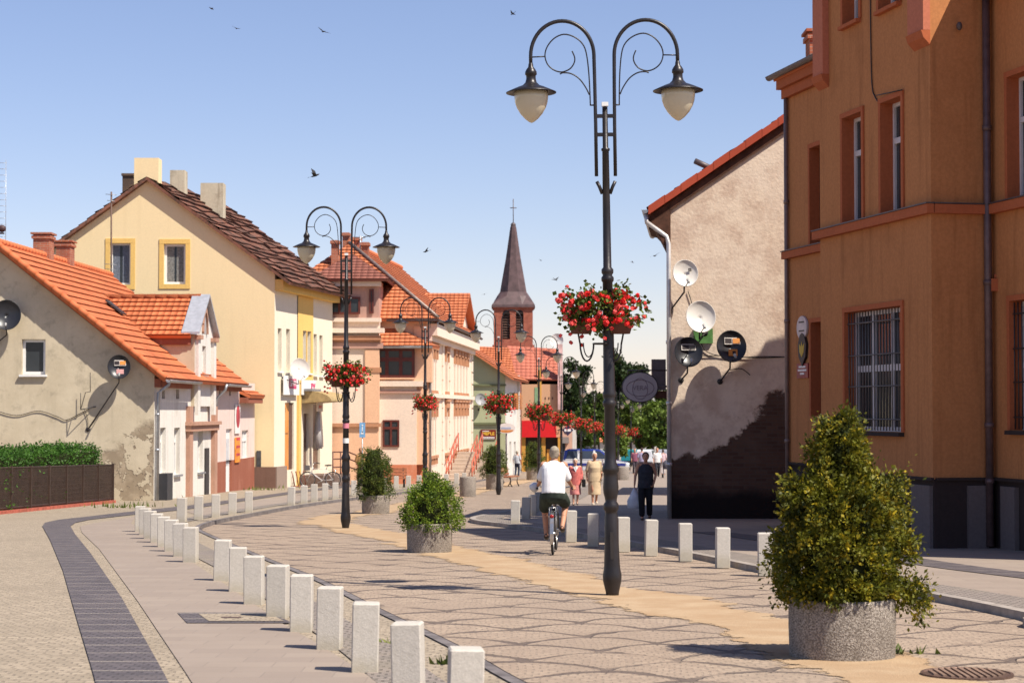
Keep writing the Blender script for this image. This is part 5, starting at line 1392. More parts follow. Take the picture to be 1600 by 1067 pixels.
E = [BB.P(U0 - .3, hB, .3), BB.P(U1 + .3, hB, .3), BB.P(U1 + .3, hB, -3.2), BB.P(U0 - .3, hB, -3.2)]
for i in range(4): roof_plane(mb, E[i], E[(i + 1) % 4], c, c + V((.001, 0, 0)), .4, .04)
broof = mb.build('roof', REDTILE, ob, fix=False)
mb = MB(); mb.box(BL.P(UN + .02, hE + .35, .0), BL.u * 2.2, BL.n * -1.6, V((0, 0, 1.75))); mb.prism([BL.P(UN - .1, hE + 2.1, .15), BL.P(UN + 2.34, hE + 2.1, .15), BL.P(UN + 1.12, hE + 2.9, .15)], BL.n * -1.9); mb.build('added_shade_dormer', OCH, ob)  # unseen dormer, added at the near end to throw shade on the bollards
gutter(ob, BL.P(U1 + .1, hE - .0, .32), BL.P(UF + .26, hE - .0, .32), DARKPIPE, .08)
q = AT(1268, 62, 43.2); chimney(broof, (q.x + .1, 42.6, q.z - 1.2), .55, .6, 1.2, BRICK); 
pd = BL.P(-.10, 0, .12); downpipe(ob, [V((pd.x, pd.y, hE)), V((pd.x, pd.y, gz(32) + .1))], plain('brown_downpipe', (.13, .085, .085), .45, .3, var=.2), .062, clips=(6.2, 3.7, 1.4, .5))
z = zr(1545, 445, 32); mb = MB(); mb.cbox((pd.x + .12, pd.y - .02, z), .17, .12, .2); mb.tube([(pd.x + .12, pd.y, z + .1), (pd.x + .12, pd.y, z + .18)], .03, 6); mb.build('alarm_box', ORED, ob)
mb = MB(); zt = BB.px(1362, 0)[1]
pts = [BB.px(1361, -60), BB.px(1362, 45), BB.px(1364, 130), BB.px(1369, 152), BB.px(1377, 163)]
mb.tube(smooth_line([BB.P(u, z, .02) for u, z in pts], 6), .012, 6); mb.tube([BB.P(BB.px(1374, 155)[0] + .0, BB.px(1374, 155)[1] + .06, .05), BB.P(BB.px(1414, 140)[0], BB.px(1414, 143)[1] + .02, .05)], .01, 6)
mb.build('cable', plain('brown_cable', (.04, .025, .02), .6), ob)
pz2 = BL.px(1243, 300); downpipe(ob, [BL.P(UF - .05, hE - .4, .06), BL.P(UF - .05, gz(42), .06)], plain('corner_pipe', (.24, .17, .15), .5, .3), .045, clips=(6.0, 3.5, 1.0))
p = BL.px(1497, 42); q = AT(1498, 42, 32.0); mb = MB(); mb.ell((q.x, q.y - .04, q.z), .05, .06, .07); mb.build('wall_fitting', DARKPIPE, ob)
# emblems by the side door
def bl(px, py): return BL.px(px, py)
u, z = bl(1256, 512); o = thing('oval_plaque', 'white oval plaque, topmost by the ochre building side door', 'plaque', tuple(BL.P(u, z, .03)))
mb = MB(); mb.prism(oval(BL, u, z, .30, .24, .01), BL.n * .04); mb.build('panel', plain('plaque_white', (.55, .47, .47), .4), o)
mb = MB()
for k in (.1, -.08): mb.box(BL.P(u - .15, z + k, .052), BL.u * .3, BL.n * .004, V((0, 0, .03)))
mb.build('lettering', STB, o)
u, z = bl(1257, 546); o = thing('eagle_shield', 'oval black shield with yellow crest below the white plaque', 'plaque', tuple(BL.P(u, z, .03)))
mb = MB(); mb.prism([BL.P(u + a, z + b, .01) for a, b in ((0, -.34), (.2, -.15), (.24, .1), (.12, .3), (0, .34), (-.12, .3), (-.24, .1), (-.2, -.15))], BL.n * .05); mb.build('panel', STB, o)
mb = MB(); mb.prism([BL.P(u + a, z + b, .061) for a, b in ((.0, -.16), (.12, -.05), (.15, .12), (.05, .06), (0, .16), (-.05, .06), (-.15, .12), (-.12, -.05))], BL.n * .006); mb.build('crest', plain('crest_yellow', (.55, .36, .03), .5), o)
u, z = bl(1256, 580); o = thing('office_plate', 'dark red office plate with three white lines under the black shield', 'plaque', tuple(BL.P(u, z, .03)))
mb = MB(); mb.box(BL.P(u - .33, z - .14, .01), BL.u * .66, BL.n * .025, V((0, 0, .3))); mb.build('panel', plain('plate_red', (.25, .02, .03), .4), o)
mb = MB()
for k, w in ((.07, .4), (.0, .5), (-.07, .25)): mb.box(BL.P(u - w / 2, z + k, .037), BL.u * w, BL.n * .004, V((0, 0, .04)))
mb.build('lettering', WTXT, o)
# ================================================================== double-armed street lamps
IRONB = plain('black_lamp_iron', (.022, .018, .018), .38, .25, spec=.5, var=.3, scale=4, bump=.15)
t = NT('lamp_glass'); t.col((.62, .55, .40)); t.fin(.12, spec=.5); t.b.inputs['Transmission Weight'].default_value = .12; OPAL = t.m
BRIM = plain('lamp_brim_underside', (.09, .075, .065), .5, .2)
def make_lamp():
    o = thing('street_lamp', 'street lamp', 'street lamp', (0, 0, 0), 'double armed black street lamps', world=False)
    mb = MB()
    prof = [(.095, 0), (.10, .05), (.138, .17), (.142, .24), (.125, .30), (.118, .36), (.105, .62), (.098, .9), (.092, .92), (.092, .955), (.112, .97), (.112, 1.03), (.085, 1.06), (.092, 1.10), (.112, 1.16), (.117, 1.22), (.108, 1.30),
            (.105, 1.34), (.105, 1.38), (.125, 1.40), (.125, 1.44), (.088, 1.50), (.085, 1.62), (.080, 2.12), (.102, 2.14), (.102, 2.18), (.078, 2.20), (.100, 2.24), (.100, 2.275), (.070, 2.30), (.066, 2.9), (.060, 3.52), (.075, 3.54), (.075, 3.575), (.055, 3.60), (.072, 3.63), (.072, 3.665), (.050, 3.69), (.046, 4.3), (.040, 5.0), (.052, 5.01), (.052, 5.03), (.034, 5.04), (.032, 5.50), (.004, 5.505)]
    mb.lathe([(r_ * (.76 if z_ < 2.3 else .95), z_) for r_, z_ in prof], n=20); mb.build('post', IRONB, o)
    mb = MB(); mb.cbox((.0, -.02, 5.53), .075, .075, .045); mb.build('light_sensor', WHITEP, o)
    for zz, w in ((5.40, .115), (5.19, .115)):
        mb = MB(); mb.box((-w, -.018, zz - .02), (2 * w, 0, 0), (0, .036, 0), (0, 0, .04)); mb.build('crossbar', IRONB, o)
    mb = MB()
    for s in (-1, 1): mb.tube([(s * .045, 0, 4.52), (s * .075, 0, 4.60), (s * .105, 0, 4.66)], .022, 6)
    mb.build('bracket_ears', IRONB, o)
    mb = MB(); mb.box((-.02, -.092, .42), (.04, 0, 0), (0, .02, 0), (0, 0, .30)); mb.build('access_door', plain('lamp_door', (.035, .03, .028), .5, .2), o)
    for s in (-1, 1):
        mb = MB()
        pts = [(s * .108, 0, 4.72), (s * .108, 0, 5.3), (s * .112, 0, 5.8)]
        for k in range(25):
            a = PI * k / 24; pts.append((s * (.478 - .362 * math.cos(a)), 0, 6.09 + .396 * math.sin(a)))
        pts += [(s * .84, 0, 6.0)]
        mb.tube(pts, [.021] * 3 + [.022] * 25 + [.022], 10)
        a_ = mb.build('arm', IRONB, o)
        mb = MB()                              # wrought scroll inside the arch
        sp = [(.165, 5.52), (.175, 5.85), (.20, 6.10), (.243, 6.22), (.334, 6.30), (.453, 6.334), (.563, 6.293), (.645, 6.202), (.676, 6.10), (.65, 6.0), (.581, 5.933), (.49, 5.906), (.398, 5.937), (.347, 6.0), (.336, 6.065), (.365, 6.142)]
        mb.tube([(s * p.x, 0, p.y) for p in smooth_line([V((a, b, 0)) for a, b in sp], 4)], .0085, 6)
        mb.tube([(s * p.x, 0, p.y) for p in smooth_line([V((.176, 5.644, 0)), V((.215, 5.727, 0)), V((.288, 5.827, 0)), V((.38, 5.886, 0)), V((.471, 5.897, 0)), V((.508, 5.882, 0))], 4)], .0085, 6)
        mb.tube([(s * .672, 0, 6.085), (s * .838, 0, 6.08)], .008, 6)
        mb.tube([(s * .112, 0, 5.525), (s * .168, 0, 5.525)], .009, 6)
        mb.build('scroll', IRONB, a_)
        mb = MB(); c = (s * .84, 0, 0); hz = lambda pr: [(a, 6.02 - (6.02 - b) * .86) for a, b in pr]
        mb.lathe(hz([(.018, 6.02), (.026, 6.0), (.03, 5.96), (.05, 5.93), (.066, 5.895), (.068, 5.86), (.055, 5.845), (.055, 5.80), (.066, 5.755), (.10, 5.715), (.15, 5.695), (.21, 5.665), (.288, 5.625), (.288, 5.615), (.20, 5.632), (.10, 5.64)]), c, 28)
        h_ = mb.build('lamp_head', IRONB, a_)
        mb = MB(); mb.lathe(hz([(.155, 5.637), (.192, 5.632), (.195, 5.56), (.186, 5.49), (.165, 5.42), (.125, 5.34), (.075, 5.275), (.03, 5.235), (.004, 5.222)]), c, 24)
        mb.build('glass', OPAL, h_)
    return o
lamp0 = make_lamp()
lamps = []
LP = [(957, 930, 0, 'nearest black street lamp, standing tall beside the largest planter'), (540, 825, 3, 'second nearest black street lamp, left by the two stickers and the clipped bush'),
      (664, 779, -4, 'black street lamp behind the squat bush, in front of the pink corner house')]
FAR = [(779, 73, -6, 'black street lamp in front of the green house name board'), (842, 90, -8, 'black street lamp in front of the salmon shop building'), (877, 110, -8, 'black street lamp at the right end of the red fascia')]
REST = [(908, 130), (929, 150), (966, 172), (986, 192), (1001, 212), (1015, 235), (1027, 260), (1037, 285)]
spots = []
for px, py, rz, lab in LP: g = G(px, py); spots.append((g.x, g.y, rz, lab))
for px, y, rz, lab in FAR: spots.append((AT(px, 700, y).x, y, rz, lab))
for px, y in REST: spots.append((AT(px, 700, y).x, y, -12, 'far black street lamp in the row running down the street to the trees'))
for i, (x, y, rz, lab) in enumerate(spots):
    o = lamp0 if i == 0 else copy_tree(lamp0)
    o.location = (x, y, gz(y) - .01); o.rotation_euler = (0, R(-.8) if i == 0 else 0, R(rz)); o['label'] = lab; o.scale.z = 1.012 if i == 0 else 1.045
    lamps.append(o)
# stickers on the second lamp post
STP = plain('sticker_pink_post', (.62, .2, .26), .5)
o = lamps[1]
for z, m in ((2.02, STP), (1.72, WHITEP)):
    mb = MB(); rr = .0665
    pts = [(rr * math.cos(a), rr * math.sin(a)) for a in [-PI + PI * k / 10 for k in range(11)]]
    for (a, b), (c, d) in zip(pts, pts[1:]): mb.face([(a, b, z), (c, d, z), (c, d, z + .1), (a, b, z + .1)])
    mb.build('sticker', m, o, fix=False)

# ================================================================== leaf builders
def clumps(mb, surf, n, per, cr, leaf, rg, m=0, aspect=.55, out=.7):
    for _ in range(n):
        p, nr = surf(rg)
        nr = V(nr).normalized(); cs = rg.uniform(.55, 1.5); p = p + nr * rg.gauss(0, cr * 1.1)
        for _ in range(int(per * cs)):
            d = V((rg.gauss(0, 1), rg.gauss(0, 1), rg.gauss(0, 1))) * .55 + nr * out
            d.normalize()
            q = p + V((rg.gauss(0, cr), rg.gauss(0, cr), rg.gauss(0, cr))) + d * cr * .4
            s = leaf * rg.uniform(.55, 1.3) * (.75 + .25 * cs)
            a = d.cross(V((rg.gauss(0, 1), rg.gauss(0, 1), rg.gauss(0, 1))))
            if a.length < 1e-4: continue
            a.normalize(); b = d * s; a *= s * aspect
            mb.face([q, q + b * .5 + a * .5, q + b, q + b * .5 - a * .5], m)

def bush_surf(prof, lump=.12, seed=0, yoff=None):
    """prof: (height, radius) pairs; returns a sampler of points on a lumpy body of revolution"""
    zs = [z for z, r in prof]; w = []
    for (z0, r0), (z1, r1) in zip(prof, prof[1:]): w.append((z1 - z0 + abs(r1 - r0) * .6) * (r0 + r1))
    def f(rg):
        k = rg.choices(range(len(w)), w)[0]; t = rg.random()
        z = prof[k][0] + (prof[k + 1][0] - prof[k][0]) * t; r = prof[k][1] + (prof[k + 1][1] - prof[k][1]) * t
        a = rg.uniform(0, 2 * PI)
        l = 1 + lump * 2 * noise.noise(V((math.cos(a) * 1.3 + seed, math.sin(a) * 1.3, z * 2.2))) + lump * noise.noise(V((math.cos(a) * 4, math.sin(a) * 4 + seed, z * 7)))
        dep = rg.random() ** 2 * .35
        rr = r * l * (1 - dep)
        dr = (prof[k + 1][1] - prof[k][1]) / max(.01, prof[k + 1][0] - prof[k][0])
        return V((rr * math.cos(a), rr * math.sin(a), z)), V((math.cos(a), math.sin(a), -dr * .7 + .25))
    return f

def core(mb, prof, k=.68, m=0):
    mb.lathe([(max(.01, r * k), z) for z, r in prof], n=12, m=m)

BOX1 = foliage('yellow_green_bush_leaf', (.024, .036, .007), (.145, .145, .011), (.50, .37, .024), 6.0, .85, .25)
BOX2 = foliage('green_bush_leaf', (.04, .085, .012), (.17, .25, .022), (.32, .36, .04), 5.0, .7, .3)
BOX3 = foliage('dark_bush_leaf', (.035, .062, .012), (.10, .135, .022), (.24, .22, .03), 4.0, .6, .3)
CORE = plain('bush_shade_core', (.022, .026, .010), .95, spec=.05, var=.4, scale=9)  # near-black filling; its colour stands in for the shade between leaves
t = NT('planter_aggregate'); a = t.mix(t.ramp(t.noise(70, 3), .42, .6), (.17, .14, .115), (.40, .345, .29))
a = t.mix(t.M('MULTIPLY', t.ramp(t.noise(110, 2), .58, .68), .8), a, (.58, .52, .45)); a = t.mix(t.M('MULTIPLY', t.ramp(t.noise(2, 6), .45, .7), .5), a, (.14, .115, .09))
t.col(a); t.bump(t.noise(80, 3), .9, .02); AGG = t.fin(.9, spec=.2)
SOIL = plain('planter_soil', (.04, .028, .02), .95, var=.4, scale=14)
def planter(label, px, py, r, h, prof=None, leafm=None, n=300, per=26, leaf=.045, seed=1, xo=0.0, extra=(), group='round concrete planters down the middle of the street'):
    g = G(px, py); y = g.y + r; x = AT(px, py, y).x
    o = thing('planter', label, 'planter', (x, y, gz(y)), group, world=False)
    mb = MB(); mb.lathe([(r * .975, -.02), (r * .985, .02), (r, h * .5), (r * 1.0, h - .03), (r * .985, h), (r * .88, h), (r * .87, h - .10), (.02, h - .10)], n=40); mb.build('tub', AGG, o)
    mb = MB(); mb.lathe([(r * .87, h - .095), (r * .4, h - .06), (.02, h - .05)], n=20); mb.build('soil', SOIL, o)
    if prof:
        b = thing('potted_bush', label.replace('planter', 'pot').split(' with ')[-1] if False else 'bush', 'bush', (x + xo, y, gz(y) + h - .06), None, world=False)
        rg = random.Random(seed); mb = MB(); clumps(mb, bush_surf(prof, .18 if r > .42 else .09, seed), n, per, leaf * .82, leaf, rg)
        for (ex, ez, rad, m_) in extra:
            def blob(rg_, c=V((ex, -.05, ez)), q=rad):
                d = V((rg_.gauss(0, 1), rg_.gauss(0, 1), rg_.gauss(0, 1))).normalized(); return c + d * q * rg_.random() ** .4, d
            clumps(mb, blob, m_, per, leaf * 1.3, leaf, rg)
        mb.build('leaves', leafm, b, fix=False)
        mb = MB(); core(mb, prof, .62); mb.tube([(0, 0, -.02), (0, 0, prof[-1][0] * .8)], .03, 6); mb.build('stem_shade_core', CORE, b)
        return o, b
    return o, None
pA, bA = planter('largest round concrete planter, in the foreground right, half in shade', 1316, 1034, .425, .47,
    [(.06, .36), (.12, .44), (.28, .475), (.5, .47), (.70, .43), (.86, .37), (.98, .25), (1.12, .18), (1.34, .155), (1.46, .12), (1.53, .04)], BOX1, 560, 60, .039, 3, -.005, [(.36, .92, .12, 22), (-.30, .86, .10, 18), (.47, .14, .10, 14), (-.44, .35, .11, 18), (-.38, .66, .09, 14), (-.45, .14, .07, 10), (.14, 1.12, .08, 8), (-.12, 1.22, .08, 8), (.58, .03, .06, 9), (.46, .55, .09, 12)])
bA['label'] = 'tall yellow green conical bush growing in the largest foreground planter'
pB, bB = planter('round concrete planter of the squat bright green bush, left of the nearest lamp', 671, 864, .365, .47,
    [(-.02, .36), (.06, .46), (.22, .455), (.42, .40), (.52, .34), (.60, .24), (.74, .17), (.84, .06)], BOX2, 420, 26, .036, 8, .03, [(-.22, .5, .12, 22), (.24, .5, .12, 20), (-.38, .12, .1, 12)])
bB['label'] = 'squat bright green dome shaped bush in the second nearest planter'
pC, bC = planter('round concrete planter right of the second nearest street lamp', 587, 803, .36, .48,
    [(-.04, .34), (.1, .45), (.4, .47), (.75, .42), (.98, .34), (1.12, .27), (1.22, .12)], BOX3, 340, 24, .042, 12, -.06, [(.42, .12, .1, 10), (.3, .85, .12, 12)])
bC['label'] = 'dark green upright bush right of the second nearest street lamp'
planter('low empty round concrete planter behind the squat bush', 731, 776, .29, .70)
pE, bE = planter('round concrete planter in front of the green house, with a bench beside it', 773, 765, .36, .66,
    [(-.04, .36), (.1, .5), (.4, .52), (.7, .46), (.95, .36), (1.12, .2), (1.2, .06)], BOX3, 240, 22, .055, 17, -.05)
bE['label'] = 'dark green rounded bush in front of the green house'
pF, bF = planter('round concrete planter behind the cyclist, in front of the red fascia shop', 834, 750, .40, .70,
    [(-.04, .4), (.1, .52), (.4, .56), (.7, .5), (.95, .4), (1.2, .3), (1.36, .1)], BOX3, 240, 22, .06, 23, .0)
bF['label'] = 'dark green bush left of the cyclist, in front of the red fascia shop'
planter('far pale concrete planter between the white blue car and the nearest lamp', 973, 752, .34, .75)
planter('small concrete planter half hidden behind the steps railing', 748, 744, .28, .6)

# ================================================================== hanging flower baskets
FLRED = plain('red_geranium_petal', (.74, .025, .025), .6, spec=.2, var=.3, scale=14, bump=0); FLPINK = plain('coral_geranium_petal', (.80, .10, .09), .6, spec=.2, var=.25, scale=14, bump=0)
FLEAF = foliage('geranium_leaf', (.022, .045, .008), (.10, .14, .02), (.25, .24, .04), 7, .5)
def make_basket():
    o = thing('hanging_flower_basket', 'flower basket', 'flower basket', (0, 0, 0), 'red geranium baskets on the lamp posts', world=False)
    rg = random.Random(5); mb = MB()
    def surf(r_):
        a = r_.uniform(0, 2 * PI); q = r_.uniform(.08, .47) ** 1; z = r_.uniform(-.24, .22) * (1.15 - q)
        return V((q * math.cos(a), q * .72 * math.sin(a), z + .03)), V((math.cos(a), math.sin(a), .3))
    clumps(mb, surf, 120, 14, .05, .055, rg, aspect=.9); mb.build('foliage', FLEAF, o, fix=False)
    mbs = [MB(), MB()]
    def truss(c, n_, s, mb_):
        for _ in range(n_):
            d = V((rg.gauss(0, 1), rg.gauss(0, 1), rg.gauss(0, 1))).normalized(); p = V(c) + d * s * rg.uniform(.5, 1)
            a = d.cross(V((0, .3, 1))).normalized() * .024; b = d.cross(a).normalized() * .024
            mb_.face([p + a, p + b, p - a, p - b])
    for _ in range(150):
        a = rg.uniform(0, 2 * PI); q = rg.uniform(.2, .53); z = rg.uniform(-.27, .27) * (1.2 - q)
        truss((q * math.cos(a), q * .75 * math.sin(a), z + .04), 15, rg.uniform(.025, .045), mbs[rg.random() < .4])
    for _ in range(22):                        # stray heads on long stalks
        a = rg.uniform(0, 2 * PI); q = rg.uniform(.48, .62); z = rg.uniform(-.38, .34)
        truss((q * math.cos(a), q * .75 * math.sin(a), z), 7, .022, mbs[1])
    for b, m in zip(mbs, (FLRED, FLPINK)): b.build('blossoms', m, o, fix=False)
    mb = MB()
    for s in (-1, 1):
        for w in (.165, .125):
            mb.tube([(s * (.085 + w * (1 - math.cos(a)) / 2 * 1.0), 0, -.36 + .0 - (.22 if w > .15 else .17) * math.sin(a)) for a in [PI * k / 10 for k in range(11)]], .012 if w > .15 else .008, 6)
        mb.tube([(s * .25, 0, -.37), (s * .30, 0, -.1)], .012, 6)
    mb.tube([(.09 * math.cos(2 * PI * k / 16), .09 * math.sin(2 * PI * k / 16), -.37) for k in range(16)], .012, 6, closed=True)
    mb.build('bracket', IRONB, o)
    for s in (-1, 1):
        mb = MB(); mb.lathe([(.02, -.25), (.12, -.25), (.17, -.08), (.175, -.06), (.16, -.06), (.02, -.09)], (s * .235, 0, 0), 14); mb.build('pot', plain('basket_pot', (.10, .035, .025), .7), o)
    return o
bk0 = make_basket()
for i, (x, y, rz, lab) in enumerate(spots):
    o = bk0 if i == 0 else copy_tree(bk0)
    z = 3.2 if i < 3 else 3.3
    o.location = (x - (.10 if i == 0 else 0), y - .03, gz(y) + z); o.rotation_euler = (0, 0, R(rz + 37 * i * (i > 0)))
    if i == 0: o.location.x = x - .13; o.scale = (.94, .94, .94)
    if i > 2: o.scale = (1.15 + .05 * i,) * 3
    nm = ['red flower basket on the nearest street lamp, against the sky', 'red flower basket on the second nearest lamp, before the yellow house', 'red flower basket on the lamp before the pink corner house', 'red flower basket on the lamp before the green house',
          'red flower basket on the lamp before the salmon shop building', 'red flower basket on the lamp at the right end of the red fascia']
    o['label'] = nm[i] if i < 6 else 'small far red flower basket in the row before the trees'

# ================================================================== bollards
BOL = None
t = NT('bollard_granite'); z = t.sep(t.co())
a = t.mix(t.ramp(t.noise(40, 4), .4, .65), (.47, .43, .375), (.53, .485, .425)); a = t.mix(t.M('MULTIPLY', t.ramp(t.M('ADD', z[2], t.M('MULTIPLY', t.noise(9, 4), .12)), .22, .08), .55), a, (.36, .31, .21))
a = t.mix(t.M('MULTIPLY', t.ramp(t.noise(4, 6), .52, .72), .35), a, (.42, .38, .32)); oi = t.n('ShaderNodeObjectInfo'); a = t.mix(t.M('MULTIPLY', oi.outputs['Random'], .22), a, (.36, .32, .26)); a = t.mix(t.M('MULTIPLY', t.ramp(t.noise(11, 5), .62, .7), .5), a, (.30, .265, .21)); t.col(a); t.bump(t.M('ADD', t.noise(90, 3), t.noise(9, 5)), .35, .008); BOL = t.fin(.85, spec=.2)
mb = MB(); mb.bbox((0, 0, -.06), .19, .19, .555, .010); bol0 = mb.build('bollard', BOL)
tag(bol0, 'bollard', 'bollard', 'pale granite bollards along the pavement')
BL_ = [(725, 1157, 'bollard cut by the bottom edge'), (639, 1098, 'first whole one from the bottom edge'), (570, 1052, 'third up from the bottom edge'), (515, 1016, 'fourth up from the bottom edge'), (471, 988, 'fifth up from the bottom edge'),
       (434, 966, 'sixth up from the bottom edge'), (397, 945, 'seventh up from the bottom edge'), (371, 925, 'eighth up from the bottom edge'), (347, 908, 'ninth up, last before the gap in the row')]
B2 = [(298, 879), (283, 870), (268, 862), (256, 855), (245, 848), (235, 842), (227, 836), (219, 831)]
o2 = ['nearest', 'second', 'third', 'fourth', 'fifth', 'sixth', 'seventh', 'last']
B3 = [(284, 816), (310, 812), (337, 808), (363, 804), (389, 801)]
B4 = [(455, 790), (475, 787), (491, 784), (508, 782), (524, 780)]
B5 = [(553, 775), (600, 768), (619, 765), (638, 764), (655, 763), (697, 760), (713, 758), (725, 757)]
B6 = [(1017, 862, 'half shaded granite bollard, first to the right of the nearest lamp'), (1071, 870, 'half shaded granite bollard, second to the right of the nearest lamp'), (1129, 880, 'sunlit granite bollard, third to the right of the nearest lamp'), (1196, 892, 'sunlit granite bollard touching the big bush at its left'),
      (974, 856, 'shaded bollard peeping out right behind the nearest lamp post'), (927, 848, 'shaded bollard just left of the nearest lamp post'), (892, 841, 'shaded bollard just right of the bicycle rear wheel'),
      (805, 818, 'sunlit bollard at the rounded nose of the right pavement'), (822, 811, 'first shaded bollard right of the sunlit one at the rounded nose'), (832, 805, 'second shaded bollard right of the sunlit one at the rounded nose'), (842, 799, 'third shaded bollard right of the sunlit one, beside the cyclist')]
allb = [(x, y, 'granite bollard in the near left row, ' + l if i else 'granite bollard at the near end of the left row, cut by the bottom edge') for i, (x, y, l) in enumerate(BL_)]
allb += [(x, y, 'granite bollard beyond the gap in the left row, %s of the eight there' % l) for (x, y), l in zip(B2, o2)]
o3 = ['leftmost', 'second from left', 'middle one', 'fourth from left', 'rightmost']
allb += [(x, y, 'granite bollard of five before the pink bay, %s' % l) for (x, y), l in zip(B3, o3)]
allb += [(x, y, 'granite bollard of five before the white bicycle, %s' % l) for (x, y), l in zip(B4, o3)]
o5 = ['left of the dark bush', 'first right of the dark bush', 'second right of the dark bush', 'third right of the dark bush', 'left of the third lamp post', 'first behind the squat bush top', 'second behind the squat bush top', 'next to the empty planter']
allb += [(x, y, 'far pale bollard before the pink corner house, %s' % l) for (x, y), l in zip(B5, o5)]
allb += B6
rg = random.Random(2)
for i, (px, py, lab) in enumerate(allb):
    o = bol0 if i == 0 else bol0.copy()
    if i: C.objects.link(o)
    g = G(px, py, PH); y = g.y + .09; x = AT(px, py, y).x
    o.location = (x, y, gz(y) + PH); o.rotation_euler = (0, R(rg.uniform(-1.6, 1.6)), R(rg.uniform(-6, 6))); o['label'] = lab
    if i >= 17 and i < 35: o.scale.z = 1.08

# ================================================================== hedge and fence
HEDGE = foliage('hedge_leaf', (.02, .06, .008), (.06, .15, .015), (.11, .22, .03), 2.5, .5)
g1 = G(0, 812); g2 = G(176, 789)
fx0, fy0, fx1, fy1 = g1.x - .9, g1.y - 3.5, g2.x, g2.y
o = thing('clipped_hedge', 'long clipped green hedge behind the dark fence', 'hedge', (-13.5, 55, gz(55)), world=True)
hx1 = AT(160, 740, 58.5).x; ht = AT(100, 703, 58).z
mb = MB(); rg = random.Random(31)
a_ = V((hx1 - 1.05, 59.2, 0)); b_ = V((g1.x - 1.5, 46, 0))
dv = (b_ - a_); dl = dv.length; dv = dv / dl; sv = V((-dv.y, dv.x, 0)); sv = sv if sv.x > 0 else -sv
def hs(r_):
    u = r_.uniform(0, dl) if r_.random() > .06 else r_.uniform(0, .05); k = r_.random(); zb = gz(55)
    if k < .62: return a_ + dv * u + sv * (.68 + .06 * noise.noise(V((u * 1.4, 2, r_.random())))) + V((0, 0, r_.uniform(zb, ht))), sv
    return a_ + dv * u + sv * r_.uniform(-.7, .68) + V((0, 0, ht + .05 * noise.noise(V((u * 1.1, 0, 0))))), V((0, 0, 1))
clumps(mb, hs, 2400, 12, .06, .065, rg)
def he(r_): return a_ + sv * r_.uniform(-.7, .68) + V((0, 0, r_.uniform(gz(58), ht))), -dv
clumps(mb, he, 300, 12, .06, .065, rg)
mb.build('leaves', HEDGE, o, fix=False)
mb = MB(); mb.box(a_ + dv * .1 - sv * .6 + V((0, 0, gz(55) - .3)), dv * (dl - .1), sv * 1.35, V((0, 0, ht - gz(55) + .22))); mb.build('hedge_shade_core', CORE, o)  # solid box inside the hedge, coloured as its inner shade
p = AT(2, 720, 52); sh_ = thing('round_shrub', 'rounded green shrub at the left edge in front of the hedge', 'shrub', (p.x - .1, 52, gz(52)), world=False)
rg = random.Random(41); mb = MB(); prof = [(.0, .4), (.3, .55), (.8, .6), (1.2, .5), (1.5, .3), (1.62, .05)]; clumps(mb, bush_surf(prof, .08, 4), 220, 16, .06, .07, rg); mb.build('leaves', HEDGE, sh_, fix=False); mb = MB(); core(mb, prof, .7); mb.build('stem_shade_core', CORE, sh_)
FEN = plain('dark_fence_metal', (.055, .032, .022), .6, .2, var=.2)
fe = thing('mesh_fence', 'dark brown metal mesh fence on a brick red footing before the hedge', 'fence', ((fx0 + fx1) / 2, (fy0 + fy1) / 2, gz(53)))
A_ = V((fx0, fy0, 0)); B_ = V((fx1, fy1, 0)); L = (B_ - A_).length; d = (B_ - A_) / L; nn = V((d.y, -d.x, 0))
def fp(u, h): p = A_ + d * u; return V((p.x, p.y, gz(p.y) + h))
mb = MB()
for u0 in [k * .6 for k in range(int(L / .6) + 1)]:
    u1 = min(L, u0 + .6); mb.mesh_([fp(u0, -.3) - nn * .1, fp(u1, -.3) - nn * .1, fp(u1, -.3) + nn * .1, fp(u0, -.3) + nn * .1, fp(u0, .15) - nn * .1, fp(u1, .15) - nn * .1, fp(u1, .15) + nn * .1, fp(u0, .15) + nn * .1], [(4, 5, 6, 7), (0, 4, 7, 3), (1, 5, 6, 2), (3, 2, 6, 7), (0, 1, 5, 4)])
mb.build('footing', plain('brick_red_footing', (.36, .09, .055), .85, var=.25), fe)
npst = int(L / 1.55); FHT = 1.22
for k in range(npst + 1):
    mb = MB(); p = fp(L * k / npst, 0); mb.cbox((p.x, p.y, p.z + FHT / 2), .07, .07, FHT + .04); mb.build('post', FEN, fe)
mb = MB()
for h in (.2, FHT - .02): mb.tube([fp(0, h), fp(L, h)], .022, 5)
k = 0
while k * .062 < L:
    u = k * .062; mb.box(fp(u, .16) - d * .016, d * .032, nn * .006, V((0, 0, FHT - .2))); k += 1
for j in range(9):
    h = .22 + j * .12; mb.box(fp(0, h), fp(L, h) - fp(0, h), nn * .006, V((0, 0, .012)))
E_ = B_ + V((-1.2, 1.6, 0))
for k in range(26):
    p = B_.lerp(E_, k / 26); mb.box((p.x, p.y, gz(p.y) + .16), (.022, 0, 0), (0, .006, 0), (0, 0, FHT - .2))
for h in (.2, .6, .95, FHT - .02): mb.tube([V((B_.x, B_.y, gz(B_.y) + h)), V((E_.x, E_.y, gz(E_.y) + h))], .018, 5)
mb.build('mesh_panel', FEN, fe)
t = NT('fence_screen'); t.col((.03, .018, .013)); t.fin(.8, spec=.1); t.b.inputs['Alpha'].default_value = .42; SCR = t.m
mb = MB()
mb.box(fp(0, .16) - nn * .03, fp(L, .16) - fp(0, .16), nn * .004, V((0, 0, FHT - .2))); mb.build('screen', SCR, fe)
GRASS = foliage('weed_leaf', (.06, .09, .02), (.14, .17, .03), (.25, .23, .06), 5, .4)
mb = MB(); rg = random.Random(77)
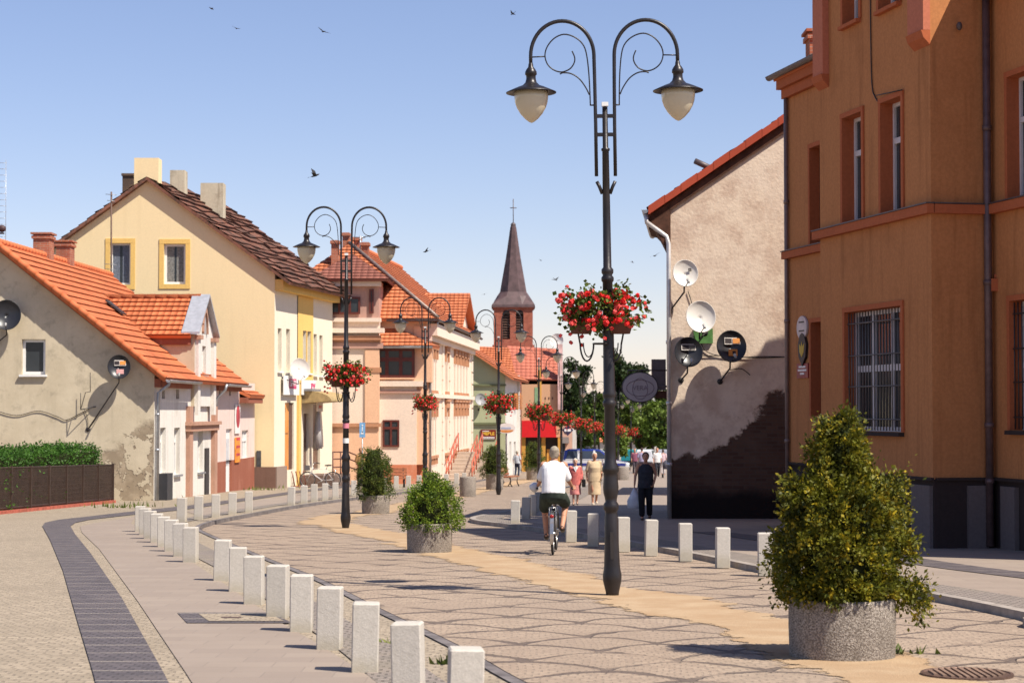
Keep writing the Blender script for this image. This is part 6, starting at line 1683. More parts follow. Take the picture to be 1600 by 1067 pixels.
for (px, py, n_, sp) in ((205, 795, 40, .5), (265, 780, 34, .25), (190, 797, 30, .4), (415, 765, 90, .9), (405, 768, 60, .7), (690, 1052, 14, .06), (600, 1018, 8, .05), (1390, 1022, 26, .18)):
    g = G(px, py)
    for _ in range(n_):
        p = V((g.x + rg.gauss(0, sp), g.y + rg.gauss(0, sp * .4), 0)); p.z = gz(p.y) + PH * (px < 900); h = rg.uniform(.05, .2) * (.5 if sp < .2 else 1); a = rg.uniform(0, 2 * PI); l = V((math.cos(a), math.sin(a), 0)) * .025
        mb.face([p - l, p + l, p + l * .2 + V((rg.gauss(0, .03), rg.gauss(0, .03), h))])
tag(mb.build('weeds', GRASS, fix=False), 'weeds growing along the wall foot and paving edges', 'weeds', kind='stuff')

# ================================================================== benches, sign post, masts, antenna, birds
BWOOD = plain('bench_wood', (.30, .11, .05), .6, var=.3, scale=6); BIRON = plain('bench_iron', (.02, .018, .018), .5, .4)
def bench(label, px, py, rz):
    g = G(px, py); o = thing('park_bench', label, 'bench', tuple(g), 'wood and iron benches', world=False); o.rotation_euler = (0, 0, R(rz))
    mb = MB()
    for k in range(4): mb.cbox((0, -.18 + k * .12, .45), 1.5, .1, .04)
    mb.build('seat', BWOOD, o)
    mb = MB()
    for k in range(3): mb.cbox((0, .27 + k * .03, .56 + k * .13), 1.5, .035, .1)
    mb.build('backrest', BWOOD, o)
    for s in (-.6, .6):
        mb = MB(); mb.tube([(s, -.25, 0), (s, -.16, .2), (s, -.2, .43), (s, .2, .43), (s, .27, .5), (s, .35, .88)], .025, 6); mb.tube([(s, .26, 0), (s, .12, .2), (s, .2, .43)], .025, 6); mb.build('leg', BIRON, o)
    return o
bench('wooden bench with black iron legs right of the green house bush', 797, 760, 75)
bench('wooden bench in front of the salmon plinth, half behind the dark bush', 609, 764, 10)
g = G(566, 764); o = thing('pedestrian_sign', 'small blue pedestrian sign on a thin post before the pink house', 'sign', tuple(g))
zz = AT(565, 672, g.y).z; f = Fr(g.x, g.y, 1, 0, .2, -1)
mb = MB(); mb.tube([tuple(g), (g.x, g.y, zz)], .025, 6); mb.build('post', ZINC, o)
mb = MB(); mb.box(f.P(-.12, zz - .3, .03), f.u * .24, f.n * .02, V((0, 0, .62))); mb.build('panel', plain('sign_blue', (.16, .36, .60), .4), o)
mb = MB(); mb.box(f.P(-.02, zz - .1, .052), f.u * .04, f.n * .004, V((0, 0, .24))); mb.prism([f.P(a, zz + b, .052) for a, b in ((-.07, -.16), (.07, -.16), (0, -.02))], f.n * .004); mb.ell(tuple(f.P(0, zz + .2, .053)), .035, .01, .035); mb.build('symbol', WHITEP, o)
p = AT(174, 448, YY - 2); o = thing('antenna_mast', 'thin rusty antenna mast rising from the orange roof before the yellow gable', 'antenna', tuple(p))
pt = AT(174, 300, YY - 2); mb = MB(); mb.tube([(p.x, YY - 2, p.z - 1.6), (pt.x, YY - 2, pt.z)], .035, 6); mb.build('pole', plain('rusty_mast', (.13, .08, .06), .7, .3), o)
mb = MB()
for k, w in ((.1, .22), (.35, .16), (2.9, .25), (3.1, .2), (3.3, .25)): mb.tube([(pt.x - w, YY - 2.05, pt.z - k), (pt.x + w, YY - 2.05, pt.z - k - .03)], .012, 5)
mb.build('elements', ZINC, o)
p = AT(3, 370, 64); pt = AT(3, 250, 64); o = thing('lattice_antenna', 'thin lattice antenna above the roof ridge at the left edge', 'antenna', tuple(p))
mb = MB()
for s in (-.13, .13): mb.tube([(p.x + s, 64, p.z - 1.5), (pt.x + s, 64, pt.z)], .009, 5)
for k in range(13):
    z = p.z + (pt.z - p.z) * k / 12.5; mb.tube([(p.x - .14, 64, z), (p.x + .14, 64, z)], .007, 5)
mb.build('mast', ZINC, o)
mb = MB(); mb.ell((p.x + .02, 63.9, p.z + .25), .14, .1, .12); mb.tube([(p.x - .2, 63.9, p.z + .1), (p.x + .1, 63.9, p.z + .1)], .03, 6); mb.build('amplifier', plain('antenna_dark', (.06, .03, .03), .6), o)
mb = MB(); W0 = [AT(x, y, HY - .03) for x, y in ((-10, 640), (25, 649), (60, 642), (90, 651), (104, 656), (125, 646), (140, 638))]; mb.tube(smooth_line(W0, 5), .012, 5); W0 = [AT(x, y, HY - .03) for x, y in ((132, 640), (137, 655), (137, 668))]; mb.tube(smooth_line(W0, 4), .01, 5)
o = thing('wall_cable', 'loose black cable sagging across the stained grey gable', 'cable', tuple(W0[0])); mb.build('cable', plain('gable_cable', (.05, .04, .035), .6), o)
mb = MB(); a, b, c, d = [AT(x, y, HY - .35) for x, y in ((141, 582), (141, 612), (126, 614), (126, 640))]; mb.tube([a, b], .012, 5); mb.tube([c, d], .012, 5); mb.tube([b, (c + b) / 2, d], .012, 5); mb.tube([d, V((d.x + .4, HY - .01, d.z + .1))], .015, 5)
o = thing('fork_antenna', 'small fork shaped antenna on the grey gable beside the black dish', 'antenna', tuple(b)); mb.build('rods', DARM, o)
BIRD = plain('dark_bird', (.03, .03, .035), .8)
for i, (px, py, y, s, lab) in enumerate(((492, 275, 50, 1.0, 'largest dark bird, wings raised, in the sky above the yellow house roof'), (330, 14, 70, .8, 'tiny bird at the top edge above the yellow house'), (369, 45, 70, .7, 'tiny bird below the top left one'), (505, 50, 60, .9, 'small bird high above the second street lamp'),
        (801, 22, 80, .8, 'tiny bird above the nearest lamp head on its left'), (666, 393, 60, .8, 'small bird over the pink corner house roof'), (1023, 400, 70, .9, 'small bird left of the topmost dish'), (757, 460, 80, .6, 'tiny bird left of the church spire'), (868, 437, 60, .6, 'tiny bird left of the nearest flower basket'), (988, 410, 90, .6, 'tiny bird right of the nearest lamp post'), (845, 407, 80, .5, 'tiny bird right of the church spire'))):
    p = AT(px, py, y); o = thing('bird', lab, 'bird', tuple(p), 'small dark birds in the sky', world=False)
    o.rotation_euler = (R(20), R(-15 + 37 * i % 50), R(40 * i)); o.scale = (s,) * 3
    mb = MB(); mb.loft([((-.11, 0, 0), (0, .004, 0), (0, 0, .004)), ((-.05, 0, 0), (0, .022, 0), (0, 0, .02)), ((.03, 0, .003), (0, .028, 0), (0, 0, .026)), ((.09, 0, .012), (0, .018, 0), (0, 0, .018)), ((.125, 0, .014), (0, .004, 0), (0, 0, .004))], 8)
    mb.mesh_([(-.10, 0, 0), (-.2, .035, 0), (-.17, 0, .0), (-.2, -.035, 0)], [(0, 1, 2), (0, 2, 3)]); mb.build('body', BIRD, o, fix=False)
    for s2 in (-1, 1):
        mb = MB(); up = .16 if i == 0 else .05
        mb.mesh_([(.05, s2 * .02, .01), (-.04, s2 * .02, .01), (.03, s2 * .12, up * .6), (-.05, s2 * .11, up * .6), (-.06, s2 * .27, up)], [(0, 1, 3, 2), (2, 3, 4)]); mb.build('wing', BIRD, o, fix=False)
# ================================================================== trees beyond the street
LEAFD = foliage('dark_tree_leaf', (.012, .026, .008), (.035, .06, .014), None, .35, transl=.2); LEAFM = foliage('mid_tree_leaf', (.035, .065, .012), (.10, .15, .025), None, .4, transl=.3); LEAFL = foliage('light_tree_leaf', (.07, .12, .02), (.16, .22, .035), None, .4, transl=.3)
BARK = plain('bark', (.06, .045, .035), .9, var=.3, scale=2)
def tree(label, x, y, h, r, m, seed, n=170, per=30, leaf=.42, zc=.6, squash=1.0):
    o = thing('broadleaf_tree', label, 'tree', (x, y, gz(y)), 'trees closing the street', world=False)
    rg = random.Random(seed)
    blobs = []
    for k in range(11):
        a = rg.uniform(0, 2 * PI); q = rg.uniform(.15, .75) * r; blobs.append((V((q * math.cos(a), q * math.sin(a), h * zc + rg.uniform(-.36, .34) * h * .62 * squash)), rg.uniform(.28, .46) * r))
    blobs.append((V((0, 0, h * .88)), r * .35))
    mb = MB()
    def sf(r_):
        c, q = r_.choice(blobs); d = V((r_.gauss(0, 1), r_.gauss(0, 1), r_.gauss(.15, 1))).normalized(); return c + d * q * r_.random() ** .35, d
    clumps(mb, sf, n, per, r * .075, leaf, rg, aspect=.8, out=.4); mb.build('crown', m, o, fix=False)
    mb = MB()
    for c, q in blobs: mb.ell(tuple(c), q * .72, q * .72, q * .72)  # solid blobs filling the crown, coloured as its inner shade
    mb.build('crown_shade_core', CORE, o)
    mb = MB(); mb.tube([(0, 0, -.5), (.05, 0, h * .2), (-.05, .05, h * .5), (0, 0, h * .75)], [r * .09, r * .07, r * .05, r * .02], 8)
    for c, q in blobs[:6]: mb.tube([(0, 0, h * rg.uniform(.25, .5)), tuple(c * .5 + V((0, 0, h * .2))), tuple(c)], [r * .035, r * .025, r * .01], 6)
    mb.build('trunk', BARK, o); return o
for i, (px, ptop, y, w, m, lab) in enumerate((
        (893, 552, 215, 42, LEAFD, 'dark tree right of the salmon shop building'), (912, 562, 240, 44, LEAFD, 'dark tree just left of the nearest lamp post, behind the far lamps'), (962, 541, 230, 66, LEAFD, 'largest dark tree, behind the nearest lamp post'), (1000, 560, 235, 46, LEAFD, 'dark tree left of the grey oval sign'),
        (1036, 606, 245, 50, LEAFM, 'green tree behind the box sign'), (935, 612, 205, 44, LEAFM, 'green tree below the dark ones left of the lamp post'), (985, 615, 215, 50, LEAFL, 'light green tree right of the lamp post'), (1020, 628, 210, 46, LEAFL, 'light green tree below the grey oval sign'), (905, 655, 190, 26, LEAFM, 'small green tree behind the peach annex'), (1046, 640, 200, 40, LEAFL, 'light green tree next to the downpipe of the bare gable'), (960, 660, 185, 36, LEAFL, 'low light green tree behind the blue car bonnet'), (1090, 600, 260, 60, LEAFM, 'green tree hidden behind the bare gable house'), (850, 560, 290, 60, LEAFD, 'dark tree behind the salmon shop roof'))):
    p = AT(px, ptop, y); h = p.z - gz(y); r = w * y / F / 2 * 1.25
    tree(lab, p.x, y, h, max(r, 1.3), m, 60 + i, leaf=max(.30, r * .12), n=330 if r > 2 else 220, zc=.56)
# low background greens far behind, nobody could count them
mb = MB(); rg = random.Random(9)
def far_(r_):
    x = r_.uniform(-10, 90); return V((x, 320 + r_.uniform(-8, 8), -6 + r_.random() ** .7 * (6 + 2.5 * noise.noise(V((x * .12, 0, 0)))))), V((0, -.6, .6))
clumps(mb, far_, 700, 14, .7, .8, rg, aspect=.8); tag(mb.build('distant_wood', LEAFM, fix=False), 'distant mass of green trees closing the street', 'wood', kind='stuff')
# pale far buildings glimpsed through the trees
for i, (px, w, pt, y, c, lab) in enumerate(((1045, 9, 640, 300, (.55, .52, .48), 'far pale building glimpsed through the light green trees'), (945, 10, 690, 280, (.5, .48, .42), 'far pale low building behind the row of flower baskets'))):
    p = AT(px, pt, y); o = thing('far_building', lab, 'building', (p.x, y, gz(y)))
    mb = MB(); mb.box((p.x - w / 2, y, gz(y) - .5), (w, 0, 0), (0, 6, 0), (0, 0, p.z - gz(y) + .5)); mb.build('wall', plaster('far_wall', c), o)
    mb = MB(); mb.prism([(p.x - w / 2 - .4, y - .4, p.z), (p.x - w / 2 - .4, y + 6.4, p.z), (p.x - w / 2 - .4, y + 3, p.z + 2)], (w + .8, 0, 0)); mb.build('roof', TILE2 if i else plain('far_grey_roof', (.4, .38, .36)), o)
    for k in range(4):
        mb = MB(); mb.box((p.x - w / 2 + 1 + k * 2, y - .02, p.z - 1.8), (.8, 0, 0), (0, .05, 0), (0, 0, 1.1)); mb.build('window', GLASS, o)
# ================================================================== bicycles, people, cars
RUBBER = plain('tyre_rubber', (.02, .018, .018), .8, var=.2); CHROME = plain('worn_chrome', (.45, .44, .43), .3, .9, var=.15); BIKEW = plain('bike_white_paint', (.62, .58, .56), .35, spec=.5, var=.1); BIKED = plain('bike_dark_paint', (.03, .03, .04), .4, spec=.5)
SADDLE = plain('saddle_vinyl', (.03, .025, .025), .5); TAILR = plain('tail_light_red', (.30, .015, .015), .25)
def bicycle(o, paint, fender, saddle=SADDLE, seat_h=.90):
    """local +Y is forward, rear wheel contact at the origin"""
    w = .335
    for y in (0, 1.06):
        mb = MB(); mb.tube([(0, y + w * math.cos(2 * PI * k / 28) * .955, w + w * math.sin(2 * PI * k / 28) * .955) for k in range(28)], .018, 8, closed=True); wh = mb.build('wheel', RUBBER, o)
        mb = MB(); mb.tube([(0, y + .295 * math.cos(2 * PI * k / 24), w + .295 * math.sin(2 * PI * k / 24)) for k in range(24)], .010, 6, closed=True)
        for k in range(14):
            a = 2 * PI * k / 14; mb.tube([(.02 * (1 if k % 2 else -1), y, w), (0, y + .29 * math.cos(a), w + .29 * math.sin(a))], .0022, 4)
        mb.tube([(-.05, y, w), (.05, y, w)], .022, 8); mb.build('rim', CHROME, wh)
        mb = MB()
        a0, a1 = (R(15), R(205)) if y == 0 else (R(20), R(165))
        pts = [a0 + (a1 - a0) * k / 14 for k in range(15)]
        for p, q in zip(pts, pts[1:]):
            r_ = w + .022
            mb.mesh_([(-.028, y + (-1 if y == 0 else 1) * 0 + r_ * math.cos(p), w + r_ * math.sin(p)), (.028, y + r_ * math.cos(p), w + r_ * math.sin(p)), (.028, y + r_ * math.cos(q), w + r_ * math.sin(q)), (-.028, y + r_ * math.cos(q), w + r_ * math.sin(q))], [(0, 1, 2, 3)])
        mb.build('mudguard', fender, o, fix=False)
    mb = MB(); bb = (0, .44, .29); st = (0, .27, seat_h - .12); hd = (0, .84, .86); hl = (0, .90, .62)
    for a, b, r in ((bb, st, .016), (bb, hl, .02), (st, (0, .86, .78), .012), (hd, hl, .019)): mb.tube([a, b], r, 8)
    for s in (-.045, .045): mb.tube([(s, 0, w), (s * .6, .42, .29)], .010, 6); mb.tube([(s, 0, w), (s * .4, .29, .72)], .008, 6); mb.tube([(s, 1.06, w), (s, .93, .60), (0, .90, .66)], .011, 6)
    mb.build('frame', paint, o)
    mb = MB(); mb.tube([st, (0, .24, seat_h)], .013, 8); mb.tube([(0, .84, .86), (0, .82, 1.0)], .013, 8); mb.build('seat_post', CHROME, o)
    mb = MB(); mb.loft([((0, .06, seat_h + .03), (.02, 0, 0), (0, 0, .02)), ((0, .09, seat_h + .03), (.10, 0, 0), (0, 0, .035)), ((0, .17, seat_h + .03), (.105, 0, 0), (0, 0, .035)), ((0, .27, seat_h + .025), (.04, 0, 0), (0, 0, .03)), ((0, .35, seat_h + .02), (.022, 0, 0), (0, 0, .02))], 12); mb.build('saddle', saddle, o)
    mb = MB(); mb.tube(smooth_line([V((-.28, .66, 1.02)), V((-.25, .74, 1.04)), V((-.12, .83, 1.02)), V((.12, .83, 1.02)), V((.25, .74, 1.04)), V((.28, .66, 1.02))], 5), .012, 8); hb = mb.build('handlebar', CHROME, o)
    for s in (-1, 1):
        mb = MB(); mb.tube([(s * .275, .68, 1.022), (s * .285, .58, 1.015)], .018, 8); mb.build('grip', SADDLE, hb)
    mb = MB(); mb.ell((0, -.355, .62), .035, .02, .03); mb.build('tail_light', TAILR, o)
    mb = MB()
    for s in (-.05, .05): mb.tube([(s, -.16, .74), (s, .2, .74)], .007, 5)
    for k in range(4): mb.tube([(-.05, -.16 + .11 * k, .74), (.05, -.16 + .11 * k, .74)], .005, 5)
    for s in (-.05, .05): mb.tube([(s, -.12, .74), (s, 0, w)], .006, 5)
    mb.build('carrier', CHROME, o)
    mb = MB(); mb.tube([(.035, .44, .29), (.06, .44, .29), (.065, .30, .36)], .010, 6); mb.tube([(-.035, .44, .29), (-.06, .44, .29), (-.065, .58, .22)], .010, 6); mb.cbox((.12, .30, .36), .1, .08, .022); mb.cbox((-.12, .58, .22), .1, .08, .022)
    mb.tube([(.03, .44 + .085 * math.cos(2 * PI * k / 18), .29 + .085 * math.sin(2 * PI * k / 18)) for k in range(18)], .008, 5, closed=True); mb.build('crank', CHROME, o)

SKIN = plain('sun_tanned_skin', (.48, .24, .15), .55, spec=.3, var=.1, scale=9, bump=.05); SKINP = plain('pale_skin', (.58, .33, .23), .55, spec=.3, var=.08, scale=9, bump=.05)
GREYH = plain('grey_hair', (.30, .25, .19), .7, var=.3, scale=30, bump=.4); WHITEH = plain('white_hair', (.62, .56, .48), .7, var=.2, scale=30, bump=.4); DARKH = plain('dark_brown_hair', (.05, .028, .018), .6, var=.3, scale=30, bump=.4)
FEATURE = plain('eye_dark', (.03, .02, .018), .4); LIP = plain('lip', (.32, .10, .08), .5)
SHOED = plain('dark_shoe', (.035, .025, .02), .5); SHOEL = plain('light_shoe', (.6, .52, .4), .5)
def cloth(name, c, var=.12): return plain(name, c, .85, spec=.15, var=var, scale=7, bump=.35)

def remesh(o, vox, it=3):
    m = o.modifiers.new('Remesh', 'REMESH'); m.mode = 'VOXEL'; m.voxel_size = vox; m.use_smooth_shade = True
    s = o.modifiers.new('Smooth', 'SMOOTH'); s.iterations = it; s.factor = .5
STD = dict(pel=(0, 0, .93), chest=(0, 0, 1.24), neck=(0, .01, 1.43), head=(0, -.015, 1.585), hipL=(.09, 0, .9), hipR=(-.09, 0, .9), kneL=(.09, -.02, .49), kneR=(-.09, -.02, .49), ankL=(.09, .02, .085), ankR=(-.09, .02, .085),
           shL=(.175, .01, 1.385), shR=(-.175, .01, 1.385), elL=(.225, .03, 1.12), elR=(-.225, .03, 1.12), wrL=(.225, -.05, .90), wrR=(-.225, -.05, .90))
def hand(mb, w, d, side, curl=.5):
    """palm, four curled fingers of unequal length and a thumb; d = direction of the forearm"""
    w = V(w); d = V(d).normalized(); f = V((0, -1, 0)); f = (f - d * f.dot(d)); f = f.normalized() if f.length > .1 else V((1, 0, 0)); s = d.cross(f)
    mb.loft([(w, s * .016, f * .022), (w + d * .03, s * .017, f * .036), (w + d * .075, s * .016, f * .040), (w + d * .09, s * .010, f * .036)], 10)
    inn = V((-side, 0, 0)); inn = (inn - d * inn.dot(d)).normalized()
    for k, (o_, l) in enumerate(((.030, .066), (.010, .075), (-.010, .070), (-.029, .055))):
        a = w + d * .082 + f * o_; b = a + (d * (1 - curl * .4) + inn * curl * .6).normalized() * l * .55; c = b + (d * (1 - curl) + inn * curl * 1.3).normalized() * l * .5
        mb.capsule(a, b, .0095, .009, 8); mb.capsule(b, c, .009, .0075, 8)
    a = w + d * .03 + f * .034; b = a + (d * .6 + f * .7 + inn * .3).normalized() * .035; c = b + (d * .9 + f * .15 + inn * .4).normalized() * .03
    mb.capsule(a, b, .0115, .010, 8); mb.capsule(b, c, .010, .008, 8)
def body(o, J, skin, vox=.011, fat=1.0, face=True):
    mb = MB(); g = lambda k: V(J[k])
    up = (g('neck') - g('pel')).normalized(); X_ = V((1, 0, 0)); D_ = X_.cross(up) * -1
    P = lambda t: g('pel').lerp(g('chest'), t)
    mb.loft([(g('pel') - up * .13, X_ * .10 * fat, D_ * .08 * fat), (g('pel') - up * .05, X_ * .155 * fat, D_ * .11 * fat), (P(.3), X_ * .145 * fat, D_ * .105 * fat), (P(.7), X_ * .145 * fat, D_ * .105 * fat), (g('chest'), X_ * .16 * fat, D_ * .11 * fat), (g('chest').lerp(g('neck'), .55), X_ * .155, D_ * .085), (g('neck') - up * .015, X_ * .075, D_ * .06)], 18)
    mb.capsule(g('neck') - up * .03, g('neck').lerp(g('head'), .55), .056, .05, 12)
    h = g('head'); fw = V(J.get('look', (0, -1, 0))).normalized()
    sd = fw.cross(V((0, 0, 1))).normalized(); uz = sd.cross(fw)
    mb.loft([(h + uz * z - fw * (-off), sd * a, fw * b) for z, off, a, b in ((-.118, .045, .018, .02), (-.105, .04, .034, .038), (-.075, .025, .052, .062), (-.03, .008, .066, .080), (.02, 0, .073, .092), (.06, -.006, .070, .090), (.095, -.008, .050, .066), (.112, -.008, .015, .02))], 16)
    if face:
        mb.capsule(h + fw * .085 + uz * .015, h + fw * .102 - uz * .025, .008, .013, 8)
        for s in (-1, 1): mb.loft([(h + sd * s * .070 - uz * .035 - fw * .008, fw * .010, uz * .010), (h + sd * s * .080 - uz * .01 - fw * .012, fw * .018, uz * .030), (h + sd * s * .086 - fw * .016, fw * .014, uz * .026)], 8)
    for s, S in ((1, 'L'), (-1, 'R')):
        mb.capsule(g('hip' + S), g('kne' + S), .085 * fat, .056, 12); mb.capsule(g('kne' + S), g('ank' + S), .055, .036, 12)
        kn, an = g('kne' + S), g('ank' + S); cl = V(J.get('calf', (0, .02, 0))); mb.capsule(kn.lerp(an, .2) + cl, kn.lerp(an, .5) + cl, .048, .042, 10)
        ft = V(J.get('foot', (0, -1, 0))); mb.capsule(an + V((0, 0, -.035)) - ft * .03, an + ft * .13 + V((0, 0, -.055)), .036, .028, 10)
        mb.capsule(g('sh' + S), g('el' + S), .050 * fat ** .5, .038, 12); mb.capsule(g('el' + S), g('wr' + S), .037, .026, 12)
        mb.capsule(g('chest').lerp(g('neck'), .6), g('sh' + S), .07, .055, 10)
        hand(mb, g('wr' + S), g('wr' + S) - g('el' + S) if 'hd' + S not in J else V(J['hd' + S]), s, J.get('curl', .5))
    b = mb.build('body', skin, o); remesh(b, vox)
    if face:
        mb = MB()
        for s in (-1, 1): mb.ell(tuple(h + fw * .082 + sd * s * .031 + uz * .018), .011, .008, .007)
        mb.build('eyes', FEATURE, o)
        mb = MB(); mb.ell(tuple(h + fw * .088 - uz * .052), .021, .007, .007); mb.build('mouth', LIP, o)
    return fw, sd, uz
def hair(o, J, m, fw, sd, uz, full=1.0, back=.02):
    mb = MB(); h = V(J['head'])
    mb.loft([(h - fw * (back + .028) + uz * z, sd * a * full, fw * b * full) for z, a, b in ((-.075, .045, .035), (-.05, .066, .058), (0.0, .079, .075), (.05, .080, .092), (.095, .062, .078), (.125, .02, .025))], 16)
    b = mb.build('hair', m, o); remesh(b, .012, 1)
def garment(o, name, m, lofts=(), caps=(), vox=.014, it=3):
    mb = MB()
    for L_ in lofts: mb.loft(L_, 18)
    for a, b, ra, rb in caps: mb.capsule(a, b, ra, rb, 12)
    b = mb.build(name, m, o); remesh(b, vox, it); return b
def shoes(o, J, m, keys=('L', 'R')):
    for S in keys:
        an = V(J['ank' + S]); ft = V(J.get('foot', (0, -1, 0))); sd = ft.cross(V((0, 0, 1))); mb = MB()
        mb.loft([(an - ft * .06 + V((0, 0, -.045)), sd * .025, V((0, 0, .035))), (an - ft * .02 + V((0, 0, -.04)), sd * .042, V((0, 0, .045))), (an + ft * .07 + V((0, 0, -.055)), sd * .046, V((0, 0, .034))), (an + ft * .15 + V((0, 0, -.062)), sd * .036, V((0, 0, .024))), (an + ft * .19 + V((0, 0, -.068)), sd * .012, V((0, 0, .012)))], 12); mb.build('shoe', m, o)
def person(label, px, py, H, rz, y=None, group=None):
    lf = PH * (px > 890); g = G(px, py, lf); o = thing('person', label, 'person', (g.x, g.y, gz(g.y) + lf), group, world=False); o.rotation_euler = (0, 0, R(rz)); o.scale = (H / 1.7,) * 3; return o
def sec(c, a, b, up=0): return (V(c), V((a, 0, 0)), V((0, b, 0)))

# --- cyclist in the white shirt
g = G(864, 867)
bo = thing('bicycle', 'dark bicycle with silver rear mudguard ridden by the man in white', 'bicycle', (g.x, g.y + .08, gz(g.y)), world=False); bo.rotation_euler = (0, 0, R(-4))
bicycle(bo, BIKED, CHROME, plain('saddle_pale', (.42, .36, .32), .5), .86)
co_ = thing('person', 'grey haired man in a white t-shirt and dark shorts riding a bicycle away', 'person', tuple(bo.location), world=False); co_.rotation_euler = bo.rotation_euler
J = dict(pel=(0, .17, 1.0), chest=(0, .27, 1.27), neck=(.01, .345, 1.45), head=(.012, .375, 1.575), hipL=(-.10, .19, .93), hipR=(.10, .19, .93), kneL=(-.155, .60, .64), kneR=(.175, .54, .75), ankL=(-.13, .50, .30), ankR=(.14, .22, .44),
         shL=(-.165, .31, 1.40), shR=(.17, .31, 1.40), elL=(-.222, .42, 1.15), elR=(.228, .42, 1.15), wrL=(-.27, .64, 1.06), wrR=(.275, .62, 1.05), look=(.06, 1, -.06), foot=(0, .96, -.2), calf=(0, -.02, 0), hdL=(0, 1, -.15), hdR=(0, 1, -.2), curl=.8)
fw, sd, uz = body(co_, J, SKIN, .009, 1.05, True)
hair(co_, J, GREYH, fw, sd, uz, 1.0, .012)
SHIRT = cloth('white_shirt_cloth', (.74, .73, .73), .03)
T_ = lambda y, z, a, b: (V((0, y, z)), V((a, 0, 0)), V((0, b, -.25 * b)))
garment(co_, 't_shirt', SHIRT, [[T_(.15, .91, .175, .15), T_(.155, .95, .19, .16), T_(.20, 1.08, .188, .165), T_(.25, 1.22, .192, .16), T_(.29, 1.33, .192, .14), T_(.315, 1.40, .165, .10), T_(.335, 1.445, .085, .07), T_(.34, 1.46, .062, .055)]],
        [((-.14, .31, 1.385), (-.208, .385, 1.20), .068, .068), ((.145, .31, 1.385), (.215, .385, 1.20), .068, .068)], .012, 4)
garment(co_, 'shorts', cloth('dark_green_shorts_cloth', (.035, .045, .036), .3), [[T_(.16, .80, .12, .10), T_(.155, .85, .18, .15), T_(.155, .93, .193, .16), T_(.165, .985, .18, .15)]],
        [((-.105, .20, .90), (-.15, .49, .72), .118, .098), ((.105, .20, .91), (.165, .45, .80), .118, .098)], .012, 4)
for S in ('L', 'R'): pass
shoes(co_, J, SHOED)
mb = MB(); mb.loft([((-.33, .66, .95), (.02, 0, 0), (0, .02, 0)), ((-.33, .66, 1.0), (.075, 0, 0), (0, .06, 0)), ((-.33, .66, 1.06), (.085, 0, 0), (0, .06, 0)), ((-.32, .66, 1.11), (.03, 0, 0), (0, .02, 0))], 10)
wb = mb.build('white_bag', plain('white_bag_plastic', (.62, .63, .66), .5, var=.06)); wb.location = bo.location; wb.rotation_euler = bo.rotation_euler; tag(wb, 'small white bag hanging at the left grip of the ridden bicycle', 'bag')

# --- old woman in beige
o = person('older woman with white hair in a beige top and skirt, walking towards the camera', 929, 788, 1.50, 8)
J = dict(STD, kneR=(-.085, -.13, .49), ankR=(-.08, -.10, .085), kneL=(.085, -.02, .49), ankL=(.08, .16, .12), elR=(-.25, .05, 1.12), wrR=(-.25, .02, .88), elL=(.25, .05, 1.12), wrL=(.22, -.08, .92))
fw, sd, uz = body(o, J, SKIN, .012, 1.15); hair(o, J, WHITEH, fw, sd, uz, 1.08, .0)
BEI = cloth('beige_cloth', (.58, .43, .27), .1)
garment(o, 'blouse', BEI, [[sec((0, 0, .74), .245, .17), sec((0, 0, .9), .225, .17), sec((0, 0, 1.05), .20, .155), sec((0, -.01, 1.2), .205, .16), sec((0, 0, 1.33), .20, .12), sec((0, 0, 1.41), .13, .08)]], [((.17, .01, 1.37), (.235, .04, 1.12), .075, .072), ((-.17, .01, 1.37), (-.235, .04, 1.12), .075, .072)], .015)
garment(o, 'skirt', BEI, [[sec((0, -.01, .32), .21, .19), sec((0, 0, .55), .215, .18), sec((0, 0, .8), .21, .165), sec((0, 0, .95), .17, .14)]], (), .015)
shoes(o, J, SHOEL)
x, y, z = o.location; mb = MB(); mb.loft([((x + .30, y - .02, z + .73), (.03, 0, 0), (0, .11, 0)), ((x + .31, y - .02, z + .85), (.05, 0, 0), (0, .14, 0)), ((x + .30, y - .02, z + .98), (.04, 0, 0), (0, .12, 0))], 12); mb.tube([(x + .30, y - .1, z + .98), (x + .22, y - .03, z + 1.3), (x + .30, y + .08, z + .98)], .01, 5); tag(mb.build('handbag', cloth('brown_bag', (.15, .08, .05))), 'brown shoulder bag carried by the woman in beige', 'handbag')
# --- old woman in pink
o = person('small old woman in a coral pink suit with white collar, walking beside the cyclist', 899, 789, 1.33, 3)
J = dict(STD, kneR=(-.08, -.10, .49), ankR=(-.075, -.06, .085), ankL=(.075, .08, .10), elL=(.24, .05, 1.12), wrL=(.22, -.06, .90), elR=(-.24, .05, 1.12), wrR=(-.2, -.1, .92))
fw, sd, uz = body(o, J, SKINP, .013, 1.1); hair(o, J, WHITEH, fw, sd, uz, 1.05, .0)
PNK = cloth('coral_pink_cloth', (.58, .15, .13), .2)
garment(o, 'jacket', PNK, [[sec((0, 0, .72), .22, .16), sec((0, 0, .95), .195, .155), sec((0, 0, 1.2), .20, .155), sec((0, 0, 1.34), .19, .115), sec((0, 0, 1.40), .13, .08)]], [((.17, .01, 1.36), (.235, .045, 1.12), .07, .062), ((.235, .045, 1.12), (.222, -.04, .95), .06, .055), ((-.17, .01, 1.36), (-.235, .045, 1.12), .07, .062), ((-.235, .045, 1.12), (-.205, -.08, .97), .06, .055)], .015)
garment(o, 'skirt', cloth('patterned_pink_cloth', (.55, .20, .18), .45), [[sec((0, -.01, .38), .21, .18), sec((0, 0, .6), .20, .17), sec((0, 0, .85), .19, .15)]], (), .015)
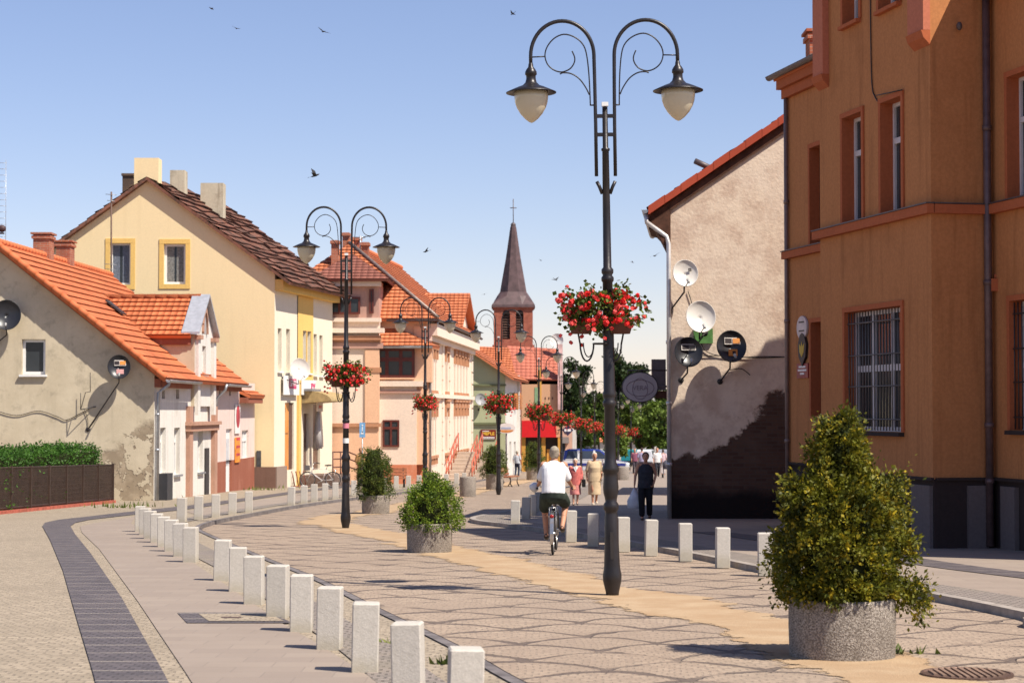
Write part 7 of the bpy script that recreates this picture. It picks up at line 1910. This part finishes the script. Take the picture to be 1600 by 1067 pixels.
mb = MB(); mb.flat([V((-.07, -.135, 1.41)), V((0, -.172, 1.2)), V((.07, -.135, 1.41))]); mb.flat([V((-.1, -.12, 1.40)), V((-.03, -.172, 1.27)), V((0, -.14, 1.42))]); mb.flat([V((.1, -.12, 1.40)), V((.03, -.172, 1.27)), V((0, -.14, 1.42))]); mb.build('collar', cloth('white_collar', (.7, .68, .66)), o, fix=False)
shoes(o, J, SHOED)
x, y, z = o.location; mb = MB(); mb.bbox((x + .24, y - .06, z + .52), .10, .22, .22, .02); mb.tube([(x + .24, y - .12, z + .73), (x + .215, y - .06, z + .82), (x + .24, y, z + .73)], .009, 5); tag(mb.build('handbag', cloth('black_bag', (.02, .018, .018))), 'black handbag carried by the woman in coral pink', 'handbag')
# --- woman in the shade with the carrier bag
o = person('woman in a dark sleeveless top and black trousers walking in the shade with a bag', 1009, 812, 1.52, -6)
J = dict(STD, kneR=(-.095, -.12, .49), ankR=(-.09, -.10, .085), kneL=(.09, -.03, .49), ankL=(.09, .16, .12), elR=(-.26, .03, 1.12), wrR=(-.28, -.02, .88), elL=(.25, .06, 1.13), wrL=(.21, -.08, .93), curl=.9)
fw, sd, uz = body(o, J, SKIN, .011, 1.12); hair(o, J, DARKH, fw, sd, uz, 1.15, .0)
garment(o, 'top', cloth('dark_blue_grey_cloth', (.035, .036, .045), .35), [[sec((0, 0, .80), .215, .165), sec((0, 0, 1.0), .195, .155), sec((0, -.01, 1.2), .20, .165), sec((0, 0, 1.32), .175, .12), sec((0, 0, 1.41), .11, .08)]], (), .013)
garment(o, 'trousers', cloth('black_trouser_cloth', (.018, .017, .02)), [[sec((0, 0, .80), .15, .12), sec((0, 0, .86), .20, .155), sec((0, 0, .95), .19, .15)]], [((.09, 0, .88), (.09, -.03, .49), .105, .085), ((.09, -.03, .49), (.09, .14, .16), .085, .075), ((-.09, 0, .88), (-.095, -.12, .49), .105, .085), ((-.095, -.12, .49), (-.09, -.10, .15), .085, .075)], .014)
shoes(o, J, SHOED)
hp = V(o.location) + V((-.29 * .9, -.03, .80 * .895)); mb = MB()
mb.loft([(hp + V((0, 0, -.46)), (.10, 0, 0), (0, .05, 0)), (hp + V((0, 0, -.44)), (.155, 0, 0), (0, .07, 0)), (hp + V((-.01, 0, -.28)), (.15, 0, 0), (0, .08, 0)), (hp + V((0, 0, -.14)), (.085, 0, 0), (0, .05, 0)), (hp + V((0, 0, .0)), (.02, 0, 0), (0, .015, 0))], 14)
tag(mb.build('carrier_bag', plain('pale_plastic', (.62, .62, .66), .4, var=.12, scale=9, bump=.6)), 'pale plastic carrier bag held by the woman in the shade', 'carrier bag')
# --- man by the steps
o = person('man in a pale shirt and dark trousers walking away beside the entrance steps', 808, 745, 1.58, 165)
J = dict(STD, kneR=(-.09, -.12, .49), ankL=(.09, .14, .12), elL=(.26, .03, 1.13), wrL=(.27, -.05, .92))
fw, sd, uz = body(o, J, SKIN, .015, 1.0); hair(o, J, GREYH, fw, sd, uz)
garment(o, 'shirt', cloth('pale_blue_shirt', (.45, .47, .50)), [[sec((0, 0, .88), .19, .14), sec((0, 0, 1.1), .185, .14), sec((0, 0, 1.32), .19, .11), sec((0, 0, 1.42), .08, .07)]], [((.17, .01, 1.37), (.24, .03, 1.16), .07, .065), ((-.17, .01, 1.37), (-.22, .03, 1.16), .07, .065)], .016)
garment(o, 'trousers', cloth('dark_blue_trousers', (.04, .045, .07)), [[sec((0, 0, .80), .15, .11), sec((0, 0, .93), .175, .13)]], [((.09, 0, .88), (.09, -.02, .49), .095, .075), ((.09, -.02, .49), (.09, .12, .14), .075, .065), ((-.09, 0, .88), (-.09, -.12, .49), .095, .075), ((-.09, -.12, .49), (-.09, 0, .12), .075, .065)], .016)
# --- person on the left behind the lamp, partly hidden by the bush
o = person('dark haired person in an ochre top standing behind the dark bush under the blue sign', 564, 762, 1.72, 30)
J = dict(STD); fw, sd, uz = body(o, J, SKIN, .016, 1.0); hair(o, J, DARKH, fw, sd, uz)
garment(o, 'top', cloth('ochre_cloth', (.30, .17, .07)), [[sec((0, 0, .85), .19, .14), sec((0, 0, 1.1), .185, .14), sec((0, 0, 1.32), .19, .11), sec((0, 0, 1.42), .08, .07)]], [((.17, .01, 1.37), (.225, .03, 1.14), .07, .065), ((-.17, .01, 1.37), (-.225, .03, 1.14), .07, .065)], .016)
garment(o, 'trousers', cloth('dark_cloth', (.03, .028, .03)), [[sec((0, 0, .80), .15, .11), sec((0, 0, .93), .175, .13)]], [((.09, 0, .88), (.09, .02, .12), .095, .065), ((-.09, 0, .88), (-.09, .02, .12), .095, .065)], .016)
# --- far walkers at the end of the street
for px, py, H, c1, c2, rz, lab in ((1003, 744, 1.7, (.33, .30, .42), (.06, .05, .07), 170, 'far walker in a lilac shirt seen above the shaded woman'), (1027, 746, 1.68, (.68, .66, .64), (.03, .03, .04), 10, 'far walker in a white top beside the pale downpipe'), (992, 741, 1.65, (.22, .08, .12), (.05, .04, .05), 5, 'far walker in a dark red top left of the shaded woman'), (1036, 742, 1.6, (.55, .40, .42), (.4, .35, .33), 175, 'far walker in pale pink clothes at the downpipe')):
    o = person(lab, px, py, H, rz, group='far walkers down the street')
    J = dict(STD, kneR=(-.09, -.12, .49), ankL=(.09, .14, .12)); fw, sd, uz = body(o, J, SKIN, .018, 1.05, False); hair(o, J, DARKH, fw, sd, uz)
    garment(o, 'top', cloth('walker_top', c1), [[sec((0, 0, .85), .19, .14), sec((0, 0, 1.1), .185, .14), sec((0, 0, 1.32), .19, .11), sec((0, 0, 1.42), .08, .07)]], [((.17, .01, 1.37), (.225, .03, 1.14), .07, .065), ((-.17, .01, 1.37), (-.225, .03, 1.14), .07, .065)], .018)
    garment(o, 'trousers', cloth('walker_trousers', c2), [[sec((0, 0, .80), .15, .11), sec((0, 0, .93), .175, .13)]], [((.09, 0, .88), (.09, -.02, .49), .095, .075), ((.09, -.02, .49), (.09, .12, .14), .075, .065), ((-.09, 0, .88), (-.09, -.12, .49), .095, .075), ((-.09, -.12, .49), (-.09, 0, .12), .075, .065)], .018)
g = G(1033, 748); o = thing('pram', 'far pram pushed along beside the walker in white', 'pram', (g.x + .3, g.y - .4, gz(g.y) + PH), world=False)
mb = MB(); mb.loft([((0, 0, .5), (.2, 0, 0), (0, .3, 0)), ((0, 0, .6), (.25, 0, 0), (0, .4, 0)), ((0, .1, .85), (.22, 0, 0), (0, .28, 0)), ((0, .15, 1.0), (.1, 0, 0), (0, .12, 0))], 12); mb.build('hood', cloth('pram_cloth', (.08, .08, .10)), o)
mb = MB()
for s in (-.22, .22): mb.tube([(s, -.35, .12), (s, .1, .55), (s, .55, 1.0)], .018, 6)
mb.build('frame', CHROME, o)
for s in (-.24, .24):
    for y in (-.35, .3): mb = MB(); mb.tube([(s, y + .11 * math.cos(2 * PI * k / 14), .12 + .11 * math.sin(2 * PI * k / 14)) for k in range(14)], .02, 6, closed=True); mb.build('wheel', RUBBER, o)

# --- parked white bicycle and rack
g = G(484, 762.5); o = thing('bicycle', 'white bicycle parked by the ramp railing before the yellow house', 'bicycle', (AT(520, 760, 83.2).x, 83.2, gz(83.2) + PH), world=False); o.rotation_euler = (R(0), R(4), R(88))
bicycle(o, BIKEW, BIKEW)
mb = MB(); mb.box((-.13, .98, .72), (.26, 0, 0), (0, .2, 0), (0, 0, .2)); mb.build('front_basket', plain('basket_wire', (.12, .11, .11), .5, .4), o)
p = AT(459, 757, 84.2); o = thing('bicycle_rack', 'rusty red bicycle rack of bent bars left of the white bicycle', 'bicycle rack', (p.x, 84.2, gz(84.2) + PH), world=False)
RR = plain('rusty_red_rack', (.26, .08, .05), .6, .3, var=.3)
for k in range(6):
    mb = MB(); x = -.4 + k * .16; mb.tube([(x + .12, 0, 0), (x, 0, .62), (x - .02, .05, .66), (x - .02, .3, .66), (x + .1, .35, 0)], .014, 6); mb.build('hoop', RR, o)
mb = MB()
for y in (0, .35): mb.tube([(-.5, y, .03), (.65, y, .03)], .016, 6)
mb.build('base_bar', RR, o)
p = AT(416, 757, 81); 

# --- cars
CARW = plain('car_white', (.62, .62, .64), .25, spec=.5, var=.03, bump=0, coat=.6); CARB = plain('car_blue', (.015, .03, .22), .25, spec=.5, var=.05, bump=0, coat=.6); CARDK = plain('car_trim', (.02, .02, .022), .6); CGLASS = glass('car_glass', (.04, .05, .07), .05)
HUB = plain('hub_grey', (.35, .35, .36), .4, .6); LAMPG = plain('headlamp_glass', (.6, .6, .62), .15)
def car(label, x, y, rz, lower, upper, group='cars parked down the street'):
    """local +X is forward; minivan of about 4.4 m"""
    o = thing('parked_car', label, 'car', (x, y, gz(y)), group, world=False); o.rotation_euler = (0, 0, R(rz))
    def shell(prof, w0, w1, name, m, par=o, z0=None):
        zs = [z for _, z in prof]; a, b = min(zs), max(zs); mb = MB(); n = len(prof)
        L_ = [(px, -(w0 + (w1 - w0) * (pz - a) / (b - a)), pz) for px, pz in prof]; R_ = [(p[0], -p[1], p[2]) for p in L_]
        mb.mesh_(L_ + R_, [tuple(t) for t in tessellate_polygon([[V(p) for p in L_]])] + [tuple(n + k for k in reversed(t)) for t in tessellate_polygon([[V(p) for p in L_]])] + [(i, (i + 1) % n, n + (i + 1) % n, n + i) for i in range(n)])
        ob = mb.build(name, m, par); bv = ob.modifiers.new('Bevel', 'BEVEL'); bv.width = .04; bv.segments = 3; bv.limit_method = 'ANGLE'; bv.angle_limit = R(25); return ob
    arch = lambda cx: [(cx + .36 * math.cos(t_), .30 + .36 * math.sin(t_)) for t_ in [PI * k / 8 for k in range(8, -1, -1)]]
    bp = [(-2.15, .30)] + arch(-1.35) + arch(1.38) + [(2.12, .30), (2.2, .45), (2.18, .70), (2.05, .84), (1.15, 1.0), (-2.12, 1.0), (-2.2, .6)]
    shell(bp, .86, .84, 'body', lower)
    hp = [(2.03, .852), (1.12, 1.012), (.62, 1.02), (.65, 1.0), (1.1, .96), (1.95, .80)]; 
    mb = MB(); mb.face([(2.06, -.72, .846), (2.06, .72, .846), (1.10, .78, 1.016), (1.10, -.78, 1.016)]); bon = mb.build('bonnet', upper, o)
    gp = [(-2.1, .995), (1.15, .995), (.35, 1.62), (.1, 1.69), (-1.75, 1.70), (-2.02, 1.58)]
    shell(gp, .83, .66, 'cabin', upper)
    def sidewin(pts, name='side_window'):
        for s in (-1, 1):
            mb = MB(); mb.flat([V((px, s * (.83 - .17 * (pz - .995) / .705 + .012), pz)) for px, pz in pts]); mb.build(name, CGLASS, o, fix=False)
    sidewin([(-1.9, 1.06), (-1.15, 1.06), (-1.12, 1.58), (-1.78, 1.58)]); sidewin([(-1.02, 1.06), (-.12, 1.06), (-.16, 1.58), (-1.0, 1.58)]); sidewin([(.0, 1.06), (.92, 1.06), (.30, 1.56), (-.04, 1.58)])
    for s in (-1, 1):
        mb = MB()
        for a, b in ((-1.15, -1.02), (-.12, .0)):
            mb.box((a, s * .835 - .01, 1.0), (b - a, 0, 0), (0, .025, 0), (.0, -s * .145, .62))
        mb.box((-1.95, s * .84 - .01, 1.0), (2.95, 0, 0), (0, .02, 0), (0, 0, .055)); mb.build('pillar', lower, o)
    mb = MB(); mb.flat([V((1.10, -.74, 1.04)), V((1.10, .74, 1.04)), V((.40, .62, 1.60)), V((.40, -.62, 1.60))]); ws = mb.build('windscreen', CGLASS, o, fix=False); ws.location = (.02, 0, .015)
    for wx in (-1.35, 1.38):
        for s in (-1, 1):
            mb = MB(); mb.lathe([(.18, -.09), (.30, -.10), (.315, -.07), (.315, .07), (.30, .10), (.18, .09)], n=22); wh = mb.build('wheel', RUBBER, o); wh.rotation_euler = (PI / 2, 0, 0); wh.location = (wx, s * .76, .315)
            mb = MB(); mb.lathe([(.02, -.102), (.17, -.098), (.19, -.08), (.19, .08), (.17, .098), (.02, .102)], n=16); mb.build('rim', HUB, wh)
    for s in (-1, 1):
        mb = MB(); mb.ell((2.12, s * .62, .70), .07, .17, .09); mb.build('headlight', LAMPG, o)
        mb = MB(); mb.ell((.85, s * .95, 1.08), .06, .10, .07); mb.build('mirror', CARDK, o)
    mb = MB(); mb.box((2.05, -.8, .32), (.17, 0, 0), (0, 1.6, 0), (0, 0, .16)); mb.build('bumper', CARDK, o); mb = MB(); mb.box((-2.24, -.8, .32), (.1, 0, 0), (0, 1.6, 0), (0, 0, .2)); mb.build('bumper', CARDK, o)
    return o
y = 131; c = car('white and blue minivan with dark light bar, parked across behind the two women', AT(931, 720, y).x, y, -6, CARW, CARB)
mb = MB(); mb.bbox((-.55, 0, 1.70), .25, 1.0, .16, .03); mb.build('light_bar', CARDK, c)
mb = MB(); mb.box((-2.0, -.872, .62), (4.0, 0, 0), (0, .008, 0), (0, 0, .16)); mb.build('side_stripe', CARB, c)
TEAL = plain('car_teal', (.02, .22, .24), .3, var=.05, bump=0, coat=.5)
car('far teal car beyond the white blue minivan', AT(992, 712, 205).x, 205, 70, TEAL, TEAL); car('far white car parked right of the teal one', AT(1010, 712, 190).x, 190, 80, CARW, CARW); car('far silver car at the end of the street by the pale downpipe', AT(1038, 715, 180).x, 180, 85, plain('car_silver', (.4, .4, .42), .3, .3, bump=0, coat=.5), plain('car_silver2', (.4, .4, .42), .3, .3, bump=0, coat=.5))
